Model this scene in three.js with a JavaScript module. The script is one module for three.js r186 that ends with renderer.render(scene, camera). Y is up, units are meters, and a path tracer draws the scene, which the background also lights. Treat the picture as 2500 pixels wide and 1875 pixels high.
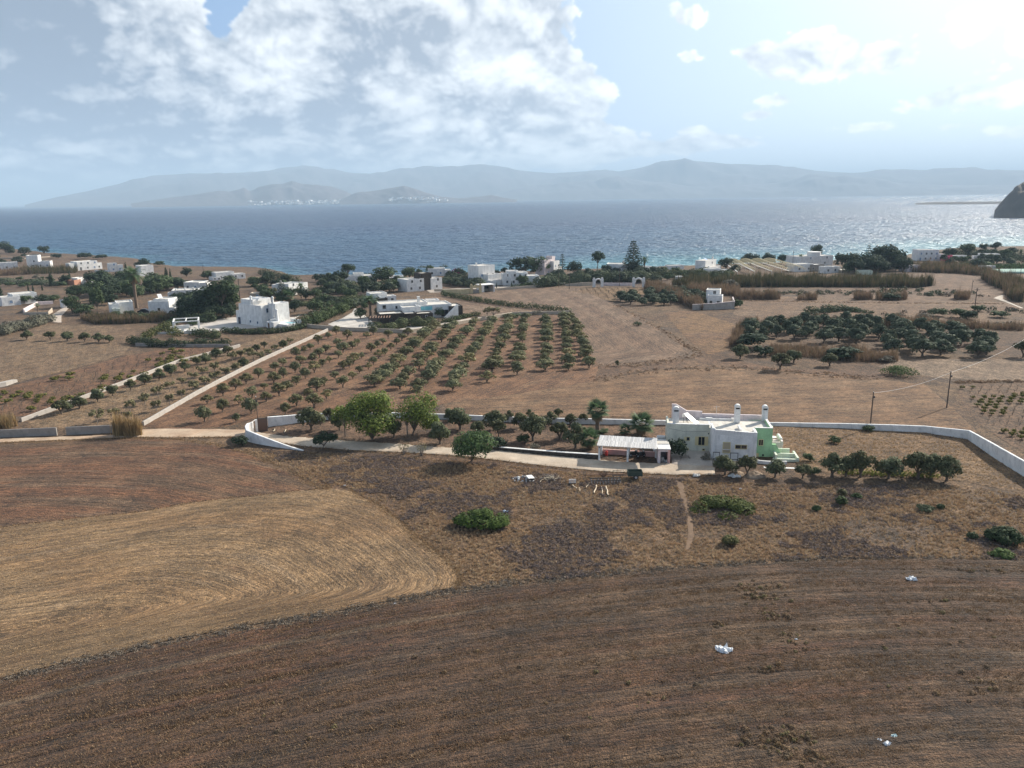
import * as THREE from 'three';
import { mergeGeometries } from 'three/addons/utils/BufferGeometryUtils.js';

// ---------------------------------------------------------------- camera, sky, sun, exposure
const scene = new THREE.Scene();
const EYE = 37, FOCAL = 1901, PW = 2500, PH = 1875;            // metres above the house plot; focal length and size of the picture in pixels
const PITCH = Math.atan((PH / 2 - 483) / FOCAL), ROLL = 33 / 2400;
const camera = new THREE.PerspectiveCamera(2 * Math.atan(PH / 2 / FOCAL) * 180 / Math.PI, PW / PH, 0.5, 90000);
camera.position.set(0, EYE, 0);
camera.rotation.order = 'YXZ';
camera.rotation.set(-PITCH, 0, -ROLL);
const renderer = new THREE.WebGLRenderer({ antialias: true });
renderer.setSize(1024, 768);
renderer.shadowMap.enabled = true;
renderer.toneMapping = THREE.LinearToneMapping;
const EXPOSURE = 1.75;
renderer.toneMappingExposure = EXPOSURE;
const RAD = Math.PI / 180, SUN_AZ = 41.5 * RAD, SUN_EL = 26.5 * RAD;   // read from the shadows of the poles
const SUN = new THREE.Vector3(Math.sin(SUN_AZ) * Math.cos(SUN_EL), Math.sin(SUN_EL), -Math.cos(SUN_AZ) * Math.cos(SUN_EL));
const sun = new THREE.DirectionalLight(new THREE.Color(1, 0.93, 0.82), 5);
sun.position.copy(SUN).multiplyScalar(900); sun.target.position.set(0, 0, -200);
sun.castShadow = true; sun.shadow.radius = 1;
Object.assign(sun.shadow.camera, { left: -420, right: 420, top: 420, bottom: -420, near: 10, far: 2200 });
sun.shadow.mapSize.set(4096, 4096);
scene.add(sun, sun.target);

// ---------------------------------------------------------------- numbers
let seed = 12345;
const rnd = () => { seed = (seed + 0x6D2B79F5) | 0; let t = Math.imul(seed ^ (seed >>> 15), 1 | seed); t = (t + Math.imul(t ^ (t >>> 7), 61 | t)) ^ t; return ((t ^ (t >>> 14)) >>> 0) / 4294967296; };
const rr = (a, b) => a + (b - a) * rnd(), pick = (a) => a[Math.floor(rnd() * a.length)];
const clamp = (x, a = 0, b = 1) => Math.min(b, Math.max(a, x)), mix = (a, b, t) => a + (b - a) * t;
const smooth = (a, b, x) => { const t = clamp((x - a) / (b - a)); return t * t * (3 - 2 * t); };
const PERM = new Uint8Array(512); { const p = [...Array(256).keys()]; for (let i = 255; i > 0; i--) { const j = Math.floor(rnd() * (i + 1)); [p[i], p[j]] = [p[j], p[i]]; } for (let i = 0; i < 512; i++) PERM[i] = p[i & 255]; }
const GX = new Float32Array(256), GY = new Float32Array(256); for (let i = 0; i < 256; i++) { const a = i / 256 * Math.PI * 2; GX[i] = Math.cos(a); GY[i] = Math.sin(a); }
function noise(x, y) {                                        // gradient noise, about -0.7 to 0.7
  const xf = Math.floor(x), yf = Math.floor(y), X = xf & 255, Y = yf & 255, u = x - xf, v = y - yf;
  const s = u * u * u * (u * (u * 6 - 15) + 10), t = v * v * v * (v * (v * 6 - 15) + 10);
  const a = PERM[X + PERM[Y]], b = PERM[X + 1 + PERM[Y]], c = PERM[X + PERM[Y + 1]], d = PERM[X + 1 + PERM[Y + 1]];
  const n0 = GX[a] * u + GY[a] * v, n1 = GX[b] * (u - 1) + GY[b] * v, n2 = GX[c] * u + GY[c] * (v - 1), n3 = GX[d] * (u - 1) + GY[d] * (v - 1);
  return (n0 + (n1 - n0) * s) + ((n2 + (n3 - n2) * s) - (n0 + (n1 - n0) * s)) * t;
}
function fbm(x, y, n = 5, gain = 0.5) { let s = 0, a = 1; for (let i = 0; i < n; i++) { s += a * noise(x, y); x = x * 2.03 + 17.3; y = y * 2.03 - 9.1; a *= gain; } return s; }
const puffs = (x, y, n) => { let s = 0, a = 1, t = 0; for (let i = 0; i < n; i++) { s += a * Math.abs(noise(x, y)); t += a; x = x * 2.1 + 7.7; y = y * 2.1 + 3.1; a *= .58; } return s / t * 2.6; };   // rounded lumps with creases
const C = (r, g, b) => new THREE.Color().setRGB(r, g, b);     // linear base colour
const S = (hex) => new THREE.Color(hex);

// ---------------------------------------------------------------- surveying: a bearing in the picture -> a place on the ground
const cR = Math.cos(ROLL), sR = Math.sin(ROLL), cP = Math.cos(PITCH), sP = Math.sin(PITCH);
function bearing(px, py) {
  const x = (px - PW / 2) / FOCAL, y = -(py - PH / 2) / FOCAL, a = x * cR + y * sR, b = -x * sR + y * cR;
  return [a, b * cP - sP, -(b * sP + cP)];
}
function P(px, py, h = 0) { const d = bearing(px, py), t = (h - EYE) / d[1]; return [d[0] * t, h, d[2] * t]; }
const SEA = -8;

// ---------------------------------------------------------------- the sky: clear air brightening towards the sun, cumulus banks on the left, small clouds on the right
{
  const W = 4096, H = 2048, data = new Float32Array(W * H * 4);
  const ang = (px, py) => { const d = bearing(px, py); return [Math.atan2(d[0], -d[2]), Math.atan2(d[1], Math.hypot(d[0], d[2]))]; };
  // cloud masses: px, py, half-width, half-height, weight
  const mass = [[-60, 180, 700, 380, 1.3], [400, 200, 420, 260, .5], [330, 60, 210, 200, .8], [560, 290, 420, 180, .9], [780, 190, 190, 170, .8], [655, 110, 85, 110, .6], [1000, 80, 310, 160, 1.0], [1270, 40, 190, 120, .75], [1090, 270, 310, 130, .95], [1340, 260, 200, 110, .85], [1450, 222, 100, 66, .7], [1320, 150, 60, 60, .45], [150, 390, 620, 90, .75], [900, 360, 620, 70, .75], [1380, 350, 200, 46, .5],
    [1965, 135, 105, 58, .78], [2030, 150, 80, 40, .4], [1895, 168, 60, 30, .4], [2195, 138, 52, 42, .66], [2130, 160, 46, 22, .4], [2360, 90, 56, 50, .5], [2380, 225, 110, 52, .55], [2270, 245, 80, 30, .4], [1655, 36, 42, 30, .55], [1700, 44, 34, 24, .5], [1678, 138, 28, 16, .6], [1832, 130, 46, 28, .7], [1900, 245, 60, 16, .65], [1860, 280, 50, 14, .6], [1700, 335, 55, 26, .75], [1600, 362, 180, 18, .7], [1810, 345, 70, 18, .65], [2120, 312, 90, 12, .5], [2330, 312, 70, 10, .5], [2495, 85, 26, 40, .8], [2480, 325, 70, 18, .6], [2400, 30, 60, 24, .45]];
  const gap = [[530, 50, 62, 100, 1.6], [680, 10, 120, 40, 1.1], [590, 130, 45, 80, .7], [1250, 150, 55, 36, .6], [30, 350, 120, 14, .4], [1500, 120, 100, 170, .8], [835, 215, 24, 18, .4], [10, 470, 200, 60, .5]];
  // undersides in shade and crowns in light, as the photograph shows them
  const dark = [[150, 120, 250, 120, 1], [60, 30, 180, 60, .5], [130, 290, 220, 60, .8], [330, 210, 120, 60, .4], [960, 110, 200, 55, .9], [820, 265, 110, 50, .8], [930, 270, 170, 55, .75], [560, 330, 180, 24, .6], [500, 290, 140, 22, .4], [1170, 40, 100, 40, .35], [1270, 240, 40, 60, .5], [250, 420, 400, 30, .5], [1975, 142, 55, 30, .3], [2180, 148, 30, 22, .15], [1350, 330, 120, 22, .4]].map(at);
  const lit = [[400, 110, 120, 110, 1], [300, 20, 100, 40, .6], [480, 30, 60, 60, .6], [720, 130, 100, 80, .9], [590, 60, 40, 40, .6], [950, 240, 90, 60, .9], [700, 230, 120, 50, .5], [1200, 170, 90, 60, .9], [1420, 215, 70, 40, .8], [1080, 150, 140, 40, .6], [1060, 300, 130, 20, .6], [300, 230, 130, 40, .5], [150, 260, 60, 25, .5], [520, 270, 60, 20, .5], [1290, 200, 60, 50, .6], [1170, 20, 60, 30, .5]].map(at);
  function at([px, py, w, h, k]) { const [a, e] = ang(px, py); return [a, e, w / FOCAL, h / FOCAL, k]; }
  const masses = mass.map(at), gaps = gap.map(at);
  const sum = (list, a, e) => { let s = 0; for (const [ca, ce, w, h, k] of list) { const x = (a - ca) / w, y = (e - ce) / h, q = x * x + y * y; if (q < 2.2) { const f = 1 - q / 2.2; s += k * f * f; } } return s; };
  let grain = 0;
  function density(az, el, oct) {
    const u = az * 8.5 + 3.1, v = Math.log(Math.max(.001, Math.sin(el)) + .1) * 3.4, wu = u + .22 * noise(u * 1.3 + 5.2, v * 1.3), wv = v + .22 * noise(u * 1.3 - 8.7, v * 1.3 + 3.3), t = Math.max(smooth(.6, .72, Math.abs(az)), smooth(.28, .36, el));
    let cover = t < 1 ? sum(masses, az, el) - sum(gaps, az, el) : 0; if (t > 0) cover = mix(cover, .42 + .55 * fbm(az * 2.2 + 9, el * 3.1 + 2, 3), t);
    const n = fbm(wu, wv, 3, .5) * .4 + (puffs(wu * 1.7 + 4, wv * 1.7, oct) - .42) * .75 + (puffs(wu * 4.6 + 1, wv * 4.6, 4) - .42) * .3 + noise(wu * 3.1 + 2, wv * 3.1) * .22; grain = n; return cover * 1.25 - .5 + n;
  }
  const sunV = [SUN.x, SUN.y, SUN.z];
  for (let row = H / 2; row < H; row++) {
    const el = ((row + .5) / H - .5) * Math.PI, ce = Math.cos(el), se = Math.sin(el);
    for (let col = 0; col < W; col++) {
      const lon = ((col + .5) / W - .5) * Math.PI * 2, x = Math.cos(lon) * ce, z = Math.sin(lon) * ce;   // three.js equirectangular
      const az = Math.atan2(x, -z), k = (row * W + col) * 4;
      const cosG = x * sunV[0] + se * sunV[1] + z * sunV[2], g = Math.acos(clamp(cosG, -1, 1)) / RAD;
      const glow = Math.exp(-g * g / (2 * 27 * 27)), core = Math.exp(-g / 7) * 1.1, up = smooth(0, 60, el / RAD);
      const hz = Math.exp(-el / RAD / 6);
      let r = mix(mix(.175, .1, up), .37, hz * .85) + 1.0 * glow + core, gr = mix(mix(.345, .22, up), .52, hz * .7) + .97 * glow + core, b = mix(mix(.64, .46, up), .72, hz * .6) + .72 * glow + core;
      const inView = Math.abs(az) < .72 && el < .36, oct = inView ? 7 : 5, dens = density(az, el, oct);
      const cov = smooth(0, .17, dens) * smooth(.0, .03, el);
      if (cov > .001) {
        const g0 = grain; density(az + .02, el + .014, oct); const g1 = grain; density(az + .06, el + .035, oct - 2); const g2 = grain, thick = smooth(.05, .6, dens);
        let light = .40 + .32 * Math.tanh((g0 - g1) * 2.4) + .36 * Math.tanh((g0 - g2) * 1.6) - thick * .08 + .42 * glow;      // relief as lit from the sun's side
        if (inView) { const t = 1 - Math.max(smooth(.6, .72, Math.abs(az)), smooth(.28, .36, el)); light += t * (.5 * clamp(sum(lit, az, el)) - .55 * clamp(sum(dark, az, el))); }
        light = clamp(light, .0, 1.05);
        const back = glow * .62, thin = 1 - smooth(.0, .3, dens);
        const lr = mix(.245, .86, light) + back + thin * .05, lg = mix(.31, .90, light) + back + thin * .05, lb = mix(.415, .94, light) + back * .95 + thin * .04;
        const a2 = cov * (1 - Math.exp(-el / RAD / 3) * .45);          // distant clouds sink into the air
        r = mix(r, lr, a2); gr = mix(gr, lg, a2); b = mix(b, lb, a2);
      }
      const lift = (1.06 + .42 * Math.exp(-el / RAD / 9)) / EXPOSURE; data[k] = r * lift; data[k + 1] = gr * lift; data[k + 2] = b * lift; data[k + 3] = 1;
    }
  }
  for (let i = 0; i < W * (H / 2); i++) { data[i * 4] = .16; data[i * 4 + 1] = .15; data[i * 4 + 2] = .14; data[i * 4 + 3] = 1; }
  const tex = new THREE.DataTexture(data, W, H, THREE.RGBAFormat, THREE.FloatType);
  tex.mapping = THREE.EquirectangularReflectionMapping; tex.magFilter = THREE.LinearFilter; tex.needsUpdate = true;
  scene.background = tex; scene.environment = tex;
}
// ---------------------------------------------------------------- helpers for things
const used = new Map();
function numbered(name) { const n = used.get(name) ?? 0; used.set(name, n + 1); return n ? `${name}_${String(n).padStart(3, '0')}` : name; }
function tag(o, label, category, group, kind) { if (label) o.userData.label = label; if (category) o.userData.category = category; if (group) o.userData.group = group; if (kind) o.userData.kind = kind; return o; }
const shade = (o) => { o.traverse((m) => { if (m.isMesh) { m.castShadow = true; m.receiveShadow = true; } }); return o; };
function mesh(name, geo, mat, parent) { const m = new THREE.Mesh(geo, mat); m.name = parent ? name : numbered(name); m.castShadow = m.receiveShadow = true; (parent ?? scene).add(m); return m; }
function thing(name, label, category, pos = [0, 0, 0], turn = 0, group) { const g = new THREE.Group(); g.name = numbered(name); g.position.set(...pos); g.rotation.y = turn; scene.add(g); return tag(g, label, category, group); }
function structure(name, geo, mat) { const m = mesh(name, geo, mat); m.userData.kind = 'structure'; return m; }
const mat = (color, roughness = .9, more = {}) => new THREE.MeshStandardMaterial({ color, roughness, metalness: 0, ...more });
function canvasTex(size, fn, srgb = false, repeat = 1) {          // fn(u, v) -> [r, g, b] in 0..1
  const d = new Uint8Array(size * size * 4);
  for (let y = 0; y < size; y++) for (let x = 0; x < size; x++) { const c = fn(x / size, y / size), k = (y * size + x) * 4; d[k] = clamp(c[0]) * 255; d[k + 1] = clamp(c[1]) * 255; d[k + 2] = clamp(c[2]) * 255; d[k + 3] = 255; }
  const t = new THREE.DataTexture(d, size, size); t.wrapS = t.wrapT = THREE.RepeatWrapping; t.magFilter = THREE.LinearFilter; t.minFilter = THREE.LinearMipmapLinearFilter; t.generateMipmaps = true;
  if (srgb) t.colorSpace = THREE.SRGBColorSpace; t.repeat.set(repeat, repeat); t.needsUpdate = true; return t;
}
// tileable noise: p must be whole
function tnoise(u, v, p, q = p, o = 0) {
  const x = u * p, y = v * q, xf = Math.floor(x), yf = Math.floor(y), fx = x - xf, fy = y - yf, s = fx * fx * (3 - 2 * fx), t = fy * fy * (3 - 2 * fy);
  const h = (i, j) => PERM[(PERM[((i % p) + p) % p & 255] + ((j % q) + q) % q + o * 37) & 255] / 255;
  return mix(mix(h(xf, yf), h(xf + 1, yf), s), mix(h(xf, yf + 1), h(xf + 1, yf + 1), s), t);
}
const tf = (u, v, p, q, n, o = 0) => { let s = 0, a = .5; for (let i = 0; i < n; i++) { s += a * tnoise(u, v, p << i, q << i, o + i); a *= .5; } return s / (1 - Math.pow(.5, n)); };

// ---------------------------------------------------------------- terrain
const coastPx = [[-900, 585], [-400, 598], [0, 610], [78, 616], [132, 623], [266, 631], [338, 636], [352, 646], [407, 652], [432, 658], [533, 658], [640, 661], [700, 674], [720, 684], [850, 684], [1000, 676], [1140, 669], [1380, 661], [1680, 650], [1882, 643], [1926, 640], [2120, 634], [2196, 630], [2238, 616], [2320, 607], [2426, 604], [2500, 602], [2800, 592], [3300, 575]];
const coast = coastPx.map(([x, y]) => P(x, y, SEA)).map((p) => [p[0], p[2]]).sort((a, b) => a[0] - b[0]);
function coastZ(x) {
  if (x <= coast[0][0]) return coast[0][1] + (coast[0][0] - x) * .1;
  for (let i = 1; i < coast.length; i++) if (x <= coast[i][0]) { const [a, b] = [coast[i - 1], coast[i]], t = (x - a[0]) / (b[0] - a[0] + 1e-6); return mix(a[1], b[1], t); }
  return coast[coast.length - 1][1] - (x - coast[coast.length - 1][0]) * .1;
}
function ground(x, z) {
  const d = -z, land = -1.2 * smooth(140, 260, d) - 4.0 * smooth(230, 560, d) + .35 * noise(x / 55, z / 70) * smooth(130, 200, d) + .12 * noise(x / 17, z / 17) * smooth(60, 200, d);
  const s = z - coastZ(x) - 5 * noise(x / 14, 3.3) , left = smooth(-60, -110, x), band = mix(30, 7, left);
  if (s > band) return land;
  if (s < -30) return SEA - 3;
  return mix(SEA - 3 * smooth(0, -30, s), land, s > 0 ? Math.pow(s / band, left > .5 ? .45 : .8) : 0);
}
function G(px, py, lift = 0) {                                  // where the line of sight meets the ground
  const d = bearing(px, py); let t = (0 - EYE) / d[1];
  if (!(t > 0) || t > 3000) t = 3000;
  for (let i = 0; i < 12; i++) { const h = ground(d[0] * t, d[2] * t) + lift; t = (h - EYE) / d[1]; if (!(t > 0)) t = 3000; }
  return [d[0] * t, ground(d[0] * t, d[2] * t), d[2] * t];
}
const scaleAt = (p) => Math.hypot(p[0], p[1] - EYE, p[2]) / FOCAL;  // metres per picture pixel there
function heightTo(p, px, py) { const d = bearing(px, py), t = Math.hypot(p[0], p[2]) / Math.hypot(d[0], d[2]); return EYE + d[1] * t - p[1]; }

// polygons on the ground
const poly = (list) => list.map(([x, y]) => { const p = G(x, y); return [p[0], p[2]]; });
function inside(pg, x, z) { let c = false; for (let i = 0, j = pg.length - 1; i < pg.length; j = i++) { const [xi, zi] = pg[i], [xj, zj] = pg[j]; if ((zi > z) !== (zj > z) && x < (xj - xi) * (z - zi) / (zj - zi) + xi) c = !c; } return c; }
function nearest(pg, x, z, closed = true) { let best = 1e9, bx = x, bz = z; for (let i = closed ? 0 : 1, n = pg.length; i < n; i++) { const a = pg[(i + n - 1) % n], b = pg[i], dx = b[0] - a[0], dz = b[1] - a[1], t = clamp(((x - a[0]) * dx + (z - a[1]) * dz) / (dx * dx + dz * dz + 1e-9)), qx = a[0] + dx * t, qz = a[1] + dz * t, d = (qx - x) ** 2 + (qz - z) ** 2; if (d < best) { best = d; bx = qx; bz = qz; } } return [bx, bz, Math.sqrt(best)]; }
const box2 = (pg) => { const xs = pg.map((p) => p[0]), zs = pg.map((p) => p[1]); return [Math.min(...xs), Math.max(...xs), Math.min(...zs), Math.max(...zs)]; };
// a sheet of ground inside a polygon, on a grid turned by `turn`; relief(x, z) adds height, tint(x, z) colours, uv = metres along and across
function sheet(pg, cell, { lift = .05, relief = () => 0, tint = () => [1, 1, 1], uv, turn = 0, stretch = 1 } = {}) {
  const ct = Math.cos(turn), st = Math.sin(turn), rot = pg.map(([x, z]) => [x * ct + z * st, -x * st + z * ct]), [x0, x1, z0, z1] = box2(rot), cx = cell * stretch;
  const nx = Math.ceil((x1 - x0) / cx) + 1, nz = Math.ceil((z1 - z0) / cell) + 1, id = new Int32Array((nx + 1) * (nz + 1)).fill(-1), ins = new Uint8Array((nx + 1) * (nz + 1));
  for (let j = 0; j <= nz; j++) for (let i = 0; i <= nx; i++) { const a = x0 + i * cx, b = z0 + j * cell; ins[j * (nx + 1) + i] = inside(rot, a, b) ? 1 : 0; }
  const pos = [], col = [], uvs = [], idx = [];
  const vert = (i, j) => {
    const k = j * (nx + 1) + i; if (id[k] >= 0) return id[k];
    let a = x0 + i * cx, b = z0 + j * cell;
    if (!ins[k]) [a, b] = nearest(rot, a, b);
    const x = a * ct - b * st, z = a * st + b * ct, c = tint(x, z), w = uv ? uv(x, z) : [x, z];
    pos.push(x, ground(x, z) + lift + (ins[k] ? relief(x, z) : -lift * .6), z); col.push(...c); uvs.push(w[0], w[1]);
    return id[k] = pos.length / 3 - 1;
  };
  for (let j = 0; j < nz; j++) for (let i = 0; i < nx; i++) {
    const k = j * (nx + 1) + i; if (!(ins[k] || ins[k + 1] || ins[k + nx + 1] || ins[k + nx + 2])) continue;
    const a = vert(i, j), b = vert(i + 1, j), c = vert(i, j + 1), d = vert(i + 1, j + 1); idx.push(a, c, b, b, c, d);
  }
  const g = new THREE.BufferGeometry();
  g.setAttribute('position', new THREE.Float32BufferAttribute(pos, 3)); g.setAttribute('color', new THREE.Float32BufferAttribute(col, 3)); g.setAttribute('uv', new THREE.Float32BufferAttribute(uvs, 2)); g.setIndex(idx); g.computeVertexNormals();
  return g;
}

// ground textures: grain only, laid by metres
const soilMap = canvasTex(1024, (u, v) => { const a = tf(u, v, 64, 64, 4, 1), b = tf(u, v, 6, 6, 4, 5), c = tnoise(u, v, 512, 512, 9), d = tf(u, v, 24, 24, 3, 14), k = .60 + .62 * (a - .5) + .22 * (b - .5) + .26 * (c - .5) + .3 * (d - .5); return [k * 1.01, k, k * .985]; }, true, 1 / 14);
const soilBump = canvasTex(1024, (u, v) => { const k = .5 * tf(u, v, 96, 96, 3, 3) + .3 * tf(u, v, 24, 24, 3, 8) + .2 * tnoise(u, v, 400, 400, 2); return [k, k, k]; }, false, 1 / 14);
// furrows run along u: stretched clods, stubble lines
const furrowMap = canvasTex(1024, (u, v) => {
  const w = v + .004 * (tf(u, v, 6, 3, 3, 3) - .5), a = tf(u, w, 40, 120, 3, 1), line = tf(u, w, 3, 90, 2, 6), c = tf(u, v, 300, 420, 1, 11), e = tf(u, v, 5, 7, 3, 21);
  const k = .60 + .5 * (a - .5) + .28 * (line - .5) + .4 * (c - .5) + .24 * (e - .5); return [k * 1.01, k, k * .98];
}, true, 1 / 16);
const furrowBump = canvasTex(1024, (u, v) => { const w = v + .004 * (tf(u, v, 6, 3, 3, 3) - .5), k = .45 * tf(u, w, 8, 90, 3, 6) + .35 * tf(u, v, 120, 160, 2, 4) + .2 * tnoise(u, v, 400, 480, 12); return [k, k, k]; }, false, 1 / 16);
const EARTH = C(.73, .63, .54);
const dirtMat = (bump = .16) => new THREE.MeshStandardMaterial({ color: EARTH, map: soilMap, bumpMap: soilBump, bumpScale: bump, roughness: 1, vertexColors: true });
const furrowMat = (bump = .2) => new THREE.MeshStandardMaterial({ color: EARTH, map: furrowMap, bumpMap: furrowBump, bumpScale: bump, roughness: 1, vertexColors: true });
const scrubMat = dirtMat(.25);
const blend = (a, b, t) => [mix(a[0], b[0], t), mix(a[1], b[1], t), mix(a[2], b[2], t)];

// one sheet of ground out to the shore and under the sea's edge
{
  const rows = [], pos = [], col = [], uvs = [], idx = [];
  for (let d = -260; d < 900;) { rows.push(d); d += d < 38 ? 6 : d < 150 ? .75 : d < 300 ? 1.3 : d < 620 ? 2.2 : 12; }
  const NX = 420, tan = [.46, .325, .2], brown = [.34, .22, .135], grey = [.26, .205, .17], sand = [.58, .49, .37], wet = [.3, .27, .22];
  for (const d of rows) for (let i = 0; i <= NX; i++) {
    const s = i / NX * 2 - 1, half = 150 + Math.max(0, d) * 1.25, x = half * (s * .55 + s * s * s * .45), z = -d, y = ground(x, z);
    let c = blend(tan, brown, smooth(-.3, .45, fbm(x / 38, z / 30, 4))); c = blend(c, grey, smooth(.05, .5, fbm(x / 16 + 9, z / 11, 4)) * .75);
    const shore = z - coastZ(x); if (shore < 34 && x > -60) c = blend(c, sand, smooth(34, 14, shore + 6 * noise(x / 9, z / 9))); if (y < SEA + .4) c = blend(c, wet, .7);
    pos.push(x, y, z); col.push(...c); uvs.push(x, z);
  }
  for (let j = 0; j < rows.length - 1; j++) for (let i = 0; i < NX; i++) { const a = j * (NX + 1) + i, b = a + 1, c = a + NX + 1, e = c + 1; idx.push(a, b, c, b, e, c); }
  const g = new THREE.BufferGeometry(); g.setAttribute('position', new THREE.Float32BufferAttribute(pos, 3)); g.setAttribute('color', new THREE.Float32BufferAttribute(col, 3)); g.setAttribute('uv', new THREE.Float32BufferAttribute(uvs, 2)); g.setIndex(idx); g.computeVertexNormals();
  structure('ground', g, scrubMat);
}

// ---------------------------------------------------------------- sea
{
  const N = 1024, TILE = 110, hgt = new Float32Array(N * N);
  for (let y = 0; y < N; y++) for (let x = 0; x < N; x++) { const u = x / N, v = y / N, w = u + .03 * tf(u, v, 5, 5, 2, 7); hgt[y * N + x] = 1.5 * tf(w, v, 9, 18, 3, 2) + .8 * tf(u, v, 24, 44, 3, 5) + .33 * tf(u, v, 80, 120, 3, 6) + .08 * tnoise(u, v, 250, 256, 8); }
  const at = (x, y) => hgt[((y + N) % N) * N + (x + N) % N], dl = TILE / N * 2;
  const waves = canvasTex(N, (u, v) => { const x = Math.round(u * N), y = Math.round(v * N), sx = (at(x + 1, y) - at(x - 1, y)) / dl, sy = (at(x, y + 1) - at(x, y - 1)) / dl, k = 1 / Math.hypot(sx, sy, 1); return [.5 - sx * k * .5, .5 - sy * k * .5, .5 + .5 * k]; }, false, 1 / TILE);

  const calm = canvasTex(512, (u, v) => { const k = .86 + .3 * (tf(u, v, 3, 8, 5, 3) - .5) + .16 * (tf(u, v, 12, 60, 3, 13) - .5); return [k, k, k]; }, false, 1 / 2300);
  const m = new THREE.MeshPhysicalMaterial({ color: 0xffffff, vertexColors: true, map: calm, normalMap: waves, normalScale: new THREE.Vector2(3.4, 3.4), roughness: .3, metalness: 0, ior: 1.33, specularIntensity: 1 });
  const pos = [], col = [], uvs = [], idx = [], rows = []; for (let d = 330; d < 42000;) { rows.push(d); d += d < 900 ? 2.4 : d < 1500 ? 4.5 : d * .05; }
  const NX = 460, deep = [.008, .04, .105], mid = [.011, .065, .135], shoal = [.045, .215, .255], swell = (x, z) => .55 * noise(x / 19, z / 8) + .3 * noise(x / 9 + 5, z / 4.5) + .4 * noise(x / 60 + 2, z / 21);
  rows.forEach((d) => { for (let i = 0; i <= NX; i++) {
    const s = i / NX * 2 - 1, x = s * (260 + d * .95 + Math.max(0, d - 1500) * .5), z = -d, off = Math.max(0, coastZ(x) - z), n = noise(x / 60, z / 25) * 40 + noise(x / 200 + 4, z / 60) * 80;
    const right = smooth(-120, 150, x), c = blend(blend(deep, mid, smooth(900, 250, off + n)), shoal, smooth(mix(70, 190, right), 5, off + n * .45) * mix(.35, .9, right));
    pos.push(x, SEA + (d < 1700 ? swell(x, z) * smooth(2, 40, off) * smooth(1700, 1300, d) : 0), z); col.push(...c); uvs.push(x + z * .18, z);
  } });
  for (let j = 0; j < rows.length - 1; j++) for (let i = 0; i < NX; i++) { const a = j * (NX + 1) + i, b = a + 1, c = a + NX + 1, e = c + 1; idx.push(a, b, c, b, e, c); }
  const g = new THREE.BufferGeometry(); g.setAttribute('position', new THREE.Float32BufferAttribute(pos, 3)); g.setAttribute('color', new THREE.Float32BufferAttribute(col, 3)); g.setAttribute('uv', new THREE.Float32BufferAttribute(uvs, 2)); g.setIndex(idx); g.computeVertexNormals();
  structure('sea', g, m);
}

// ---------------------------------------------------------------- hills across the strait, headland and reef
function ridge(name, label, dist, depth, profile, color, rough = .16) {     // profile: picture points along the crest
  const pos = [], col = [], idx = [], pts = profile.map(([px, py]) => { const d = bearing(px, py), k = dist / Math.hypot(d[0], d[2]); return [d[0] * k, d[1] * k + EYE, d[2] * k, Math.atan2(d[0], -d[2])]; });
  const NA = Math.max(60, Math.round((pts[pts.length - 1][3] - pts[0][3]) / RAD * 7)), ND = 26, a0 = pts[0][3], a1 = pts[pts.length - 1][3];
  for (let j = 0; j <= ND; j++) for (let i = 0; i <= NA; i++) {
    const a = mix(a0, a1, i / NA); let h = 0; for (let k = 1; k < pts.length; k++) if (a <= pts[k][3] + 1e-6) { const t = clamp((a - pts[k - 1][3]) / (pts[k][3] - pts[k - 1][3])); h = mix(pts[k - 1][1], pts[k][1], t); break; }
    const t = j / ND * 2 - 1, r = dist + t * depth, fall = Math.pow(Math.max(0, 1 - Math.abs(t) ** 1.5), 1.1), x = Math.sin(a) * r, z = -Math.cos(a) * r;
    const n = fbm(x / depth * 2.2, z / depth * 2.2, 5, .52), top = Math.max(0, h - SEA), y = SEA - 6 + (top + 6) * fall * (1 + n * rough * 4 * Math.abs(t) ** .6 * 1.2) + n * rough * top * .25;
    pos.push(x, Math.max(SEA - 6, y), z); const k = .8 + .5 * fbm(x / depth * 9, z / depth * 9, 3); col.push(color[0] * k, color[1] * k, color[2] * k);
  }
  for (let j = 0; j < ND; j++) for (let i = 0; i < NA; i++) { const p = j * (NA + 1) + i, q = p + 1, r = p + NA + 1, s = r + 1; idx.push(p, q, r, q, s, r); }
  const g = new THREE.BufferGeometry(); g.setAttribute('position', new THREE.Float32BufferAttribute(pos, 3)); g.setAttribute('color', new THREE.Float32BufferAttribute(col, 3)); g.setIndex(idx); g.computeVertexNormals();
  const m = structure(name, g, mat(0xffffff, 1, { vertexColors: true })); m.userData.label = label; return m;
}
const rock = [.1, .082, .086];
ridge('hills', 'long pale mountain range on the far island across the strait', 17000, 3200, [[60, 500], [130, 484], [200, 470], [290, 452], [370, 428], [460, 422], [540, 423], [620, 420], [700, 411], [770, 412], [830, 420], [900, 425], [940, 425], [985, 414], [1040, 411], [1120, 412], [1180, 408], [1250, 414], [1350, 422], [1440, 417], [1500, 420], [1560, 408], [1620, 392], [1680, 392], [1750, 401], [1800, 399], [1880, 404], [1960, 414], [2080, 422], [2180, 418], [2300, 415], [2420, 414], [2600, 416], [2800, 440], [2900, 468]], rock);
ridge('hills', 'lower pale ridges in front of the far mountain range on the right', 14500, 1500, [[1150, 484], [1250, 462], [1320, 450], [1400, 446], [1450, 440], [1510, 431], [1570, 440], [1640, 450], [1720, 458], [1800, 452], [1900, 446], [1980, 426], [2040, 430], [2120, 434], [2200, 447], [2300, 452], [2420, 452], [2600, 455], [2750, 470]], rock);
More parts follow.
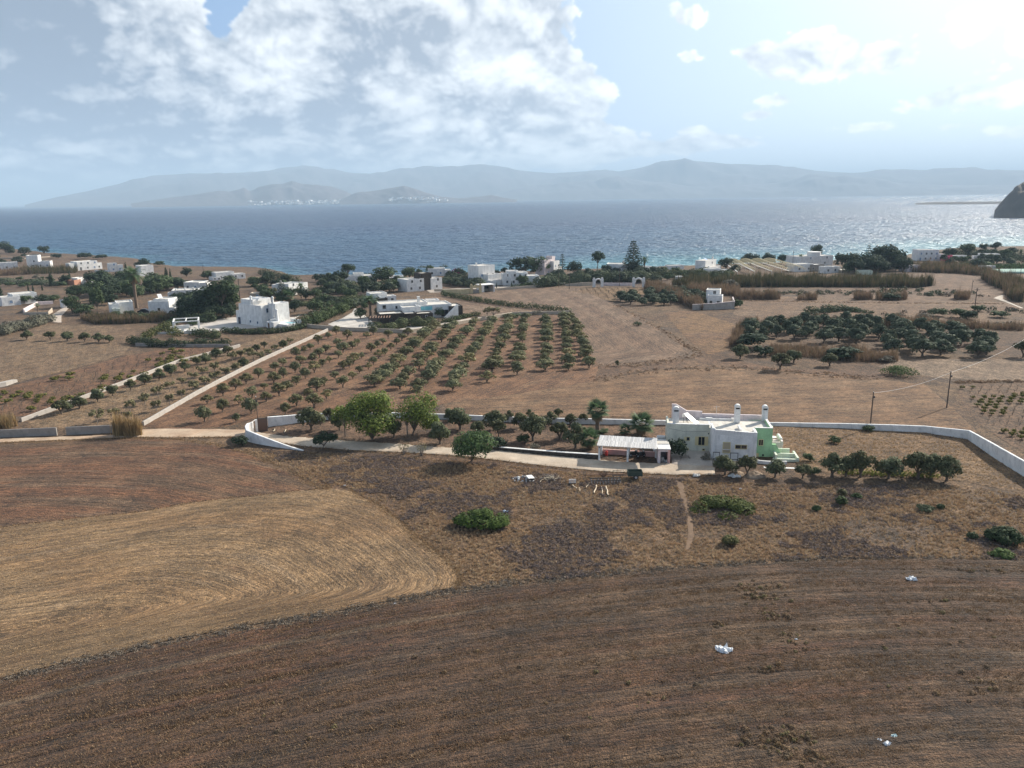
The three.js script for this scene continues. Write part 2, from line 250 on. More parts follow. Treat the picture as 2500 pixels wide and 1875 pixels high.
ridge('hills', 'hilly promontory above the white far shore town', 10200, 900, [[320, 497], [370, 489], [430, 480], [480, 474], [530, 466], [560, 468], [585, 462], [596, 457], [610, 467], [640, 455], [660, 450], [690, 449], [712, 441], [735, 448], [770, 452], [800, 456], [840, 466], [870, 480], [900, 486]], rock, .12);
ridge('hills', 'small conical hill with scattered white houses by the far shore', 9000, 480, [[830, 488], [870, 470], [895, 468], [930, 463], [960, 458], [985, 453], [1010, 460], [1040, 470], [1075, 480], [1120, 484], [1170, 480], [1200, 476], [1225, 482], [1262, 487]], rock, .1);
ridge('headland', 'dark rocky headland at the right end of the sea', 1720, 120, [[2428, 515], [2445, 492], [2462, 472], [2480, 458], [2495, 454], [2530, 446], [2600, 428], [2700, 420], [2850, 440], [3000, 505]], [.11, .09, .07], .3);
ridge('reef', 'long flat reef lying low in the glittering water', 3400, 60, [[2235, 496], [2270, 493.5], [2340, 492.8], [2400, 492.2], [2450, 491.5], [2560, 491]], [.13, .11, .09], .05);
{
  // white towns of the far shore: too small and many to count
  const box = new THREE.BoxGeometry(1, 1, 1).translate(0, .5, 0), N = 260, inst = new THREE.InstancedMesh(box, mat(C(.75, .73, .7), .9), N), m = new THREE.Matrix4(), q = new THREE.Quaternion(), up = new THREE.Vector3(0, 1, 0);
  for (let i = 0; i < N; i++) { const near = i > 190, px = near ? rr(950, 1090) : 600 + 245 * Math.pow(rnd(), .8), az = bearing(px, 480), dist = near ? rr(8560, 8700) : rr(9290, 9480), k = dist / Math.hypot(az[0], az[2]), w = rr(12, 34); q.setFromAxisAngle(up, rnd() * 3); m.compose(new THREE.Vector3(az[0] * k, SEA + (near ? rr(4, 60) : Math.pow(rnd(), 2) * 42), az[2] * k), q, new THREE.Vector3(w, rr(8, 17), w)); inst.setMatrixAt(i, m); }
  inst.name = 'distant_town'; inst.castShadow = inst.receiveShadow = true; tag(inst, 'tiny white houses of the town along the far shore', 'town', null, 'stuff'); scene.add(inst);
}
scene.fog = new THREE.FogExp2(new THREE.Color(.6, .8, 1), 1.0e-4);
// ---------------------------------------------------------------- fields, tracks, paving: sheets laid on the ground
const edgeA = [[-500, 1800], [-200, 1724], [0, 1668], [200, 1622], [420, 1574], [640, 1534], [800, 1508], [960, 1476], [1146, 1447], [1250, 1432], [1400, 1417], [1550, 1402], [1700, 1388], [1850, 1378], [2000, 1370], [2250, 1366], [2500, 1370], [2900, 1385]];
const edgeTop = [[-400, 1330], [-150, 1305], [0, 1289], [196, 1266], [350, 1250], [476, 1227], [620, 1212], [720, 1200], [806, 1193]];
const edgeR = [[853, 1199], [916, 1231], [967, 1266], [1011, 1307], [1059, 1345], [1106, 1383], [1124, 1408], [1116, 1434]];
const curveA = poly(edgeA), along = (cv, x) => { for (let i = 1; i < cv.length; i++) if (x <= cv[i][0] || i === cv.length - 1) { const a = cv[i - 1], b = cv[i]; return mix(a[1], b[1], (x - a[0]) / (b[0] - a[0])); } };
// smooth version of a crest line for furrow direction
const softLine = (cv) => (x) => (along(cv, x - 9) + along(cv, x) * 2 + along(cv, x + 9)) / 4;
const lineA = softLine(curveA);
const pgA = poly([...edgeA, [2900, 1960], [2500, 2100], [0, 2100], [-500, 2050]]);
const dip = (v, period, wob) => { const t = (v + wob) / period; return Math.abs((t - Math.floor(t)) * 2 - 1); };
{
  const red = [.27, .14, .08], brn = [.24, .15, .092], tan = [.29, .2, .127], gry = [.2, .145, .102];
  const rel = (x, z) => { const v = z - lineA(x), w = .35 * noise(x / 9, v / 3); return .11 * (dip(v, 1.9, w) - .5) * (.55 + .9 * noise(x / 14 + 7, v / 2.1)) + .2 * Math.max(0, noise(x / 22, v / 1.1) - .1) - .3 * Math.max(0, noise(x / 40 + 40, v / 1.5) - .2) + .08 * noise(x * 1.3, z * 1.3); };
  const tint = (x, z) => { const v = z - lineA(x); let c = blend(brn, tan, smooth(-.15, .5, fbm(x / 30, v / 3.5, 4) + (x - 5) / 120)); c = blend(c, red, smooth(.0, .55, fbm(x / 36 + 31, v / 2.6, 4)) * .8 + .5 * smooth(3.4, 1.4, v) * smooth(.8, 1.2, v) * smooth(22, -4, x)); c = blend(c, gry, smooth(.08, .5, fbm(x / 20 - 11, v / 5, 4)) * .7); c = blend(c, [.5, .42, .31], smooth(.42, .6, noise(x / 12 + 3, v / .55)) * .5 + .5 * smooth(.5, .1, Math.abs(v - 3.6 - .2 * noise(x / 6, 1))) * smooth(10, -10, x)); return c; };
  structure('ploughed_field', sheet(pgA, .3, { lift: .1, relief: rel, tint, uv: (x, z) => [x, z - lineA(x)], stretch: 1.25 }), furrowMat(.28)).userData.label = 'wide brown harrowed field filling the foreground';
}
const pgB = poly([...edgeTop, ...edgeR, [1060, 1444], [960, 1466], [800, 1497], [640, 1522], [420, 1562], [200, 1610], [0, 1655], [-200, 1710], [-500, 1785]]);
const curveB = poly([...edgeTop.slice(2), ...edgeR]);
{
  const straw = [.72, .535, .33], gold = [.66, .455, .26], pale = [.76, .60, .42], soil = [.47, .30, .185];
  const topB = softLine(poly(edgeTop)), right = poly(edgeR), smin = (a, b, k) => { const h = clamp(.5 + .5 * (b - a) / k); return mix(b, a, h) - k * h * (1 - h); };
  const endB = poly(edgeTop)[8][0], bottom = softLine(poly(edgeA)), lane = (x, z) => smin(smin((z - topB(Math.min(x, endB))) * .95, nearest(right, x, z, false)[2], 16), (bottom(x) - z) * 3.2, 6);
  const uvB = (x, z) => [(x + z) * .9, lane(x, z)];
  const rel = (x, z) => { const v = lane(x, z), w = .3 * noise(x / 11, z / 4); return .05 * (dip(v, 1.55, w) - .5) + .07 * noise(x * 1.5, z * 1.5) - .12 * Math.max(0, noise(x / 22 + 3, v / 1.6) - .2); };
  const tint = (x, z) => { const v = lane(x, z); let c = blend(straw, gold, smooth(-.2, .5, fbm(x / 25, z / 9, 4))); c = blend(c, pale, smooth(.1, .55, fbm(x / 18 + 8, v / 2.2, 4)) * .7); c = blend(c, soil, smooth(.12, .5, noise(x / 26 - 4, v / .9)) * .5 + .4 * smooth(.3, .55, noise(x / 5, z / 4))); return c; };
  structure('stubble_field', sheet(pgB, .36, { lift: .09, relief: rel, tint, uv: uvB, stretch: 1.2 }), furrowMat(.22)).userData.label = 'golden stubble field with curving harvest lines on the left';
}
const topC = [[-500, 1108], [-200, 1092], [0, 1084], [140, 1078], [250, 1073], [340, 1071], [430, 1074], [520, 1085], [600, 1106], [690, 1146], [760, 1184], [806, 1192]];
const pgC = poly([...topC, ...edgeTop.slice(0, -1).reverse().map(([x, y]) => [x, y - 1])]), lineC = softLine(poly(topC));
{
  const red = [.44, .235, .13], brn = [.40, .265, .165], pale = [.50, .37, .26];
  const rel = (x, z) => { const v = z - lineC(x) * .6, w = .4 * noise(x / 12, z / 5); return .06 * (dip(v, 1.7, w) - .5) + .08 * noise(x * 1.2, z * 1.2) - .13 * Math.max(0, noise(x / 25 + 13, v / 1.3) - .18); };
  const tint = (x, z) => { const v = z - lineC(x) * .6; let c = blend(red, brn, smooth(-.25, .4, fbm(x / 28 + 2, v / 4, 4))); c = blend(c, pale, smooth(.1, .55, fbm(x / 18 - 7, v / 2.4, 4)) * .7); return c; };
  structure('ploughed_field', sheet(pgC, .42, { lift: .09, relief: rel, tint, uv: (x, z) => [x, z - lineC(x) * .6], stretch: 1.3 }), furrowMat(.25)).userData.label = 'reddish ploughed field beside the dirt track on the left';
}
// a generic field: two or three earth colours, furrows along a direction or rings
function field(name, label, list, colors, { cell = .9, furrow = true, dir = 0, bump = .2, rel = .07, curve = null, lift = .05 } = {}) {
  const pg = poly(list), cd = Math.cos(dir), sd = Math.sin(dir), cv = curve && poly(curve), across = cv ? (x, z) => nearest(cv, x, z, false)[2] : (x, z) => -x * sd + z * cd, lengthwise = (x, z) => x * cd + z * sd, o = label.length * 3.7;
  const g = sheet(pg, cell, { lift, stretch: 1.15, relief: (x, z) => rel * (dip(across(x, z), 2.1, .4 * noise(x / 10, z / 6)) - .5) + .06 * noise(x * .9, z * .9), uv: (x, z) => [cv ? x + z * .5 : lengthwise(x, z), across(x, z)], tint: (x, z) => { const v = across(x, z), l = lengthwise(x, z); let c = blend(colors[0], colors[1], smooth(-.25, .45, fbm(l / 26 + o, v / (furrow ? 7 : 18), 4))); if (colors[2]) c = blend(c, colors[2], smooth(.08, .5, fbm(l / 15 - o, v / (furrow ? 3 : 11), 4)) * .8); return c; } });
  const m = structure(name, g, furrow ? furrowMat(bump) : dirtMat(bump)); m.userData.label = label; return m;
}
const orchardPx = [[330, 1040], [480, 962], [640, 880], [800, 806], [850, 812], [1000, 815], [1130, 790], [1250, 772], [1370, 770], [1400, 800], [1430, 850], [1462, 890], [1452, 930], [1250, 965], [1085, 985], [1000, 1010], [800, 1005], [640, 1016], [560, 1040], [450, 1050]];
field('orchard_soil', 'bare reddish soil between the olive rows of the central orchard', orchardPx, [[.55, .325, .19], [.48, .275, .155], [.60, .40, .25]], { dir: -1.05, cell: .8 });
field('ploughed_field', 'pale tan field sweeping in a curve right of the olive orchard', [[1020, 735], [1120, 712], [1240, 700], [1400, 702], [1450, 720], [1500, 745], [1560, 775], [1620, 810], [1670, 840], [1712, 865], [1690, 872], [1560, 890], [1460, 895], [1430, 850], [1400, 795], [1385, 765], [1250, 755], [1120, 742]], [[.56, .405, .295], [.50, .345, .245], [.62, .475, .36]], { curve: [[1400, 702], [1500, 745], [1620, 810], [1712, 865], [1690, 872], [1560, 890]], cell: 1.0, bump: .25 });
field('stubble_field', 'tan stubble field with parallel lines behind the white garden wall', [[1080, 985], [1260, 962], [1450, 930], [1600, 905], [1800, 900], [2000, 915], [2140, 925], [2260, 940], [2330, 1000], [2390, 1060], [2370, 1052], [2300, 1046], [2120, 1038], [1870, 1034], [1720, 1024], [1500, 1018], [1300, 1015], [1100, 1010]], [[.60, .40, .245], [.53, .34, .20], [.64, .46, .30]], { dir: -.06, cell: .7 });
field('dry_grass_field', 'brown dry grass field above the stubble and below the reeds', [[1470, 890], [1560, 892], [1700, 872], [1800, 880], [1900, 900], [2120, 905], [2200, 915], [2140, 925], [2000, 913], [1800, 897], [1600, 902], [1450, 928]], [[.44, .275, .17], [.37, .24, .16], [.5, .34, .215]], { furrow: false });
field('vineyard_soil', 'red vineyard soil on the left among low vines', [[-300, 1030], [0, 1018], [90, 1015], [250, 970], [420, 905], [560, 848], [480, 838], [300, 870], [180, 905], [0, 950], [-300, 1000]], [[.48, .275, .16], [.42, .24, .135], [.52, .34, .21]], { furrow: false });
field('dry_grass_field', 'tan dry field above the left vineyard', [[-300, 990], [0, 945], [180, 900], [300, 866], [330, 830], [330, 800], [200, 795], [100, 790], [0, 850], [-300, 900]], [[.55, .41, .27], [.49, .345, .225], [.6, .47, .32]], { furrow: false });
field('dry_grass_field', 'strip of golden dry grass with young trees between the two grey walls', [[70, 1030], [300, 935], [480, 868], [586, 842], [640, 825], [760, 800], [805, 803], [640, 878], [480, 960], [330, 1036], [200, 1045], [80, 1045]], [[.60, .44, .28], [.53, .36, .22], [.64, .5, .33]], { furrow: false });
field('bare_earth', 'bare earth beside the hedge of the flat stone villa', [[960, 745], [1060, 725], [1180, 715], [1380, 765], [1250, 770], [1130, 788], [1010, 812], [900, 815], [900, 800], [1050, 780], [1150, 755]], [[.58, .42, .3], [.52, .36, .25], [.62, .48, .36]], { furrow: false });
field('vineyard_soil', 'ochre vineyard soil in front of the arched gates', [[1390, 712], [1450, 704], [1560, 702], [1620, 712], [1600, 716], [1510, 722], [1500, 738], [1450, 722]], [[.58, .40, .21], [.5, .33, .19]], { furrow: false });
field('ploughed_field', 'far brown field between the reed belts on the right', [[2030, 700], [2260, 665], [2360, 670], [2480, 700], [2520, 730], [2300, 735], [2200, 742], [1990, 740]], [[.53, .375, .27], [.47, .32, .225], [.57, .43, .32]], { dir: .1, cell: 1.2 });
field('dry_grass_field', 'long brown field in front of the grey walled hut', [[1800, 735], [1830, 722], [2000, 726], [2200, 732], [2450, 738], [2520, 760], [2400, 790], [2100, 785], [1850, 780], [1790, 768]], [[.55, .385, .25], [.48, .33, .22], [.58, .44, .32]], { furrow: false });
field('dry_grass_field', 'orange tinted grass slope beside the walled hut', [[1620, 762], [1690, 758], [1790, 790], [1830, 830], [1790, 850], [1730, 866], [1680, 830]], [[.58, .375, .19], [.5, .31, .175], [.45, .3, .2]], { furrow: false });
field('bare_earth', 'pale bare strip below the big olive grove on the right', [[2140, 895], [2200, 878], [2500, 876], [2620, 880], [2620, 930], [2400, 930], [2280, 922]], [[.66, .53, .40], [.6, .47, .35], [.55, .42, .31]], { furrow: false });
field('vineyard_soil', 'brown vineyard soil outside the right garden wall', [[2330, 935], [2500, 932], [2700, 935], [2700, 1130], [2500, 1105], [2440, 1070], [2390, 1035], [2350, 985]], [[.46, .31, .2], [.4, .265, .17], [.5, .37, .25]], { furrow: false });
// inside the white walls of the near house
field('garden_soil', 'dusty garden soil under the olives inside the white walls', [[640, 1030], [800, 1012], [1000, 1010], [1300, 1022], [1640, 1030], [1640, 1080], [1470, 1090], [1450, 1112], [1250, 1105], [1100, 1095], [960, 1086], [830, 1078], [700, 1068]], [[.46, .31, .21], [.40, .265, .18], [.52, .38, .27]], { furrow: false, cell: .6, lift: .06 });
field('dry_grass_field', 'dry straw coloured lawn inside the right garden wall', [[1880, 1040], [2130, 1048], [2300, 1058], [2365, 1066], [2420, 1100], [2520, 1160], [2520, 1210], [2350, 1175], [2100, 1160], [1960, 1150], [1930, 1110], [1890, 1095]], [[.58, .415, .25], [.5, .34, .2], [.54, .40, .27]], { furrow: false, cell: .6, lift: .06 });
// tracks and drive: sheets a little above the soil
const paleMap = canvasTex(512, (u, v) => { const k = .88 + .18 * (tf(u, v, 4, 4, 4, 5) - .5) + .14 * (tf(u, v, 50, 50, 3, 9) - .5); return [k, k * .985, k * .965]; }, true, 1 / 9);
const paleMat = new THREE.MeshStandardMaterial({ color: C(.82, .78, .74), map: paleMap, bumpMap: soilBump, bumpScale: .04, roughness: 1, vertexColors: true });
function track(name, label, list, color, color2, { cell = .5, lift = .12 } = {}) {
  const pg = poly(list), g = sheet(pg, cell, { lift, relief: (x, z) => .025 * noise(x * 1.1, z * 1.1), tint: (x, z) => blend(color, color2, smooth(-.2, .45, fbm(x / 5, z / 3, 4))) });
  const m = structure(name, g, paleMat); m.userData.label = label; return m;
}
track('driveway', 'pale concrete driveway from the gate to the car port', [[600, 1050], [640, 1058], [700, 1066], [830, 1076], [960, 1084], [1100, 1094], [1215, 1101], [1330, 1112], [1460, 1124], [1560, 1131], [1640, 1133], [1745, 1138], [1745, 1160], [1650, 1160], [1480, 1152], [1330, 1138], [1230, 1126], [1120, 1113], [1000, 1106], [850, 1099], [740, 1090], [640, 1074], [595, 1066]], [.68, .60, .50], [.56, .46, .36], { cell: .45, lift: .15 });
track('dirt_track', 'pale dirt track in front of the two grey wall pieces', [[-400, 1082], [0, 1072], [180, 1066], [330, 1060], [330, 1050], [400, 1047], [600, 1050], [597, 1066], [480, 1068], [420, 1069], [330, 1067], [180, 1074], [0, 1081], [-400, 1094]], [.68, .55, .42], [.57, .42, .3]);
track('footpath', 'faint worn footpath through the scrub below the house', [[1648, 1170], [1668, 1180], [1676, 1220], [1690, 1265], [1694, 1310], [1686, 1340], [1672, 1345], [1680, 1300], [1676, 1262], [1664, 1220], [1654, 1188]], [.25, .17, .11], [.2, .135, .09], { cell: .5, lift: .05 });
track('courtyard_paving', 'pale paved yard between the shed and the house', [[1638, 1098], [1740, 1102], [1745, 1126], [1742, 1141], [1640, 1136]], [.62, .58, .53], [.54, .50, .46], { cell: .5, lift: .2 });
track('villa_drive', 'white paved drive leading to the flat stone villa', [[866, 752], [880, 760], [900, 778], [924, 799], [870, 803], [826, 801], [800, 792], [832, 779], [860, 763]], [.74, .73, .71], [.66, .65, .63], { cell: .8, lift: .12 });
track('villa_drive', 'white paved patch in front of the rounded hedge', [[966, 808], [990, 796], [1054, 797], [1034, 806]], [.72, .70, .68], [.66, .64, .62], { cell: .8, lift: .12 });
track('villa_drive', 'pale pebble strip curving round the shrubs of the stone villa', [[1070, 790], [1120, 782], [1170, 774], [1176, 765], [1172, 776], [1130, 786], [1080, 794]], [.68, .64, .6], [.6, .56, .5], { cell: .8, lift: .12 });
track('villa_terrace', 'white terrace round the tall white villa', [[400, 800], [470, 790], [560, 775], [720, 775], [760, 755], [690, 795], [600, 803], [480, 812], [430, 812]], [.70, .69, .68], [.62, .61, .6], { cell: .8, lift: .12 });
track('lane', 'pale lane at the far right by the reeds', [[2425, 728], [2440, 722], [2450, 720], [2448, 730], [2480, 745], [2505, 755], [2490, 752], [2450, 736]], [.72, .68, .62], [.66, .6, .53], { cell: 1 });
track('lane', 'pale lane between the villas and the far gates', [[1040, 708], [1240, 698], [1395, 690], [1400, 694], [1240, 703], [1050, 715]], [.6, .55, .5], [.52, .47, .42], { cell: 1 });
track('lane', 'sloping pale entrance lane on the far left', [[128, 768], [165, 745], [172, 748], [150, 772], [150, 788], [118, 786]], [.66, .6, .54], [.58, .5, .44], { cell: .8 });
// ---------------------------------------------------------------- plants
const V3 = THREE.Vector3;
function geoFrom(pos, nor, col, idx) { const g = new THREE.BufferGeometry(); g.setAttribute('position', new THREE.Float32BufferAttribute(pos, 3)); if (nor) g.setAttribute('normal', new THREE.Float32BufferAttribute(nor, 3)); if (col) g.setAttribute('color', new THREE.Float32BufferAttribute(col, 3)); g.setIndex(idx); if (!nor) g.computeVertexNormals(); return g; }
// leaf sprays spread through a set of ellipsoids [x, y, z, rx, ry, rz]
function foliage(clumps, n, size, c1, c2, { flat = .35, low = -.75, shell = .5, long = 1.5 } = {}) {
  const pos = [], nor = [], col = [], idx = [], w = clumps.map((c) => Math.pow(c[3] * c[4] * c[5], .67)), tot = w.reduce((a, b) => a + b, 0);
  for (let i = 0; i < n; i++) {
    let r = rnd() * tot, k = 0; while (r > w[k] && k < clumps.length - 1) r -= w[k++];
    const c = clumps[k]; let dy, a, s; do { dy = rr(-1, 1); } while (dy < low && rnd() < .8);
    a = rnd() * 6.283; s = Math.sqrt(1 - dy * dy); const d = [Math.cos(a) * s, dy, Math.sin(a) * s], q = mix(shell, 1.08, Math.sqrt(rnd()));
    const p = [c[0] + d[0] * c[3] * q, c[1] + d[1] * c[4] * q, c[2] + d[2] * c[5] * q];
    const nx = d[0] + rr(-.8, .8), ny = d[1] + flat + rr(-.6, .6), nz = d[2] + rr(-.8, .8), nl = Math.hypot(nx, ny, nz) || 1, N = [nx / nl, ny / nl, nz / nl];
    let tx = rr(-1, 1), ty = rr(-1, 1), tz = rr(-1, 1); const dt = tx * N[0] + ty * N[1] + tz * N[2]; tx -= dt * N[0]; ty -= dt * N[1]; tz -= dt * N[2]; const tl = Math.hypot(tx, ty, tz) || 1, T = [tx / tl, ty / tl, tz / tl], B = [N[1] * T[2] - N[2] * T[1], N[2] * T[0] - N[0] * T[2], N[0] * T[1] - N[1] * T[0]];
    const L = size * rr(.6, 1.5), W = L / long * rr(.5, 1), b = pos.length / 3, f = rr(.0, 1), e = rr(.82, 1.18), cc = [mix(c1[0], c2[0], f) * e, mix(c1[1], c2[1], f) * e, mix(c1[2], c2[2], f) * e];
    for (const [u, v] of [[-L, 0], [0, -W], [L, rr(-.2, .2) * W], [0, W]]) { pos.push(p[0] + T[0] * u + B[0] * v, p[1] + T[1] * u + B[1] * v, p[2] + T[2] * u + B[2] * v); nor.push(...[0, 1, 2].map((m) => mix(N[m], d[m], .35))); col.push(...cc); }
    idx.push(b, b + 1, b + 2, b, b + 2, b + 3);
  }
  return geoFrom(pos, nor, col, idx);
}
function limbs(list, seg = 6) {                                  // tapered tubes [ax, ay, az, bx, by, bz, ra, rb]
  const gs = list.map(([ax, ay, az, bx, by, bz, ra, rb]) => { const a = new V3(ax, ay, az), b = new V3(bx, by, bz), L = a.distanceTo(b), g = new THREE.CylinderGeometry(rb, ra, L, seg, 1, false); g.translate(0, L / 2, 0); g.applyQuaternion(new THREE.Quaternion().setFromUnitVectors(new V3(0, 1, 0), b.clone().sub(a).normalize())); g.translate(ax, ay, az); return g; });
  return mergeGeometries(gs);
}
const leafMat = new THREE.MeshPhysicalMaterial({ color: 0xffffff, vertexColors: true, roughness: .9, side: THREE.DoubleSide, transmission: .22, thickness: 0, specularIntensity: .25 });
const brightLeaf = new THREE.MeshPhysicalMaterial({ color: 0xffffff, vertexColors: true, roughness: .9, side: THREE.DoubleSide, transmission: .4, thickness: 0, specularIntensity: .3 });
const barkMat = mat(C(.13, .1, .075), .95), greyBark = mat(C(.24, .2, .165), .95), palmBark = mat(C(.17, .12, .085), 1);
function proto(name, height, parts) { const g = new THREE.Group(); g.userData.kindName = name; g.userData.H = height; for (const [n, geo, m] of parts) { const k = new THREE.Mesh(geo, m); k.name = n; k.castShadow = k.receiveShadow = true; g.add(k); } return g; }
function stand(pr, p, H, label, category, group, o = {}) {
  const { wide = 1, turn = rnd() * 6.283, tilt = 0, sink = .05 } = o;
  const g = pr.clone(); g.userData = {}; g.name = numbered(o.name ?? pr.userData.kindName); const s = H / pr.userData.H; g.scale.set(s * wide, s, s * wide); g.position.set(p[0], p[1] - sink, p[2]); g.rotation.set(tilt, turn, 0); scene.add(g); return tag(g, label, category, group);
}
const plant = (pr, px, py, hpx, label, category, group, o = {}) => { const p = G(px, py); return stand(pr, p, hpx * scaleAt(p) * 1.04, label, category, group, o); };

// olives: gnarled trunk, spreading limbs, crowns of grey-green sprays
function olive(k, c1, c2, n = 900, dense = 1, size = .2) {
  const cl = [], lb = [[0, -.3, 0, rr(-.1, .1), .6, rr(-.1, .1), .17, .12]], m = 5 + (k % 3), ox = lb[0][3], oz = lb[0][5];
  for (let i = 0; i < m; i++) { const a = i / m * 6.283 + rr(-.4, .4), r = rr(.6, 1.0), y = rr(1.2, 2.0), x = Math.cos(a) * r, z = Math.sin(a) * r; lb.push([ox, .5, oz, x * .55, y * .78, z * .55, .085, .05], [x * .55, y * .78, z * .55, x, y, z, .05, .02]); cl.push([x, y + .1, z, rr(.5, .75) * dense, rr(.5, .72) * dense, rr(.5, .75) * dense]); }
  for (let i = 0; i < 3; i++) cl.push([rr(-.4, .4), rr(2.1, 2.55), rr(-.4, .4), rr(.45, .65) * dense, rr(.35, .5) * dense, rr(.45, .65) * dense]);
  return proto('olive_tree', 3.0, [['trunk', limbs(lb), barkMat], ['crown', foliage(cl, n, size, c1, c2, { low: -.5 }), leafMat]]);
}
const OL1 = [.125, .125, .06], OL2 = [.215, .205, .105], OD1 = [.06, .07, .033], OD2 = [.13, .135, .068], OB1 = [.05, .065, .04], OB2 = [.11, .13, .08];
const tinted = (c, k) => { const f = [1, .82, 1.12, .92, 1.05, .75, 1.18, .88][k], y = [1, 1.06, .95, 1.02, .97, 1, 1.08, .94][k]; return [c[0] * f * y, c[1] * f, c[2] * f / y]; };
const olivesPale = [0, 1, 2, 3, 4, 5, 6, 7].map((k) => olive(k, tinted(OL1, k), tinted(OL2, k), [620, 480, 700, 560, 420, 640, 380, 600][k], [1, .9, 1.08, 1, .85, 1.1, .8, 1][k], .19)), olivesDark = [0, 1, 2, 3, 4].map((k) => olive(k, tinted(OD1, k), tinted(OD2, k), [1500, 1100, 1600, 1300, 1000][k], [1.12, 1, 1.15, 1.05, .95][k], .15)), olivesFar = [0, 1, 2, 3].map((k) => olive(k, OB1, OB2, 620, 1.15, .22));
// slight young trees: thin forked stems, thin crowns
function sapling(k) {
  const cl = [], lb = [[0, -.2, 0, 0, .6, 0, .055, .045]];
  for (let i = 0; i < 6; i++) { const a = i * 1.05 + rr(-.3, .3), r = rr(.35, .7), y = rr(1.1, 1.7), x = Math.cos(a) * r, z = Math.sin(a) * r; lb.push([0, .55, 0, x, y, z, .035, .012]); cl.push([x, y, z, rr(.22, .4), rr(.2, .35), rr(.22, .4)]); }
  return proto('young_tree', 2.0, [['trunk', limbs(lb, 5), greyBark], ['crown', foliage(cl, 300, .14, [.13, .12, .06], [.21, .185, .095]), leafMat]]);
}
const saplings = [0, 1, 2, 3].map(sapling);
// round broad-leaved trees and shrubs
function roundTree(name, { H = 5, R = 2.2, stem = .35, n = 900, size = .24, c1, c2, m = leafMat, lumps = 9, squash = .75, lean = 0, trunk = .16 }) {
  const cl = [], lb = [], top = H * stem, cy = (H + top) / 2, ry = (H - top) / 2; lb.push([0, -.3, 0, lean * .3, top + .2, 0, trunk, trunk * .7]);
  for (let i = 0; i < lumps; i++) { const a = i / lumps * 6.283 + rr(-.5, .5), e = rr(-.6, .95), s = Math.sqrt(Math.max(.1, 1 - e * e)), x = Math.cos(a) * s * R * .62 + lean * (e + 1) * .6, z = Math.sin(a) * s * R * .62, y = cy + e * ry * .62; cl.push([x, y, z, R * rr(.34, .5), ry * rr(.34, .5) * (squash + .25), R * rr(.34, .5)]); if (trunk > .05) lb.push([lean * .3, top, 0, x * .8, y, z * .8, trunk * .5, .03]); }
  cl.push([lean * .6, cy, 0, R * .5, ry * .5, R * .5]);
  return proto(name, H, trunk > .03 ? [['trunk', limbs(lb, 5), barkMat], ['crown', foliage(cl, n, size, c1, c2), m]] : [['crown', foliage(cl, n, size, c1, c2), m]]);
}
const G1 = [.045, .065, .03], G2 = [.1, .135, .06], D1 = [.022, .036, .022], D2 = [.055, .078, .04];
const treesGreen = [0, 1, 2].map(() => roundTree('broadleaf_tree', { c1: G1, c2: G2, n: 1300, stem: .08, R: 2.4, lumps: 12 })), treesDark = [0, 1, 2, 3].map(() => roundTree('pine_tree', { c1: D1, c2: D2, n: 1300, stem: .06, R: 2.4, lumps: 12 }));
const umbrellas = [0, 1].map(() => roundTree('umbrella_pine', { c1: D1, c2: [.07, .1, .045], H: 7, R: 3.0, stem: .4, n: 1400, lumps: 13, trunk: .2 }));
const bushes = [0, 1, 2].map(() => roundTree('bush', { c1: G1, c2: G2, H: 1.8, R: 1.2, stem: .02, n: 620, size: .15, trunk: 0 })), bushesDark = [0, 1].map(() => roundTree('bush', { c1: D1, c2: D2, H: 1.8, R: 1.2, stem: .02, n: 640, size: .15, trunk: 0 })), bushesGrey = [0, 1].map(() => roundTree('bush', { c1: [.12, .11, .085], c2: [.2, .18, .13], H: 1.6, R: 1.2, stem: .02, n: 360, size: .14, trunk: 0 }));
const cypress = proto('cypress', 6, [['trunk', limbs([[0, -.2, 0, 0, .8, 0, .12, .1]]), barkMat], ['crown', foliage([[0, 1.5, 0, .62, 1.1, .62], [0, 2.8, 0, .6, 1.2, .6], [0, 4.0, 0, .45, 1.1, .45], [0, 5.1, 0, .24, .95, .24]], 700, .17, D1, D2, { low: -1 }), leafMat]]);
// Norfolk pine: whorls of near-level branches on a straight stem
function araucaria(name, H, tiers, R, c1, c2, sparse = false) {
  const lb = [[0, -.3, 0, 0, H, 0, .22, .03]], cl = [];
  for (let i = 0; i < tiers; i++) { const t = i / tiers, y = H * (sparse ? .25 + t * .74 : .12 + t * .86), r = R * (1 - t) ** .8 + .25, nb = 6; for (let j = 0; j < nb; j++) { const a = j / nb * 6.283 + i * .7, x = Math.cos(a) * r, z = Math.sin(a) * r; lb.push([0, y, 0, x, y + r * .12, z, .04, .015]); for (const f of [.45, .72, .98]) cl.push([x * f, y + r * .12 * f, z * f, r * .16 + .1, .16, r * .16 + .1]); } }
  return proto(name, H, [['trunk', limbs(lb, 5), barkMat], ['crown', foliage(cl, sparse ? 700 : 2600, .2, c1, c2, { low: -1, shell: .2 }), leafMat]]);
}
const norfolk = araucaria('norfolk_pine', 12, 17, 2.6, D1, D2), norfolkThin = araucaria('norfolk_pine', 10, 10, 1.7, D1, D2, true);
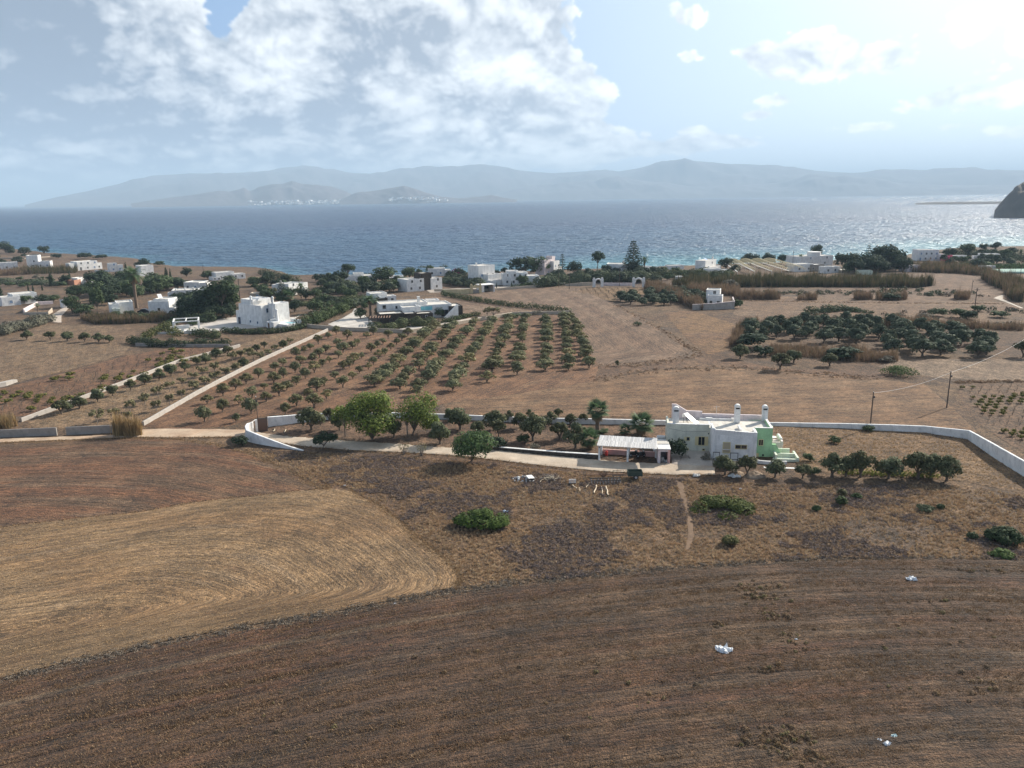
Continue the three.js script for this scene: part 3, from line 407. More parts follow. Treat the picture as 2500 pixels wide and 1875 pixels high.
// palms: each frond a mesh of its own
function frondGeo(L, fan, c1, c2) {
  const pos = [], nor = [], col = [], idx = [], put = (a, b, c, cc) => { const k = pos.length / 3; for (const v of [a, b, c]) { pos.push(v.x, v.y, v.z); nor.push(0, 1, 0); col.push(...cc); } idx.push(k, k + 1, k + 2); };
  const rib = (t) => fan ? new V3(L * t, L * (.12 * t - .5 * Math.max(0, t - .35) ** 1.6), 0) : new V3(L * t * (1 - .12 * t), L * (.42 * t - .72 * t * t), 0), K = fan ? 16 : 15;
  if (fan) { const c = rib(.42); put(new V3(0, 0, .02), new V3(0, 0, -.02), c, [.2, .2, .1]); for (let i = 0; i < K; i++) { const a = (i / (K - 1) - .5) * 3.6, r = L * .58 * (1 - .12 * Math.abs(a)), e = new V3(c.x + Math.cos(a) * r, c.y - r * .16 - Math.abs(a) * .03 * L, Math.sin(a) * r), w = new V3(-Math.sin(a), 0, Math.cos(a)).multiplyScalar(L * .035), m = c.clone().lerp(e, .55); put(c, m.clone().add(w), m.clone().sub(w), c1); put(m.clone().add(w), e, m.clone().sub(w), c2); } }
  else for (let i = 0; i < K; i++) { const t = .12 + .88 * i / K, p = rib(t), q = rib(Math.min(1, t + .06)), l = L * .26 * Math.sin(Math.PI * Math.min(1, t * .9 + .12)) + .06; for (const s of [-1, 1]) put(p, q, new V3(q.x + l * .45, p.y - l * .35, s * l), i % 2 ? c1 : c2); }
  return geoFrom(pos, null, col, idx);
}
function palm(name, H, L, n, fan, c1, c2, thick = .2, skirt = 0) {
  const g = new THREE.Group(); g.userData.kindName = name; g.userData.H = H; const th = H - L * .55;
  const tr = new THREE.Mesh(mergeGeometries([limbs([[0, -.3, 0, .04, th * .5, .03, thick * 1.15, thick * .9], [.04, th * .5, .03, 0, th, 0, thick * .9, thick * 1.1]], 9)]), palmBark); tr.name = 'trunk'; g.add(tr);
  const fr = [0, 1, 2].map(() => frondGeo(L * rr(.9, 1.08), fan, c1, c2)), dead = frondGeo(L * .8, fan, [.2, .14, .08], [.26, .19, .11]);
  for (let i = 0; i < n; i++) { const e = 1 - i / n, f = new THREE.Mesh(pick(fr), brightLeaf); f.name = 'frond'; f.position.y = th; f.rotation.set(0, i * 2.4, mix(-.55, 1.1, e), 'YXZ'); g.add(f); }
  for (let i = 0; i < skirt; i++) { const f = new THREE.Mesh(dead, leafMat); f.name = 'dead_frond'; f.position.y = th - .1; f.rotation.set(0, i * 2.4 + 1, rr(-1.3, -.95), 'YXZ'); g.add(f); }
  return shade(g);
}
const P1 = [.05, .09, .04], P2 = [.11, .165, .075];
const fanPalm = palm('fan_palm', 4.3, 2.25, 26, true, P1, P2, .3, 8), lowPalm = palm('fan_palm', 2.9, 2.3, 24, true, P1, P2, .4, 6), dwarfPalm = palm('fan_palm', 1.5, 1.3, 18, true, P1, P2, .14, 3), farPalm = palm('palm_tree', 8, 2.4, 26, false, P1, P2, .28, 14);

// a hedge: sprays along a line, all in one clipped or loose body
function hedge(name, label, px, H, W, n, c1, c2, { group, loose = .25, cat = 'hedge', size = .2 } = {}) {
  const pts = px.map(([x, y]) => G(x, y)), cl = []; let L = 0; for (let i = 1; i < pts.length; i++) L += Math.hypot(pts[i][0] - pts[i - 1][0], pts[i][2] - pts[i - 1][2]);
  const o = pts[0], N = Math.max(3, Math.round(L / (W * .55)));
  for (let k = 0; k <= N; k++) { let d = k / N * L, i = 1; while (i < pts.length - 1) { const s = Math.hypot(pts[i][0] - pts[i - 1][0], pts[i][2] - pts[i - 1][2]); if (d <= s) break; d -= s; i++; } const a = pts[i - 1], b = pts[i], t = d / (Math.hypot(b[0] - a[0], b[2] - a[2]) + 1e-6), h = H * rr(1 - loose, 1 + loose * .6); cl.push([mix(a[0], b[0], t) - o[0] + rr(-.2, .2) * W, mix(a[1], b[1], t) - o[1] + h * .48, mix(a[2], b[2], t) - o[2] + rr(-.2, .2) * W, W * .62, h * .55, W * .62]); }
  const m = mesh(name, foliage(cl, Math.round(n * (cat === 'thicket' ? 2.6 : 1.7)), size, c1, c2, { low: -.9, shell: .6 }), leafMat); m.position.set(...o); return tag(m, label, cat, group);
}
// grasses, reeds and scrub: uncountable, spread as copies
function tuftGeo(blades, h, spread, w, bend = .5) {
  const pos = [], col = [], idx = []; for (let i = 0; i < blades; i++) { const a = rnd() * 6.283, r = rnd() * spread * .35, x = Math.cos(a) * r, z = Math.sin(a) * r, L = h * rr(.6, 1.1), lx = Math.cos(a) * spread * rr(.2, 1) * bend, lz = Math.sin(a) * spread * rr(.2, 1) * bend, px = -Math.sin(a) * w, pz = Math.cos(a) * w, k = pos.length / 3, e = rr(.75, 1.2); pos.push(x - px, -.05, z - pz, x + px, -.05, z + pz, x + lx * .4 + px * .8, L * .6, z + lz * .4 + pz * .8, x + lx * .4 - px * .8, L * .6, z + lz * .4 - pz * .8, x + lx, L, z + lz); for (let j = 0; j < 5; j++) col.push(e, e, e); idx.push(k, k + 1, k + 2, k, k + 2, k + 3, k + 3, k + 2, k + 4); }
  return geoFrom(pos, null, col, idx);
}
const grassMat = new THREE.MeshPhysicalMaterial({ color: C(.74, .7, .66), vertexColors: true, roughness: 1, specularIntensity: .1, transmission: .25, thickness: 0, side: THREE.DoubleSide });
const mound = (n, r, h, s) => { const g = foliage([[0, h * .35, 0, r, h * .62, r]], n, s, [1, 1, 1], [.7, .7, .7], { low: -.3, shell: .55 }); return g; };
function scatter(name, label, category, geo, spots, colors, { s0 = .7, s1 = 1.3, m = grassMat } = {}) {   // spots: [x, z, size]
  const im = new THREE.InstancedMesh(geo, m, spots.length), M = new THREE.Matrix4(), q = new THREE.Quaternion(), e = new THREE.Euler(), c = new THREE.Color();
  spots.forEach(([x, z, s = 1], i) => { const k = s * rr(s0, s1); e.set(rr(-.12, .12), rnd() * 6.283, rr(-.12, .12)); q.setFromEuler(e); M.compose(new V3(x, ground(x, z) + .02, z), q, new V3(k * rr(.8, 1.2), k * rr(.75, 1.2), k * rr(.8, 1.2))); im.setMatrixAt(i, M); const f = rnd(), a = colors[Math.floor(rnd() * colors.length)], b = rr(.85, 1.15); im.setColorAt(i, c.setRGB(a[0] * b, a[1] * b, a[2] * b)); });
  im.name = numbered(name); im.castShadow = im.receiveShadow = true; scene.add(im); return tag(im, label, category, null, 'stuff');
}
function spread(pg, n, keep) { const [x0, x1, z0, z1] = box2(pg), out = []; let guard = n * 30; while (out.length < n && guard-- > 0) { const x = rr(x0, x1), z = rr(z0, z1); if (inside(pg, x, z) && (!keep || keep(x, z))) out.push([x, z]); } return out; }
// ---------------------------------------------------------------- planting
const pxA = (zx, zy) => [500 + zx * .3345, 640 + zy * .3345], pxL = (zx, zy) => [zx * .3134, 560 + zy * .3134];
{ // central orchard: single trees on the left rows, close rows on the right
  const ord = ['first', 'second', 'third', 'fourth', 'fifth'];
  const singles = [
    [[20, 1035], [135, 978], [225, 932], [305, 888], [395, 848], [515, 792], [570, 760], [670, 692], [725, 665], [770, 640], [830, 600], [900, 560], [960, 530]],
    [[0, 1165], [130, 1098], [250, 1042], [345, 988], [435, 938], [505, 884], [575, 848], [660, 808], [700, 752], [785, 728], [840, 697], [885, 662], [970, 612], [1040, 565]],
    [[230, 1172], [340, 1108], [450, 1022], [545, 978], [600, 934], [670, 898], [735, 852], [800, 808], [860, 764], [910, 737], [975, 702], [1010, 662], [1080, 630], [1115, 612], [1180, 556], [1230, 532]],
    [[590, 1112], [670, 1052], [755, 988], [820, 944], [870, 905], [950, 854], [1010, 790], [1055, 774], [1090, 745], [1145, 704], [1215, 662], [1260, 625], [1300, 600], [1340, 560]],
    [[800, 1062], [890, 1003], [1010, 918], [1080, 853], [1130, 812], [1195, 787], [1232, 752], [1270, 705], [1315, 682], [1360, 642], [1400, 603], [1440, 572], [1485, 540]]];
  singles.forEach((row, r) => row.forEach(([x, y]) => { const p = G(...pxA(x, y)); stand(pick(olivesPale), p, rr(1.8, 3.1), `pale green olive tree in the ${ord[r]} open row from the orchard's left wall`, 'olive tree', `orchard trees, ${ord[r]} row from the left wall`, { wide: rr(.85, 1.3), tilt: rr(-.1, .1) }); }));
  const close = [[918, 946, 1062, 802], [975, 950, 1109, 800], [1018, 966, 1162, 792], [1102, 953, 1202, 788], [1192, 936, 1247, 781], [1258, 915, 1283, 778], [1333, 905, 1332, 780], [1386, 905, 1380, 778], [1440, 900, 1394, 780]];
  const from = ['leftmost', 'second', 'third', 'fourth', 'middle', 'sixth', 'seventh', 'eighth', 'rightmost'];
  close.forEach(([x0, y0, x1, y1], r) => { const a = G(x0, y0), b = G(x1, y1), L = Math.hypot(a[0] - b[0], a[2] - b[2]), n = Math.round(L / 5.2); for (let i = 0; i <= n; i++) { if (i && rnd() < .05) continue; const t = clamp((i + rr(-.18, .18)) / n), x = mix(a[0], b[0], t) + rr(-.5, .5), z = mix(a[2], b[2], t) + rr(-.5, .5); stand(pick(olivesPale), [x, ground(x, z), z], rr(1.9, 3.2), `pale olive tree in the ${from[r]} of the nine close orchard rows`, 'olive tree', `orchard trees, ${from[r]} close row`, { wide: rr(1.1, 1.7), tilt: rr(-.1, .1) }); } });
}
// dark olives along the left grey wall
[[480, 1442], [530, 1420], [620, 1398], [765, 1347], [880, 1297], [1020, 1257], [1130, 1212], [1240, 1177], [1335, 1142], [1440, 1108], [1540, 1067], [1605, 1047], [1685, 1012], [1775, 982]].forEach(([x, y]) => stand(pick(olivesDark), G(...pxL(x, y)), rr(2, 2.9), 'dark green small fruit tree beside the long grey wall of the left vineyard', 'fruit tree', 'fruit trees along the left vineyard wall', { wide: rr(.95, 1.2), name: 'fruit_tree' }));
[[760, 1515], [1000, 1500], [895, 1475], [1015, 1420], [1130, 1370], [1220, 1420], [1325, 1370], [1235, 1315], [1325, 1270], [1420, 1225], [1415, 1320], [1515, 1270], [1600, 1230], [1510, 1185], [1580, 1150], [1675, 1110], [1680, 1190], [1760, 1145], [1840, 1110], [1895, 1080], [1810, 1030], [1880, 1010], [1945, 990], [2000, 960], [1975, 1030], [2030, 1010]].map(([x, y]) => pxL(x, y)).concat([[80, 880], [160, 835], [225, 800], [70, 800], [205, 720], [265, 705], [325, 690], [410, 720], [465, 690], [515, 665], [620, 605]].map(([x, y]) => pxA(x, y))).forEach(([x, y]) => stand(pick(saplings), G(x, y), rr(2.0, 2.8), 'thin young tree on the golden strip between the two grey walls', 'young tree', 'young trees between the grey walls', { wide: rr(.95, 1.25) }));
[[285, 775], [380, 662], [435, 632], [575, 632]].map(([x, y]) => pxA(x, y)).forEach(([x, y]) => stand(pick(olivesDark), G(x, y), rr(2, 2.5), 'fuller green tree among the thin young trees near the top of the golden strip', 'fruit tree', 'fuller trees on the golden strip', { name: 'fruit_tree' }));
[[210, 862, 'leftmost tree'], [395, 867, 'second tree'], [525, 872, 'third tree'], [665, 877, 'fourth tree'], [770, 882, 'fifth and widest tree'], [855, 882, 'last and smallest tree']].forEach(([x, y, w], i) => stand(olivesDark[i % 5], G(...pxL(x, y)), i === 5 ? 2.2 : 2.9, `${w} of the umbrella shaped row above the left vineyard`, 'fruit tree', 'row of six trees above the left vineyard', { wide: i === 4 ? 1.45 : 1.2, name: 'fruit_tree' }));
// garden of the near house: olives
const gardenOlive = [[760, 1051, 55, 1.15, 'nearest the brown gate'], [803, 1027, 32, 1, 'against the white wall behind the one nearest the gate'], [829, 1051, 42, 1, 'left of the tall light green tree'], [962, 1069, 46, .95, 'dark and round, between the two tall light green trees'], [1075, 1085, 56, 1, 'just right of the second tall light green tree'], [1124, 1050, 54, 1.1, 'high above the feathery tamarisk'], [1100, 1030, 34, 1, 'at the white wall right of the tall trees'], [1165, 1064, 38, 1.05, 'small and round above the tamarisk'], [1207, 1051, 48, 1.15, 'in the garden middle by the back wall'], [1217, 1066, 42, 1, 'in front of the garden middle'], [1241, 1031, 30, .9, 'small, touching the back wall'], [1301, 1077, 66, 1, 'big, with pale leafy shoots at its foot'], [1270, 1046, 40, 1.05, 'behind the big one at the garden middle'], [1341, 1041, 36, 1.15, 'low and wide by the back wall'], [1366, 1074, 46, 1.1, 'grey, left of the darkest one'], [1393, 1041, 32, 1.1, 'by the back wall left of the tall palm'], [1406, 1095, 62, 1.1, 'darkest, left of the low fan palm'], [1295, 1020, 22, 1, 'tiny, above the back wall'], [1363, 1020, 24, 1.1, 'small, peeping over the back wall'], [1423, 1034, 26, 1, 'just left of the tall fan palm']];
gardenOlive.forEach(([x, y, h, w, where]) => plant(pick(olivesDark), x, y, h, `garden olive tree ${where}`, 'olive tree', 'olives inside the white walls', { wide: w }));
[[1770, 1159, 46, 1.2, 'at the corner of the paved yard'], [1824, 1161, 50, 1, 'in front of the white wing'], [1892, 1165, 43, 1.1, 'in front of the pale green terrace walls'], [1960, 1168, 34, 1.2, 'small, just right of the pale green terrace'], [2030, 1165, 58, 1.1, 'tall, first of the close row on the right'], [2065, 1163, 46, 1.05, 'second of the close row on the right'], [2101, 1165, 60, 1, 'third of the close row on the right'], [2169, 1168, 50, 1.25, 'fourth of the close row on the right'], [2240, 1168, 62, 1.05, 'biggest of the close row on the right'], [2270, 1166, 54, 1.1, 'last but one of the close row on the right'], [2311, 1174, 53, 1.05, 'at the right end of the close row']].forEach(([x, y, h, w, where], i) => plant(olivesDark[i % 5], x, y, h, `dark olive tree ${where}`, 'olive tree', 'olive row in front of and right of the near house', { wide: w }));
// the two tall light trees
{
  const L1 = [.06, .095, .022], L2 = [.24, .29, .062];
  const t1 = roundTree('light_green_tree', { H: 7.2, R: 3.7, stem: .03, n: 8000, size: .16, c1: L1, c2: L2, m: brightLeaf, lumps: 34, squash: .62, trunk: .17 });
  const t2 = roundTree('light_green_tree', { H: 6.6, R: 2.8, stem: .12, n: 3400, size: .15, c1: L1, c2: L2, m: brightLeaf, lumps: 26, squash: .62, lean: 1.6, trunk: .14 });
  const t3 = roundTree('light_green_tree', { H: 5, R: 1.7, stem: .3, n: 1000, size: .15, c1: L1, c2: L2, m: brightLeaf, lumps: 8, squash: .5, trunk: .1 });
  plant(t1, 909, 1075, 122, 'tallest light green tree with the broad crown in the garden', 'tree', null, { turn: .4 });
  plant(t2, 1004, 1064, 108, 'wind-bent light green tree leaning right in the garden', 'tree', null, { turn: 0 });
  plant(t3, 843, 1067, 86, 'slim light green tree left of the tallest one', 'tree', null, { turn: 1 });
  const bare = proto('bare_tree', 4.5, [['trunk', limbs([[0, -.2, 0, 0, 1.6, 0, .1, .08], ...[...Array(26)].map(() => { const a = rnd() * 6.28, r = rr(.3, 1.1), y = rr(2.4, 4.6); return [0, rr(1.2, 1.9), 0, Math.cos(a) * r, y, Math.sin(a) * r, .04, .008]; })], 4), greyBark]]);
  plant(bare, 995, 1066, 78, 'grey leafless tree between the two tall light green trees', 'tree');
  plant(roundTree('light_green_shrub', { H: 3.2, R: 1.6, stem: .08, n: 1000, size: .15, c1: L1, c2: L2, m: brightLeaf, lumps: 8, trunk: .05 }), 1048, 1060, 56, 'bright green leafy shrub under the wind-bent tree', 'shrub');
  plant(roundTree('bent_bush', { H: 2.6, R: 1.5, stem: .2, n: 1500, size: .12, c1: D1, c2: [.06, .09, .04], lean: .9, trunk: .06 }), 786, 1098, 47, 'dark wind-bent bush at the edge of the driveway', 'bush', null, { turn: .1 });
  plant(roundTree('tamarisk', { H: 4.2, R: 3.0, stem: .05, n: 3800, size: .16, c1: [.04, .075, .03], c2: [.12, .18, .06], lean: .7, lumps: 14, m: brightLeaf, trunk: .07 }), 1148, 1129, 78, 'big feathery green tamarisk bush beside the driveway', 'bush', null, { turn: 0, wide: .95 });
  const twig = proto('thin_shrub', 2, [['trunk', limbs([...Array(22)].map(() => { const a = rnd() * 6.28, r = rr(.2, .9), y = rr(1, 1.9); return [0, -.1, 0, Math.cos(a) * r, y, Math.sin(a) * r, .03, .008]; }), 4), greyBark], ['crown', foliage([[0, 1.3, 0, .8, .6, .8]], 160, .09, [.15, .14, .08], [.22, .2, .1]), leafMat]]);
  plant(twig, 987, 1109, 32, 'thin twiggy shrub at the drive edge, left of the other', 'shrub'); plant(twig, 1030, 1112, 32, 'thin twiggy shrub at the drive edge, nearer the tamarisk', 'shrub');
}
plant(fanPalm, 1459, 1052, 70, 'tallest fan palm behind the car port', 'palm'); plant(lowPalm, 1566, 1060, 46, 'stout fan palm between the car port and the house', 'palm'); plant(lowPalm, 1439, 1097, 45, 'fan palm at the left end of the car port', 'palm', null, { wide: .8 }); plant(dwarfPalm, 1526, 1060, 22, 'dwarf fan palm behind the car port', 'palm');
plant(bushesDark[0], 1651, 1117, 48, 'dark leafy shrub between the pink shed and the house wall', 'bush', null, { wide: .85 }); plant(bushesGrey[0], 1725, 1125, 18, 'small dark shrub in the yard corner', 'bush'); plant(bushesDark[1], 1214, 1094, 27, 'low dark bush behind the retaining wall', 'bush', null, { wide: 1.5 }); plant(bushesGrey[1], 1303, 1098, 16, 'low reddish shrub behind the retaining wall', 'bush', null, { wide: 1.4 }); plant(bushes[0], 1278, 1082, 24, 'small pale shrub under the big garden olive', 'bush'); plant(bushes[1], 1470, 1060, 14, 'low shrub at the foot of the tallest palm', 'bush', null, { wide: 2 });
plant(bushesDark[0], 586, 1088, 24, 'dark bush at the corner of the sloping white wall', 'bush', null, { wide: 1.2 }); plant(bushes[2], 2037, 1082, 20, 'spiky green bush on the dry lawn', 'bush'); plant(bushes[0], 2120, 1053, 14, 'green bush at the foot of the pole by the wall', 'bush', null, { wide: 1.4 }); plant(bushes[1], 1973, 1127, 21, 'round green bush between the terrace and the olive row', 'bush'); plant(bushes[1], 1990, 1158, 16, 'yellowish shrub under the olive row', 'bush', null, { wide: 1.3 });
hedge('grape_vine_row', 'low yellow green vines growing under the olive row', [[2055, 1157], [2120, 1158], [2200, 1162], [2285, 1166]], .7, .9, 700, [.16, .2, .04], [.28, .27, .07], { cat: 'vines', size: .14, loose: .5 });
// bushes in the scrub
function spreadBush(px, py, wpx, hm, label, c1, c2, n, name = 'mastic_bush') {
  const p = G(px, py), R = wpx * scaleAt(p) / 2, cl = []; for (let i = 0; i < 26; i++) { const a = rnd() * 6.283, r = Math.sqrt(rnd()) * .82; cl.push([Math.cos(a) * r * R, hm * (.28 + .3 * (1 - r * r)), Math.sin(a) * r * R * .9, R * .3, hm * .42 * (1.05 - r * .5), R * .3]); }
  const m = mesh(name, foliage(cl, n, .15, c1, c2, { low: -.2, shell: .6, flat: .7 }), leafMat); m.position.set(p[0], p[1], p[2]); return tag(m, label, 'bush', 'bushes on the scrub below the house');
}
spreadBush(1177, 1282, 128, 1.7, 'round bright green cushion bush in the middle of the scrub', [.028, .05, .01], [.1, .145, .03], 5200);
spreadBush(1764, 1244, 146, 1.1, 'flat wide green bush beside the footpath', [.04, .055, .015], [.11, .125, .032], 4200);
spreadBush(1780, 1330, 44, 1.1, 'small browned green bush below the flat wide one', [.07, .08, .03], [.17, .15, .06], 1100);
spreadBush(2452, 1322, 72, 1.7, 'dark green bush near the right edge of the scrub', [.02, .035, .016], [.06, .085, .035], 2200); spreadBush(2444, 1357, 48, .7, 'brighter low bush just below the dark one at the right edge', [.05, .08, .02], [.12, .16, .05], 1000);
spreadBush(2053, 1232, 26, 1.2, 'narrow green bush under the right olive row', [.04, .06, .025], [.1, .13, .05], 500); spreadBush(2055, 1210, 20, 1, 'narrow brown topped bush just above another below the olive row', [.08, .08, .04], [.13, .12, .06], 300); spreadBush(2090, 1215, 22, .6, 'small dark bush right of the narrow green one', [.04, .06, .025], [.1, .13, .05], 300); spreadBush(2258, 1246, 44, .7, 'low grey green double bush on the right scrub', [.06, .075, .04], [.12, .13, .07], 700); spreadBush(2296, 1242, 18, .6, 'tiny dark bush next to the grey green double bush', [.03, .045, .02], [.07, .09, .04], 260); spreadBush(1994, 1247, 20, .7, 'small dark green bush below the pale green terrace', [.03, .05, .02], [.08, .11, .04], 300); spreadBush(2373, 1315, 20, .8, 'little dark bush left of the big dark one at the right edge', [.03, .045, .02], [.07, .09, .04], 300); spreadBush(2196, 915, 92, 1.9, 'large green bush at the end of the pale bare strip', [.05, .075, .025], [.12, .16, .055], 1800); spreadBush(1555, 795, 24, 1.4, 'lone green shrub on the pale curved field', [.045, .06, .03], [.1, .12, .06], 400);
spreadBush(1506, 894, 12, 1.6, 'lone small tree like shrub below the curved field', [.05, .06, .03], [.1, .12, .06], 200);
// the small dark grove by the gates and the big grove on the right
{
  const pg = poly([[1500, 728], [1560, 722], [1640, 714], [1690, 716], [1722, 735], [1660, 746], [1580, 750], [1530, 745]]), done = [];
  for (const [x, z] of spread(pg, 400)) { if (done.length < 34 && done.every(([a, b]) => Math.hypot(a - x, b - z) > 4.3)) { done.push([x, z]); stand(pick(olivesFar), [x, ground(x, z), z], rr(3, 3.8), 'dark olive tree of the small dense grove near the arched gates', 'olive tree', 'small dark grove by the arched gates', { wide: rr(1.2, 1.5) }); } }
}
{
  const pg = poly([[1822, 806], [1900, 795], [2100, 792], [2260, 800], [2330, 815], [2400, 835], [2470, 872], [2380, 876], [2200, 868], [2090, 842], [2000, 838], [1900, 826], [1830, 838]]), done = [];
  for (const [x, z] of spread(pg, 2500)) { if (done.length < 78 && done.every(([a, b]) => Math.hypot(a - x, b - z) > 4.9)) { done.push([x, z]); stand(pick(olivesFar), [x, ground(x, z), z], rr(3.4, 4.4), 'dark blue green olive tree of the big grove on the right', 'olive tree', 'big olive grove on the right', { wide: rr(.95, 1.5), tilt: rr(-.1, .1) }); } }
}
[[1807, 876, 33, 'leftmost one'], [1904, 903, 40, 'second one, tallest'], [1938, 886, 30, 'third one, behind the tallest'], [2026, 894, 30, 'rightmost one']].forEach(([x, y, h, w], i) => plant(olivesDark[i], x, y, h, `stray olive tree below the big grove's reeds, ${w}`, 'olive tree', 'stray olives below the right grove', { wide: 1.25 }));
// vines
{
  const vine = proto('grape_vine', .9, [['stem', limbs([[0, -.1, 0, .03, .35, .02, .045, .03], [.03, .35, .02, .3, .7, .1, .025, .01], [.03, .35, .02, -.28, .65, -.12, .025, .01], [.03, .35, .02, .05, .75, -.3, .02, .01]], 4), barkMat], ['leaves', foliage([[0, .55, 0, .5, .25, .5], [.25, .5, .2, .35, .2, .35]], 80, .14, [.07, .08, .02], [.18, .16, .04]), leafMat]]);
  const bareVine = proto('grape_vine', .9, [['stem', limbs([[0, -.1, 0, .03, .35, .02, .05, .035], [.03, .35, .02, .32, .75, .1, .03, .015], [.03, .35, .02, -.3, .7, -.12, .03, .015], [.03, .35, .02, .05, .8, -.3, .025, .012]], 4), barkMat]]);
  let n = 0; const lp = poly([[-20, 1012], [90, 1005], [250, 960], [420, 898], [560, 852], [490, 845], [300, 878], [180, 912], [0, 962]]), a0 = G(250, 940), done = [];
  const ux = [.93, -.36], uz = [.36, .93];
  for (let i = -40; i < 40; i++) for (let j = -30; j < 30; j++) { const x = a0[0] + ux[0] * i * 2.5 + uz[0] * j * 2.1 + rr(-.5, .5), z = a0[2] + ux[1] * i * 2.5 + uz[1] * j * 2.1 + rr(-.5, .5); if (!inside(lp, x, z) || n > 215 || rnd() < .25) continue; n++; const d = noise(x / 14, z / 9) > -.05; stand(d ? vine : bareVine, [x, ground(x, z), z], rr(.8, 1.35), d ? 'low leafy vine on the red soil of the left vineyard' : 'low nearly leafless vine on the red soil of the left vineyard', 'vine', d ? 'leafy vines of the left vineyard' : 'bare vines of the left vineyard', { wide: rr(1, 1.6) }); }
  const rp = poly([[2345, 945], [2500, 940], [2510, 1100], [2440, 1060], [2385, 1010]]), b0 = G(2430, 1000); let k = 0;
  for (let i = -30; i < 30; i++) for (let j = -30; j < 30; j++) { const x = b0[0] + i * 1.8 + rr(-.25, .25) + j * .3, z = b0[2] + j * 1.9 + rr(-.25, .25); if (!inside(rp, x, z) || k > 84) continue; k++; const d = noise(x / 9 + 5, z / 7) > .12; stand(d ? vine : bareVine, [x, ground(x, z), z], rr(.7, 1.0), d ? 'low leafy vine in the vineyard outside the right garden wall' : 'small bare vine stock in the vineyard outside the right garden wall', 'vine', d ? 'leafy vines of the right vineyard' : 'bare vines of the right vineyard'); }
}
{ const pg = poly([[1400, 712], [1450, 706], [1560, 704], [1612, 712], [1510, 722], [1500, 736], [1450, 722]]), a = G(1500, 715), stock = proto('grape_vine', 1.2, [['stem', limbs([[0, -.1, 0, 0, 1.2, 0, .06, .045], [0, .7, 0, .35, 1.0, .1, .04, .02], [0, .7, 0, -.35, 1.0, -.1, .04, .02]], 4), barkMat]]); let n = 0; for (let i = -25; i < 25; i++) for (let j = -12; j < 12; j++) { const x = a[0] + i * 2.6 + rr(-.2, .2), z = a[2] + j * 3.2 + rr(-.2, .2); if (n < 85 && inside(pg, x, z)) { n++; stand(stock, [x, ground(x, z), z], rr(1.1, 1.5), 'bare vine stock in the ochre vineyard before the arched gates', 'vine', 'vines before the arched gates'); } } }
// reeds: belts of tall cane that nobody could count
const reedGeo = tuftGeo(9, 3.2, 1.2, .05, .75), reedBr = [[.29, .21, .145], [.34, .25, .17], [.25, .18, .135], [.21, .17, .11]], reedGr = [[.1, .105, .055], [.15, .135, .075], [.22, .175, .105], [.08, .09, .045]];
function reeds(label, list, n, colors, s = 1, geo = reedGeo) { const pg = poly(list); return scatter('reed_bed', label, 'reeds', geo, spread(pg, n).map(([x, z]) => [x, z, s * (.75 + .5 * smooth(-.4, .5, noise(x / 6, z / 6)))]), colors); }
reeds('long green and brown reed belt in front of the greenhouse', [[1640, 700], [1700, 692], [1900, 689], [2200, 690], [2285, 697], [2240, 703], [2000, 701], [1750, 702], [1650, 706]], 3600, reedGr, 1.25);
reeds('brown reed belt running down from the right arched gate', [[1572, 706], [1590, 700], [1640, 712], [1682, 728], [1712, 748], [1716, 758], [1690, 754], [1660, 740], [1600, 718]], 2200, reedBr, .9);
reeds('tall brown reeds left of the big olive grove', [[1800, 800], [1850, 790], [1835, 812], [1815, 845], [1780, 850]], 700, reedBr, .7);
reeds('brown reed line along the far side of the big olive grove', [[1850, 796], [2000, 786], [2250, 786], [2330, 796], [2500, 802], [2500, 808], [2300, 802], [2000, 792], [1870, 800]], 1600, reedBr, .65);
reeds('brown reed fringe along the near side of the big olive grove', [[1860, 858], [1900, 850], [2000, 856], [2100, 862], [2190, 872], [2190, 884], [2100, 884], [1980, 874], [1880, 870]], 1500, reedBr, .55);
reeds('low brown reeds behind the walled hut', [[1660, 712], [1720, 706], [1800, 712], [1810, 726], [1900, 728], [1905, 732], [1800, 732], [1790, 722], [1700, 720]], 1500, reedBr, .9);
reeds('single dry reed clump on the far brown field, left', [[2085, 728], [2125, 726], [2130, 732], [2090, 733]], 160, reedBr, .9); reeds('dry reed clump with a dark shrub in the far brown field', [[2140, 729], [2210, 726], [2215, 733], [2140, 734]], 260, reedBr, .85); reeds('dry reed clump left of the far lane', [[2330, 728], [2365, 726], [2368, 732], [2335, 733]], 150, reedBr, .9); reeds('low dry reeds right of the hut', [[1945, 730], [1990, 728], [1995, 733], [1950, 734]], 160, reedBr, .7);
reeds('reed belt below the white house at the far right', [[2195, 655], [2300, 652], [2420, 668], [2430, 676], [2330, 668], [2220, 664]], 1900, reedGr.concat(reedBr), 1.1); reeds('reed belt beside the green nets at the far right', [[2395, 680], [2430, 680], [2520, 705], [2520, 728], [2460, 712], [2420, 698]], 1500, reedGr.concat(reedBr), 1.2); reeds('reeds beside the lane at the far right edge', [[2450, 716], [2500, 714], [2500, 738], [2470, 734]], 500, reedGr.concat(reedBr), 1.1);
reeds('reed belt in front of the far left white houses', [[30, 664], [90, 660], [190, 660], [185, 667], [110, 669], [60, 670]], 800, reedGr, 1.1); reeds('brown reeds at the far left edge', [[-60, 668], [60, 664], [80, 670], [-60, 676]], 500, reedBr, 1.1);
reeds('green brown reed and shrub belt below the arched left houses', [[195, 778], [250, 782], [330, 782], [410, 778], [440, 772], [430, 784], [330, 790], [230, 792]], 1500, reedGr.concat(reedBr), .75);
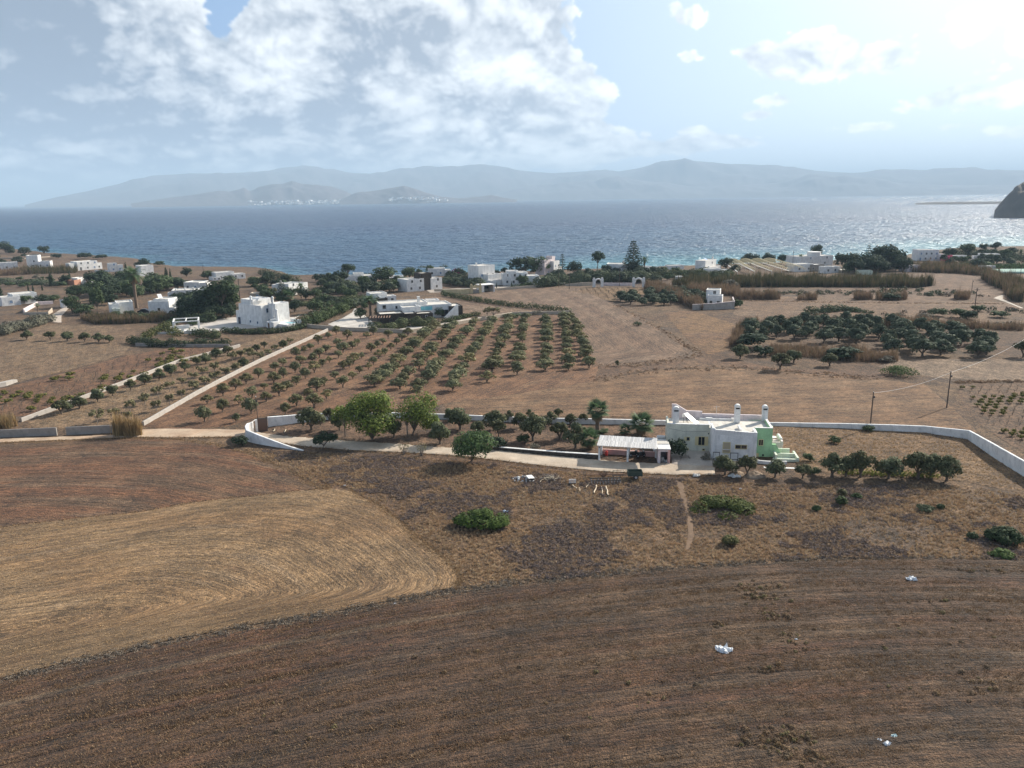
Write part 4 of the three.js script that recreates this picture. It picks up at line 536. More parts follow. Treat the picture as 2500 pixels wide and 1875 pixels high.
reeds('feathery golden reed clump beside the dirt track', [[275, 1063], [300, 1060], [335, 1060], [350, 1064], [320, 1067], [285, 1067]], 130, [[.50, .36, .18], [.44, .31, .16], [.36, .28, .15]], .95); reeds('feathery golden reed clump behind the left wall piece', [[-60, 1040], [20, 1036], [50, 1040], [30, 1046], [-60, 1048]], 160, [[.46, .34, .18], [.4, .28, .15], [.3, .25, .13]], .8);
// scrub, dry grass, stubble
{
  const scrubPx = poly([[600, 1095], [740, 1104], [1000, 1116], [1220, 1135], [1480, 1162], [1700, 1172], [1900, 1185], [2200, 1185], [2350, 1185], [2560, 1220], [2560, 1372], [2250, 1362], [2000, 1364], [1700, 1382], [1400, 1410], [1140, 1440], [1125, 1405], [1050, 1335], [960, 1255], [855, 1192], [760, 1178], [690, 1140], [620, 1108]]);
  const grass = tuftGeo(11, .22, .4, .02), shrub = mound(30, .36, .24, .075), keep = (x, z) => fbm(x / 9, z / 7, 3) > -.25;
  const path = poly([[1648, 1170], [1668, 1180], [1676, 1220], [1690, 1265], [1694, 1310], [1686, 1340], [1672, 1345], [1680, 1300], [1676, 1262], [1664, 1220], [1654, 1188]]);
  const off = (x, z) => !inside(path, x, z);
  scatter('dry_grass', 'dry straw coloured grass tufts all over the scrub below the house', 'grass', grass, spread(scrubPx, 24000, (x, z) => off(x, z) && (keep(x, z) || rnd() < .35)), [[.56, .41, .26], [.50, .35, .215], [.43, .31, .2], [.62, .49, .33]], { s0: .5, s1: 1.2 });
  scatter('dry_scrub', 'grey brown dry dwarf shrubs in patches over the scrub', 'scrub', shrub, spread(scrubPx, 15000, (x, z) => off(x, z) && fbm(x / 12 + 20, z / 9, 4) + .5 * noise(x / 2.2, z / 2.2) > .12), [[.165, .125, .112], [.2, .15, .13], [.23, .165, .125], [.135, .108, .102]], { s0: .3, s1: .95, m: leafMat });
  scatter('dry_scrub', 'scattered brown dwarf shrubs between the grey patches of the scrub', 'scrub', shrub, spread(scrubPx, 1500, off), [[.30, .2, .12], [.26, .18, .11]], { s0: .4, s1: 1.1, m: leafMat });
  // banks between the fields
  const far = [[1500, 745], [1560, 775], [1620, 810], [1670, 840], [1712, 865], [1640, 880], [1560, 891], [1460, 895]];
  const strip = (pts, w, n) => { const cv = poly(pts), out = []; for (let i = 0; i < n; i++) { const k = 1 + Math.floor(rnd() * (cv.length - 1)), t = rnd(); out.push([mix(cv[k - 1][0], cv[k][0], t) + rr(-w, w) * .4, mix(cv[k - 1][1], cv[k][1], t) + rr(-w, w), rr(.5, 1.1)]); } return out; };
  scatter('dry_grass', 'grey weedy bank between the stubble and the ploughed foreground', 'grass', shrub, [...strip(edgeA.slice(2, 12).map(([x, y]) => [x, y - 6]), .9, 1500), ...strip(edgeA.slice(11, 17).map(([x, y]) => [x, y - 3]), .6, 500)], [[.2, .165, .13], [.25, .2, .15], [.15, .125, .1]], { s0: .35, s1: .9, m: leafMat });
  scatter('dry_scrub', 'dark weedy edge round the pale curved field', 'scrub', mound(30, .5, .4, .12), [...strip(far, 2.6, 380), ...strip([[1450, 930], [1600, 904], [1800, 899], [2000, 914], [2140, 924]], 2.6, 300), ...strip([[1790, 735], [2000, 738], [2250, 741], [2450, 742]], 1, 400), ...strip([[2330, 935], [2400, 933], [2500, 932]], 1, 200)], [[.3, .2, .125], [.34, .23, .14], [.25, .17, .12]], { s0: .3, s1: 1, m: leafMat });
  scatter('dry_grass', 'rough grass along the edges of the left fields', 'grass', grass, [...strip(edgeR, .8, 900), ...strip(topC.slice(2), .8, 1300), ...strip(edgeTop, .4, 300), ...strip([[640, 1075], [740, 1091], [850, 1100], [1000, 1107], [1120, 1114], [1230, 1127], [1330, 1139], [1480, 1153], [1650, 1161], [1745, 1161]], .5, 900), ...strip([[0, 1082], [180, 1075], [330, 1068], [480, 1069], [600, 1067]], .4, 500), ...strip([[700, 1066], [830, 1076], [960, 1084], [1100, 1094], [1215, 1101]], .4, 400)], [[.42, .3, .18], [.36, .25, .15], [.48, .36, .23]], { s0: .5, s1: 1.2 });
  const clusters = [[1860, 1450, 60, 30, 60], [1750, 1530, 30, 12, 18], [1880, 1500, 40, 12, 22], [1920, 1570, 60, 25, 24], [1860, 1640, 50, 20, 10], [1900, 1820, 90, 40, 70], [2000, 1860, 60, 20, 20], [2350, 1500, 140, 60, 22], [2420, 1690, 90, 60, 18], [2250, 1660, 200, 120, 20], [2300, 1395, 200, 15, 20], [1100, 1620, 300, 80, 14], [700, 1750, 400, 90, 16], [1500, 1700, 250, 120, 22], [1430, 1455, 30, 12, 4]], weeds = [];
  for (const [x, y, w, h, n] of clusters) for (let i = 0; i < n; i++) { const p = G(x + (rnd() + rnd() - 1) * w * 1.3, Math.min(1874, y + (rnd() + rnd() - 1) * h * 1.3)); weeds.push([p[0], p[2]]); }
  scatter('weeds', 'brown and olive weed tufts in loose clusters on the foreground field', 'weeds', mound(46, .2, .27, .062), weeds, [[.22, .145, .075], [.19, .125, .07], [.17, .14, .06], [.16, .115, .07]], { s0: .5, s1: 1.25, m: leafMat });
  scatter('stubble', 'cut straw stubble standing all over the golden field', 'stubble', tuftGeo(7, .2, .3, .016, .4), spread(pgB, 42000), [[.66, .49, .30], [.6, .43, .26], [.70, .54, .35]], { s0: .5, s1: .95 });
  scatter('stubble', 'short dry stalks left over the brown foreground field', 'stubble', tuftGeo(6, .16, .3, .016, .6), spread(poly([...edgeA.slice(1), [2700, 1950], [0, 1950]]), 60000, (x, z) => fbm(x / 20, (z - lineA(x)) / 1.6, 3) > -.25), [[.30, .205, .125], [.25, .165, .10], [.36, .265, .175]], { s0: .6, s1: 1.4 });
  scatter('dry_grass', 'dry grass over the lawn inside the right garden wall', 'grass', grass, spread(poly([[1890, 1044], [2130, 1052], [2300, 1060], [2360, 1070], [2410, 1105], [2520, 1170], [2520, 1205], [2350, 1172], [2100, 1155], [1960, 1145], [1900, 1095]]), 5200), [[.56, .41, .25], [.48, .34, .2], [.6, .46, .3]], { s0: .4, s1: 1 });
  scatter('dry_grass', 'dry grass and weeds over the left fields', 'grass', tuftGeo(9, .24, .5, .03), spread(poly([[0, 945], [180, 900], [330, 830], [200, 795], [0, 850]]), 1200).concat(spread(poly([[70, 1030], [480, 868], [640, 825], [800, 803], [480, 960], [330, 1036]]), 1800)), [[.5, .36, .22], [.44, .3, .18], [.56, .42, .27]], { s0: .4, s1: 1 });
  scatter('dry_scrub', 'low dark shrubs dotted over the far fields on the right', 'scrub', mound(40, 1.1, 1.2, .3), spread(poly([[1880, 765], [2120, 760], [2520, 755], [2520, 800], [2300, 792], [1880, 790]]), 60, (x, z) => fbm(x / 25, z / 12, 2) > -.05).concat(spread(poly([[1830, 715], [2300, 705], [2420, 725], [1830, 722]]), 120)), [[.1, .11, .07], [.16, .13, .1], [.07, .09, .05]], { s0: .4, s1: 1.3, m: leafMat });
}
// ---------------------------------------------------------------- buildings
const plasterMap = canvasTex(512, (u, v) => { const k = .92 + .15 * (tf(u, v, 5, 5, 4, 3) - .5) + .09 * (tf(u, v, 40, 40, 3, 9) - .5) - .07 * smooth(.62, .82, tf(u, v, 14, 3, 4, 17)); return [k, k * .995, k * .985]; }, true, 1 / 6);
const stoneMap = canvasTex(512, (u, v) => { const k = .55 + .5 * (tf(u, v, 16, 26, 3, 3) - .5) + .3 * (tf(u, v, 60, 60, 2, 9) - .5); return [k, k * .97, k * .92]; }, true, 1 / 4);
const M = {
  white: mat(C(.84, .83, .81), .9, { map: plasterMap }), cream: mat(C(.74, .73, .60), .9, { map: plasterMap }), green: mat(C(.40, .68, .38), .9, { map: plasterMap }), paleGreen: mat(C(.70, .76, .62), .9, { map: plasterMap }), pink: mat(C(.66, .40, .36), .9, { map: plasterMap }), palePink: mat(C(.74, .64, .64), .9, { map: plasterMap }), red: mat(C(.55, .17, .14), .9, { map: plasterMap }),
  roof: mat(C(.64, .60, .54), .95, { map: plasterMap }), grey: mat(C(.34, .31, .28), .95, { map: plasterMap }), tan: mat(C(.52, .44, .35), .95, { map: plasterMap }), stone: mat(C(.2, .17, .15), .95, { map: stoneMap }), dryStone: mat(C(.34, .29, .24), 1, { map: stoneMap }), ochre: mat(C(.66, .54, .32), .9, { map: plasterMap }),
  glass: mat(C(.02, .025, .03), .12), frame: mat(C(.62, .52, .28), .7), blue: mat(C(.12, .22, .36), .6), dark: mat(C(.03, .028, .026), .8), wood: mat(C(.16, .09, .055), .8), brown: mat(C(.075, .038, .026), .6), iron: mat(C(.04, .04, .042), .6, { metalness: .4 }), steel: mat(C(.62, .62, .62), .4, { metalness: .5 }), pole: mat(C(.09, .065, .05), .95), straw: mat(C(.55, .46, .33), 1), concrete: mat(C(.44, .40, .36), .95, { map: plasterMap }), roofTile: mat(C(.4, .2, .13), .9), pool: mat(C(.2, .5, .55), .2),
};
function bx(w, h, d, x = 0, y = 0, z = 0, turn = 0) {             // a box standing on y, uv in metres
  const g = new THREE.BoxGeometry(w, h, d), u = g.attributes.uv, n = g.attributes.normal; for (let i = 0; i < u.count; i++) { const a = Math.abs(n.getX(i)) > .5 ? d : w, b = Math.abs(n.getY(i)) > .5 ? d : h; u.setXY(i, u.getX(i) * a + x * .37, u.getY(i) * b + z * .29); }
  g.translate(0, h / 2, 0); if (turn) g.rotateY(turn); g.translate(x, y, z); return g;
}
// Cycladic block: walls, a sunk roof behind a parapet. x0..x1 along the front, z from -front to -back
function blockGeo(x0, x1, zf, zb, h, y0 = -.4, par = .35, t = .24) {
  const w = x1 - x0, d = zf - zb, cx = (x0 + x1) / 2, cz = (zf + zb) / 2, body = h - par - y0;
  return mergeGeometries([bx(w, body, d, cx, y0, cz), bx(w, par, t, cx, h - par, zf - t / 2), bx(w, par, t, cx, h - par, zb + t / 2), bx(t, par, d - 2 * t, x0 + t / 2, h - par, cz), bx(t, par, d - 2 * t, x1 - t / 2, h - par, cz)]);
}
const roofGeo = (x0, x1, zf, zb, h, par = .35, t = .24) => bx(x1 - x0 - 2 * t, .03, zf - zb - 2 * t, (x0 + x1) / 2, h - par, (zf + zb) / 2);
function windowOn(parent, face, u, y, w, h, plane, { m = M.glass, fm = M.white, name = 'window', shutters = null, bars = true } = {}) {   // face: 'f' front (+z), 'r' right (+x), 'l' left (-x)
  const g = new THREE.Group(); g.name = name; parent.add(g); const s = face === 'f' ? 0 : face === 'r' ? Math.PI / 2 : -Math.PI / 2; g.rotation.y = s; g.position.set(face === 'f' ? u : plane, y, face === 'f' ? plane : u);
  mesh('pane', bx(w, h, .04, 0, 0, .015), m, g); const f = .07;
  mesh('frame', mergeGeometries([bx(w + 2 * f, f, .09, 0, h, .02), bx(w + 2 * f, f, .12, 0, -f, .03), bx(f, h, .09, -w / 2 - f / 2, 0, .02), bx(f, h, .09, w / 2 + f / 2, 0, .02), ...(bars ? [bx(.05, h, .07, 0, 0, .02)] : [])]), fm, g);
  if (shutters) for (const k of [-1, 1]) mesh('shutter', bx(w * .48, h + .1, .05, k * (w / 2 + f + w * .25), -.05, .03), shutters, g);
  return g;
}
// a house surveyed from the two ends of its front: parts are added in metres
function house(name, label, category, [xl, yl], [xr, yr], group) {
  const a = G(xl, yl), b = G(xr, yr), y = Math.min(a[1], b[1]), turn = -Math.atan2(b[2] - a[2], b[0] - a[0]), t = thing(name, label, category, [a[0], y, a[2]], turn, group);
  t.userData.W = Math.hypot(b[0] - a[0], b[2] - a[2]); const k = scaleAt(a); return { t, W: t.userData.W, k };
}
// simple village house: blocks [from, to (shares of the front), height px, depth m, setback m, material, windows]
let villageCount = 0; const feet = [];
function village(label, L, R, blocks, { name = 'white_house', cat = 'house', chimney = [], extra } = {}) {
  const { t, W, k } = house(name, label, cat, L, R); delete t.userData.W;
  blocks.forEach(([f0, f1, hp, d, back = 0, m = M.white, wins = 2, roofM = M.roof]) => {
    const h = hp * k * 1.02, x0 = f0 * W, x1 = f1 * W, zf = -back, zb = -back - d, par = Math.min(.35, h * .15);
    const w = mesh('wall', blockGeo(x0, x1, zf, zb, h, -.6, par), m, t); mesh('roof', roofGeo(x0, x1, zf, zb, h, par), roofM, t);
    const n = Math.min(wins, Math.max(0, Math.floor((x1 - x0) / 2.2))), floors = h > 5 ? 2 : 1;
    for (let fl = 0; fl < floors; fl++) for (let i = 0; i < n; i++) { const door = fl === 0 && i === 0 && wins > 2; windowOn(t, 'f', x0 + (x1 - x0) * (i + .5 + (fl ? .12 : 0)) / n, door ? .05 : fl * 3 + (h < 2.6 ? .7 : 1), door ? .95 : .9, door ? Math.min(2, h * .7) : Math.min(1.1, h * .4), zf, { m: (villageCount + i) % 3 ? M.glass : M.blue, fm: M.white, name: door ? 'door' : 'window' }); }
    if (wins > 0 && d > 4) windowOn(t, 'r', -back - d * .5, h < 2.6 ? .7 : 1, .9, Math.min(1.1, h * .4), x1, { m: M.blue });
  });
  chimney.forEach(([f, z, h0p, hp]) => { const c = mesh('chimney', mergeGeometries([bx(.6, hp * k, .6, f * W, h0p * k, -z), bx(.75, .15, .75, f * W, (h0p + hp) * k, -z)]), M.white, t); });
  if (extra) extra(t, W, k); villageCount++; blocks.forEach(([f0, f1, , d, back = 0]) => { const c = Math.cos(t.rotation.y), s = Math.sin(t.rotation.y), lx = (f0 + f1) / 2 * W, lz = -back - d / 2; feet.push([t.position.x + lx * c + lz * s, t.position.z - lx * s + lz * c, (f1 - f0) * W / 2, d / 2]); });
  return t;
}

// ---- the near house
{
  const O = [22.9, -110.45], turn = -Math.atan2(.14, .99), t = thing('villa', 'white, cream and green flat roofed house with three round topped chimneys', 'house', [O[0], ground(...O), O[1]], turn);
  const zb = -4.6;
  // walls
  const zi = zb + .3, par = (x0, x1, z0, z1, y, h) => bx(x1 - x0, h, z0 - z1, (x0 + x1) / 2, y, (z0 + z1) / 2);
  mesh('cream_wing', mergeGeometries([bx(6.2, 4.2, 4.6, 3.1, -.4, -2.3), par(0, 6.05, 0, -.28, 3.8, .4), par(0, .28, -.28, zi, 3.8, .4)]), M.cream, t).userData.label = 'cream painted wing with yellow shutters';
  { const g = mergeGeometries([bx(6.1, 4.4, 8.1, 9.25, -.6, -.55), ...[...Array(10)].map((_, i) => { const f = i / 10, h = .75 - .3 * smooth(0, 1, f + .05); return par(6.2 + f * 6.1, 6.81 + f * 6.1, 3.5, 3.2, 3.8, h); }), par(12.0, 12.3, 3.2, 1.3, 3.8, .46), par(6.2, 6.48, 3.2, 0, 3.8, .66)]); mesh('white_wing', g, M.white, t); }
  mesh('green_wing', mergeGeometries([bx(2.5, 4.6, 5.9, 13.55, -.8, -1.65), par(12.3, 14.8, 1.3, 1.02, 3.8, .52), par(14.5, 14.8, 1.02, zi, 3.8, .52)]), M.green, t).userData.label = 'bright green end wing';
  mesh('corner_post', mergeGeometries([new THREE.CylinderGeometry(.26, .3, 4.9, 14).translate(6.3, 2.1, 3.42), new THREE.SphereGeometry(.27, 14, 8).translate(6.3, 4.55, 3.42)]), M.white, t);
  mesh('parapet_cap', mergeGeometries([bx(6.1, .07, .34, 3.05, 4.2, -.14), bx(2.5, .05, .34, 13.57, 4.32, 1.16), bx(.34, .05, 5.2, 14.66, 4.32, -1.65)]), M.white, t);
  mesh('roof', mergeGeometries([bx(5.9, .03, 4.0, 3.25, 3.8, -2.28), bx(5.5, .03, 7.48, 9.25, 3.8, -.55), bx(2.48, .03, 5.3, 13.25, 3.8, -1.63)]), M.roof, t);
  // rear parapet, higher on the left with a sloping shoulder
  { const s = new THREE.Shape([[0.9, 3.6], [0.9, 6.0], [1.5, 6.0], [3.1, 5.0], [5.4, 4.95], [5.4, 4.6], [14.8, 4.55], [14.8, 3.6]].map(([x, y]) => new THREE.Vector2(x, y))); const g = new THREE.ExtrudeGeometry(s, { depth: .3, bevelEnabled: true, bevelSize: .03, bevelThickness: .03, bevelSegments: 1 }); g.translate(0, 0, zb - .31); mesh('rear_parapet', g, M.palePink, t); }
  mesh('roof_kerb', mergeGeometries([bx(5.2, .28, .35, 7.6, 3.82, -4.05), bx(1.0, .4, .4, 6.4, 3.82, -4.05), bx(.9, .4, .4, 10.1, 3.82, -4.05), bx(.25, .35, 2.2, 10.2, 3.95, 1.0), bx(.25, .35, 1.6, 12.05, 3.95, 2.5)]), M.white, t);
  // chimneys with round hoods
  for (const [x, z, w, y0, h] of [[1.25, -.95, .85, 3.8, 2.55], [10.35, -2.9, .8, 3.9, 2.5], [14.5, -3.9, .8, 3.9, 2.2]]) {
    const c = mesh('chimney', mergeGeometries([bx(w, h - .42, w * .8, x, y0, z), bx(w, .06, w * .8, x, y0 + h - .18, z), bx(.1, .25, w * .8, x - w / 2 + .05, y0 + h - .42, z), bx(.1, .25, w * .8, x + w / 2 - .05, y0 + h - .42, z)]), M.white, t);
    mesh('hood', new THREE.CylinderGeometry(w * .54, w * .54, w * .86, 18, 1, false, -Math.PI / 2, Math.PI).rotateX(-Math.PI / 2).rotateZ(0).translate(x, y0 + h - .14, z), M.white, c); mesh('smoke_hole', bx(w - .22, .2, w * .7, x, y0 + h - .4, z), M.dark, c);
  }
  // solar water heater
  { const s = mesh('water_tank', new THREE.CylinderGeometry(.27, .27, 1.1, 18).rotateZ(Math.PI / 2).rotateY(.9).translate(2.75, 4.95, -2.6), M.white, t); mesh('solar_panel', new THREE.BoxGeometry(1.0, .08, 2.0).rotateX(.55).rotateY(1.0).translate(3.7, 4.45, -2.0), M.steel, t); mesh('heater_frame', limbs([[2.5, 3.8, -2.3, 2.5, 4.8, -2.5, .03, .03], [3.0, 3.8, -2.8, 3.0, 4.8, -2.7, .03, .03], [3.2, 3.8, -1.6, 2.8, 4.7, -2.5, .03, .03], [4.3, 3.8, -1.4, 4.3, 4.1, -1.5, .03, .03]]), M.iron, t); }
  // openings
  windowOn(t, 'f', 5.0, 1.1, .88, 1.25, 0, { fm: M.frame, shutters: M.frame }); { const w = windowOn(t, 'f', 3.05, 1.75, .42, .5, 0, { fm: M.frame, bars: false }); mesh('shutter', bx(.3, .55, .05, -.42, -.02, .03), M.frame, w); }
  for (const x of [3.0, 5.35]) windowOn(t, 'f', x, .28, .3, .24, 0, { fm: M.frame, bars: false, name: 'vent' });
  { const d = windowOn(t, 'f', 8.15, 1.2, .95, 1.5, 3.5, { m: mat(C(.40, .33, .22), .8), fm: M.frame, bars: false, name: 'shuttered_window' }); mesh('ledge', bx(1.05, .07, .16, 0, .42, .06), M.white, d); }
  windowOn(t, 'f', 10.15, 1.85, 1.55, .52, 3.5, { fm: M.frame }); windowOn(t, 'f', 13.25, 1.75, .55, .82, 1.3, { fm: M.frame }); windowOn(t, 'f', 12.75, -.3, .6, .85, 1.3, { m: M.frame, fm: M.green, bars: false, name: 'low_door' });
  mesh('round_vent', new THREE.CylinderGeometry(.16, .16, .06, 16).rotateX(Math.PI / 2).translate(13.65, .25, 1.32), M.dark, t); mesh('wall_lamp', bx(.14, .18, .14, 5.95, 2.8, .07), M.iron, t);
  mesh('aerial', limbs([[7.4, 3.8, -3.6, 7.4, 6.2, -3.6, .025, .02], [6.9, 6.0, -3.6, 7.9, 6.05, -3.6, .015, .015], [7.1, 5.8, -3.3, 7.1, 5.8, -3.9, .012, .012], [7.4, 6.02, -3.2, 7.4, 6.02, -4.0, .012, .012], [7.7, 6.03, -3.35, 7.7, 6.03, -3.85, .012, .012]], 4), M.steel, t); mesh('drainpipe', limbs([[11.9, 3.7, 3.56, 11.9, -.3, 3.56, .05, .05]], 8), M.white, t); mesh('wall_cable', limbs([[.3, 3.5, .02, 2.6, 3.1, .03, .015, .015], [2.6, 3.1, .03, 5.9, 3.2, .03, .015, .015]], 4), M.iron, t);
  // right side: balcony and stepped terrace
  { const b = mesh('balcony', mergeGeometries([bx(2.0, 1.0, 3.2, 15.8, 0, -2.6), bx(2.0, .55, .25, 15.8, 1.0, -1.1), bx(.28, .7, 3.2, 16.7, 1.0, -2.6)]), M.palePink, t); mesh('rounded_arm', new THREE.CapsuleGeometry(.26, 1.9, 4, 10).rotateX(Math.PI / 2).translate(16.65, 1.75, -3.0), M.white, b); mesh('side_column', bx(.5, 2.6, .6, 15.05, 1.2, -1.6), M.paleGreen, b); mesh('table', mergeGeometries([new THREE.CylinderGeometry(.55, .55, .06, 18).translate(15.7, 1.75, -2.9), new THREE.CylinderGeometry(.05, .05, .7, 8).translate(15.7, 1.4, -2.9)]), M.white, b); }
  { const w = (pts, h, y, m) => { const s = new THREE.Shape(pts.map(([x, yy]) => new THREE.Vector2(x, yy))); return new THREE.ExtrudeGeometry(s, { depth: h, bevelEnabled: false }).translate(0, 0, y); };
    mesh('buttress', w([[14.8, -.6], [14.8, 1.9], [15.4, 1.9], [16.3, .3], [16.3, -.6]], .35, .9), M.green, t);
    mesh('terrace_wall', mergeGeometries([bx(3.6, .75, .3, 16.5, -.35, 3.1), bx(3.0, .95, .28, 16.6, -.3, 1.35), bx(2.4, 1.1, .28, 16.4, -.2, -.1), bx(.28, .95, 3.2, 18.15, -.35, 1.5), bx(.28, 1.2, 3.0, 15.2, -.3, 1.5)]), M.paleGreen, t); mesh('terrace_floor', bx(2.8, .2, 2.9, 16.7, -.1, 1.5), M.paleGreen, t);
    const c = new THREE.CatmullRomCurve3([[12.2, 4.0], [12.9, 4.35], [13.9, 4.5], [15.0, 4.45], [16.4, 4.3]].map(([x, z]) => new V3(x, .35, z))), g = []; for (let i = 0; i < 14; i++) { const p = c.getPoint((i + .5) / 14), q = c.getTangent((i + .5) / 14); g.push(bx(.34, .95, .26, p.x, -.5, p.z, -Math.atan2(q.z, q.x))); } mesh('curved_wall', mergeGeometries(g), M.white, t);
    mesh('step', bx(4.4, .22, .5, 15.2, -.2, 5.9), M.white, t); mesh('step', bx(1.9, .2, .5, 13.5, -.2, 6.4), M.white, t); }
  // left side: white steps and platform
  mesh('side_platform', mergeGeometries([bx(1.9, 1.0, 3.4, -1.0, -.2, -1.6), bx(1.9, .3, 1.2, -1.0, .8, -2.4)]), M.white, t); mesh('side_steps', mergeGeometries([0, 1, 2].map((i) => bx(1.3, .25 * (3 - i), .4, -1.3, -.1, .3 + i * .4))), M.white, t); mesh('bench', new THREE.CapsuleGeometry(.25, .9, 4, 10).rotateZ(Math.PI / 2).translate(-.7, 1.35, -2.7), M.white, t);
}
// ---- car port and shed
{
  const t = thing('car_port', 'open car port with a whitewashed cane roof', 'car port', [12.35, ground(12, -107), -106.9], -Math.atan2(1.9, 7.95));
  const cane = mat(C(.56, .545, .53), .95, { vertexColors: true }), sticks = (y0, z0, y1, z1, n, L) => { const gs = []; for (let i = 0; i < n; i++) { const x = -.15 + (i + .5) / n * L, r = rr(.03, .045), a = rr(-.06, .09), g = new THREE.CylinderGeometry(r, r, Math.hypot(y1 - y0, z1 - z0) + a, 5), k = rr(.72, 1.12), c = new Float32Array(g.attributes.position.count * 3).fill(k); g.setAttribute('color', new THREE.BufferAttribute(c, 3)); g.rotateX(Math.atan2(z1 - z0, y1 - y0)); g.translate(x + rr(-.012, .012), (y0 + y1) / 2 + rr(-.015, .03), (z0 + z1) / 2 + a * .4); gs.push(g); } return mergeGeometries(gs); };
  mesh('cane_mat', sticks(2.42, .85, 2.62, -1.05, 150, 8.45), cane, t); mesh('cane_mat', sticks(2.54, -.85, 2.86, -2.75, 150, 8.3), cane, t);
  mesh('beam', mergeGeometries([bx(8.3, .14, .14, 4.05, 2.3, .35), bx(8.3, .14, .14, 4.05, 2.42, -1.0), bx(8.3, .14, .14, 4.05, 2.62, -2.5)]), M.wood, t);
  for (const x of [.15, 4.2]) { const p = mesh('pillar', bx(.26, 2.32, .26, x, 0, .35), M.white, t); mesh('lamp', bx(.1, .14, .08, x, 2.0, .52), M.iron, p); } for (const x of [.15, 4.2, 8.0]) mesh('pillar', bx(.22, 2.6, .22, x, 0, -2.5), M.white, t);
  mesh('rear_wall', bx(8.2, .75, .25, 4.1, 0, -2.9), M.pink, t);
  // things kept under the roof
  const red = mesh('canister', mergeGeometries([new THREE.CylinderGeometry(.2, .2, .6, 14).translate(0, .3, 0), new THREE.CylinderGeometry(.08, .12, .14, 10).translate(0, .66, 0)]), mat(C(.5, .04, .03), .5)); red.position.set(13.7, ground(13.7, -108.6) + .1, -108.6); tag(red, 'red canister in the left corner of the car port', 'canister');
  for (const [x, z, label] of [[17.6, -107.9, 'black scooter parked in the back of the car port, left one'], [18.6, -107.5, 'black scooter parked in the back of the car port, right one']]) { const s = thing('scooter', label, 'scooter', [x, ground(x, z) + .1, z], .5, 'scooters in the car port'); for (const dx of [-.55, .55]) { const w = mesh('wheel', new THREE.TorusGeometry(.2, .07, 8, 16).translate(dx, .26, 0), M.dark, s); mesh('rim', new THREE.CylinderGeometry(.13, .13, .06, 12).rotateX(Math.PI / 2).translate(dx, .26, 0), M.steel, w); } mesh('body', mergeGeometries([bx(.8, .28, .3, -.2, .4, 0), bx(.3, .5, .28, .42, .3, 0), bx(.5, .12, .3, .1, .24, 0)]), M.iron, s); mesh('seat', bx(.6, .12, .26, -.25, .68, 0), M.dark, s); mesh('handlebar', mergeGeometries([limbs([[.45, .7, 0, .35, 1.0, 0, .03, .03], [.35, 1.0, -.3, .35, 1.0, .3, .02, .02]])]), M.steel, s); }
  const sh = thing('pink_shed', 'small pink shed with an open dark doorway beside the car port', 'shed', [20.55, ground(20.5, -105), -104.95], -.1);
  mesh('wall', mergeGeometries([bx(.36, 2.3, .3, .18, -.2, -.15), bx(1.0, .35, .3, .86, 1.75, -.15), bx(.25, 2.3, 3.0, .125, -.2, -1.8), bx(1.7, 2.3, .25, .85, -.2, -3.2)]), M.palePink, sh); mesh('door_jamb', mergeGeometries([bx(.36, 2.3, .3, 1.54, -.2, -.15), bx(.25, 2.3, 2.9, 1.59, -.2, -1.75)]), M.pink, sh).userData.label = 'redder pink right side of the shed'; mesh('roof', bx(1.8, .14, 3.5, .86, 2.1, -1.62), M.white, sh); mesh('roof_slab', bx(1.75, .1, 1.4, .86, 2.24, -2.6), M.roof, sh); mesh('floor', bx(1.2, .06, 2.7, .86, -.02, -1.75), M.concrete, sh);
  const sack = mesh('sack', new THREE.SphereGeometry(.3, 12, 8).scale(.9, 1.2, .8), mat(C(.55, .5, .45), .95)); sack.position.set(21.4, ground(21.4, -106) + .36, -105.8); tag(sack, 'pale sack standing in the shed doorway', 'sack');
  for (const [x, z, r, l] of [[21.65, -105.45, .11, 'white bottle on the floor of the pink shed, left'], [21.9, -105.4, .09, 'white bottle on the floor of the pink shed, right']]) { const b = mesh('bottle', new THREE.LatheGeometry([[0, 0], [r, 0], [r, .2], [.03, .3], [.03, .36], [0, .36]].map(([a, c]) => new THREE.Vector2(a, c)), 12), M.white); b.position.set(x, ground(x, z) + .05, z); tag(b, l, 'bottle', 'bottles in the shed'); }
}
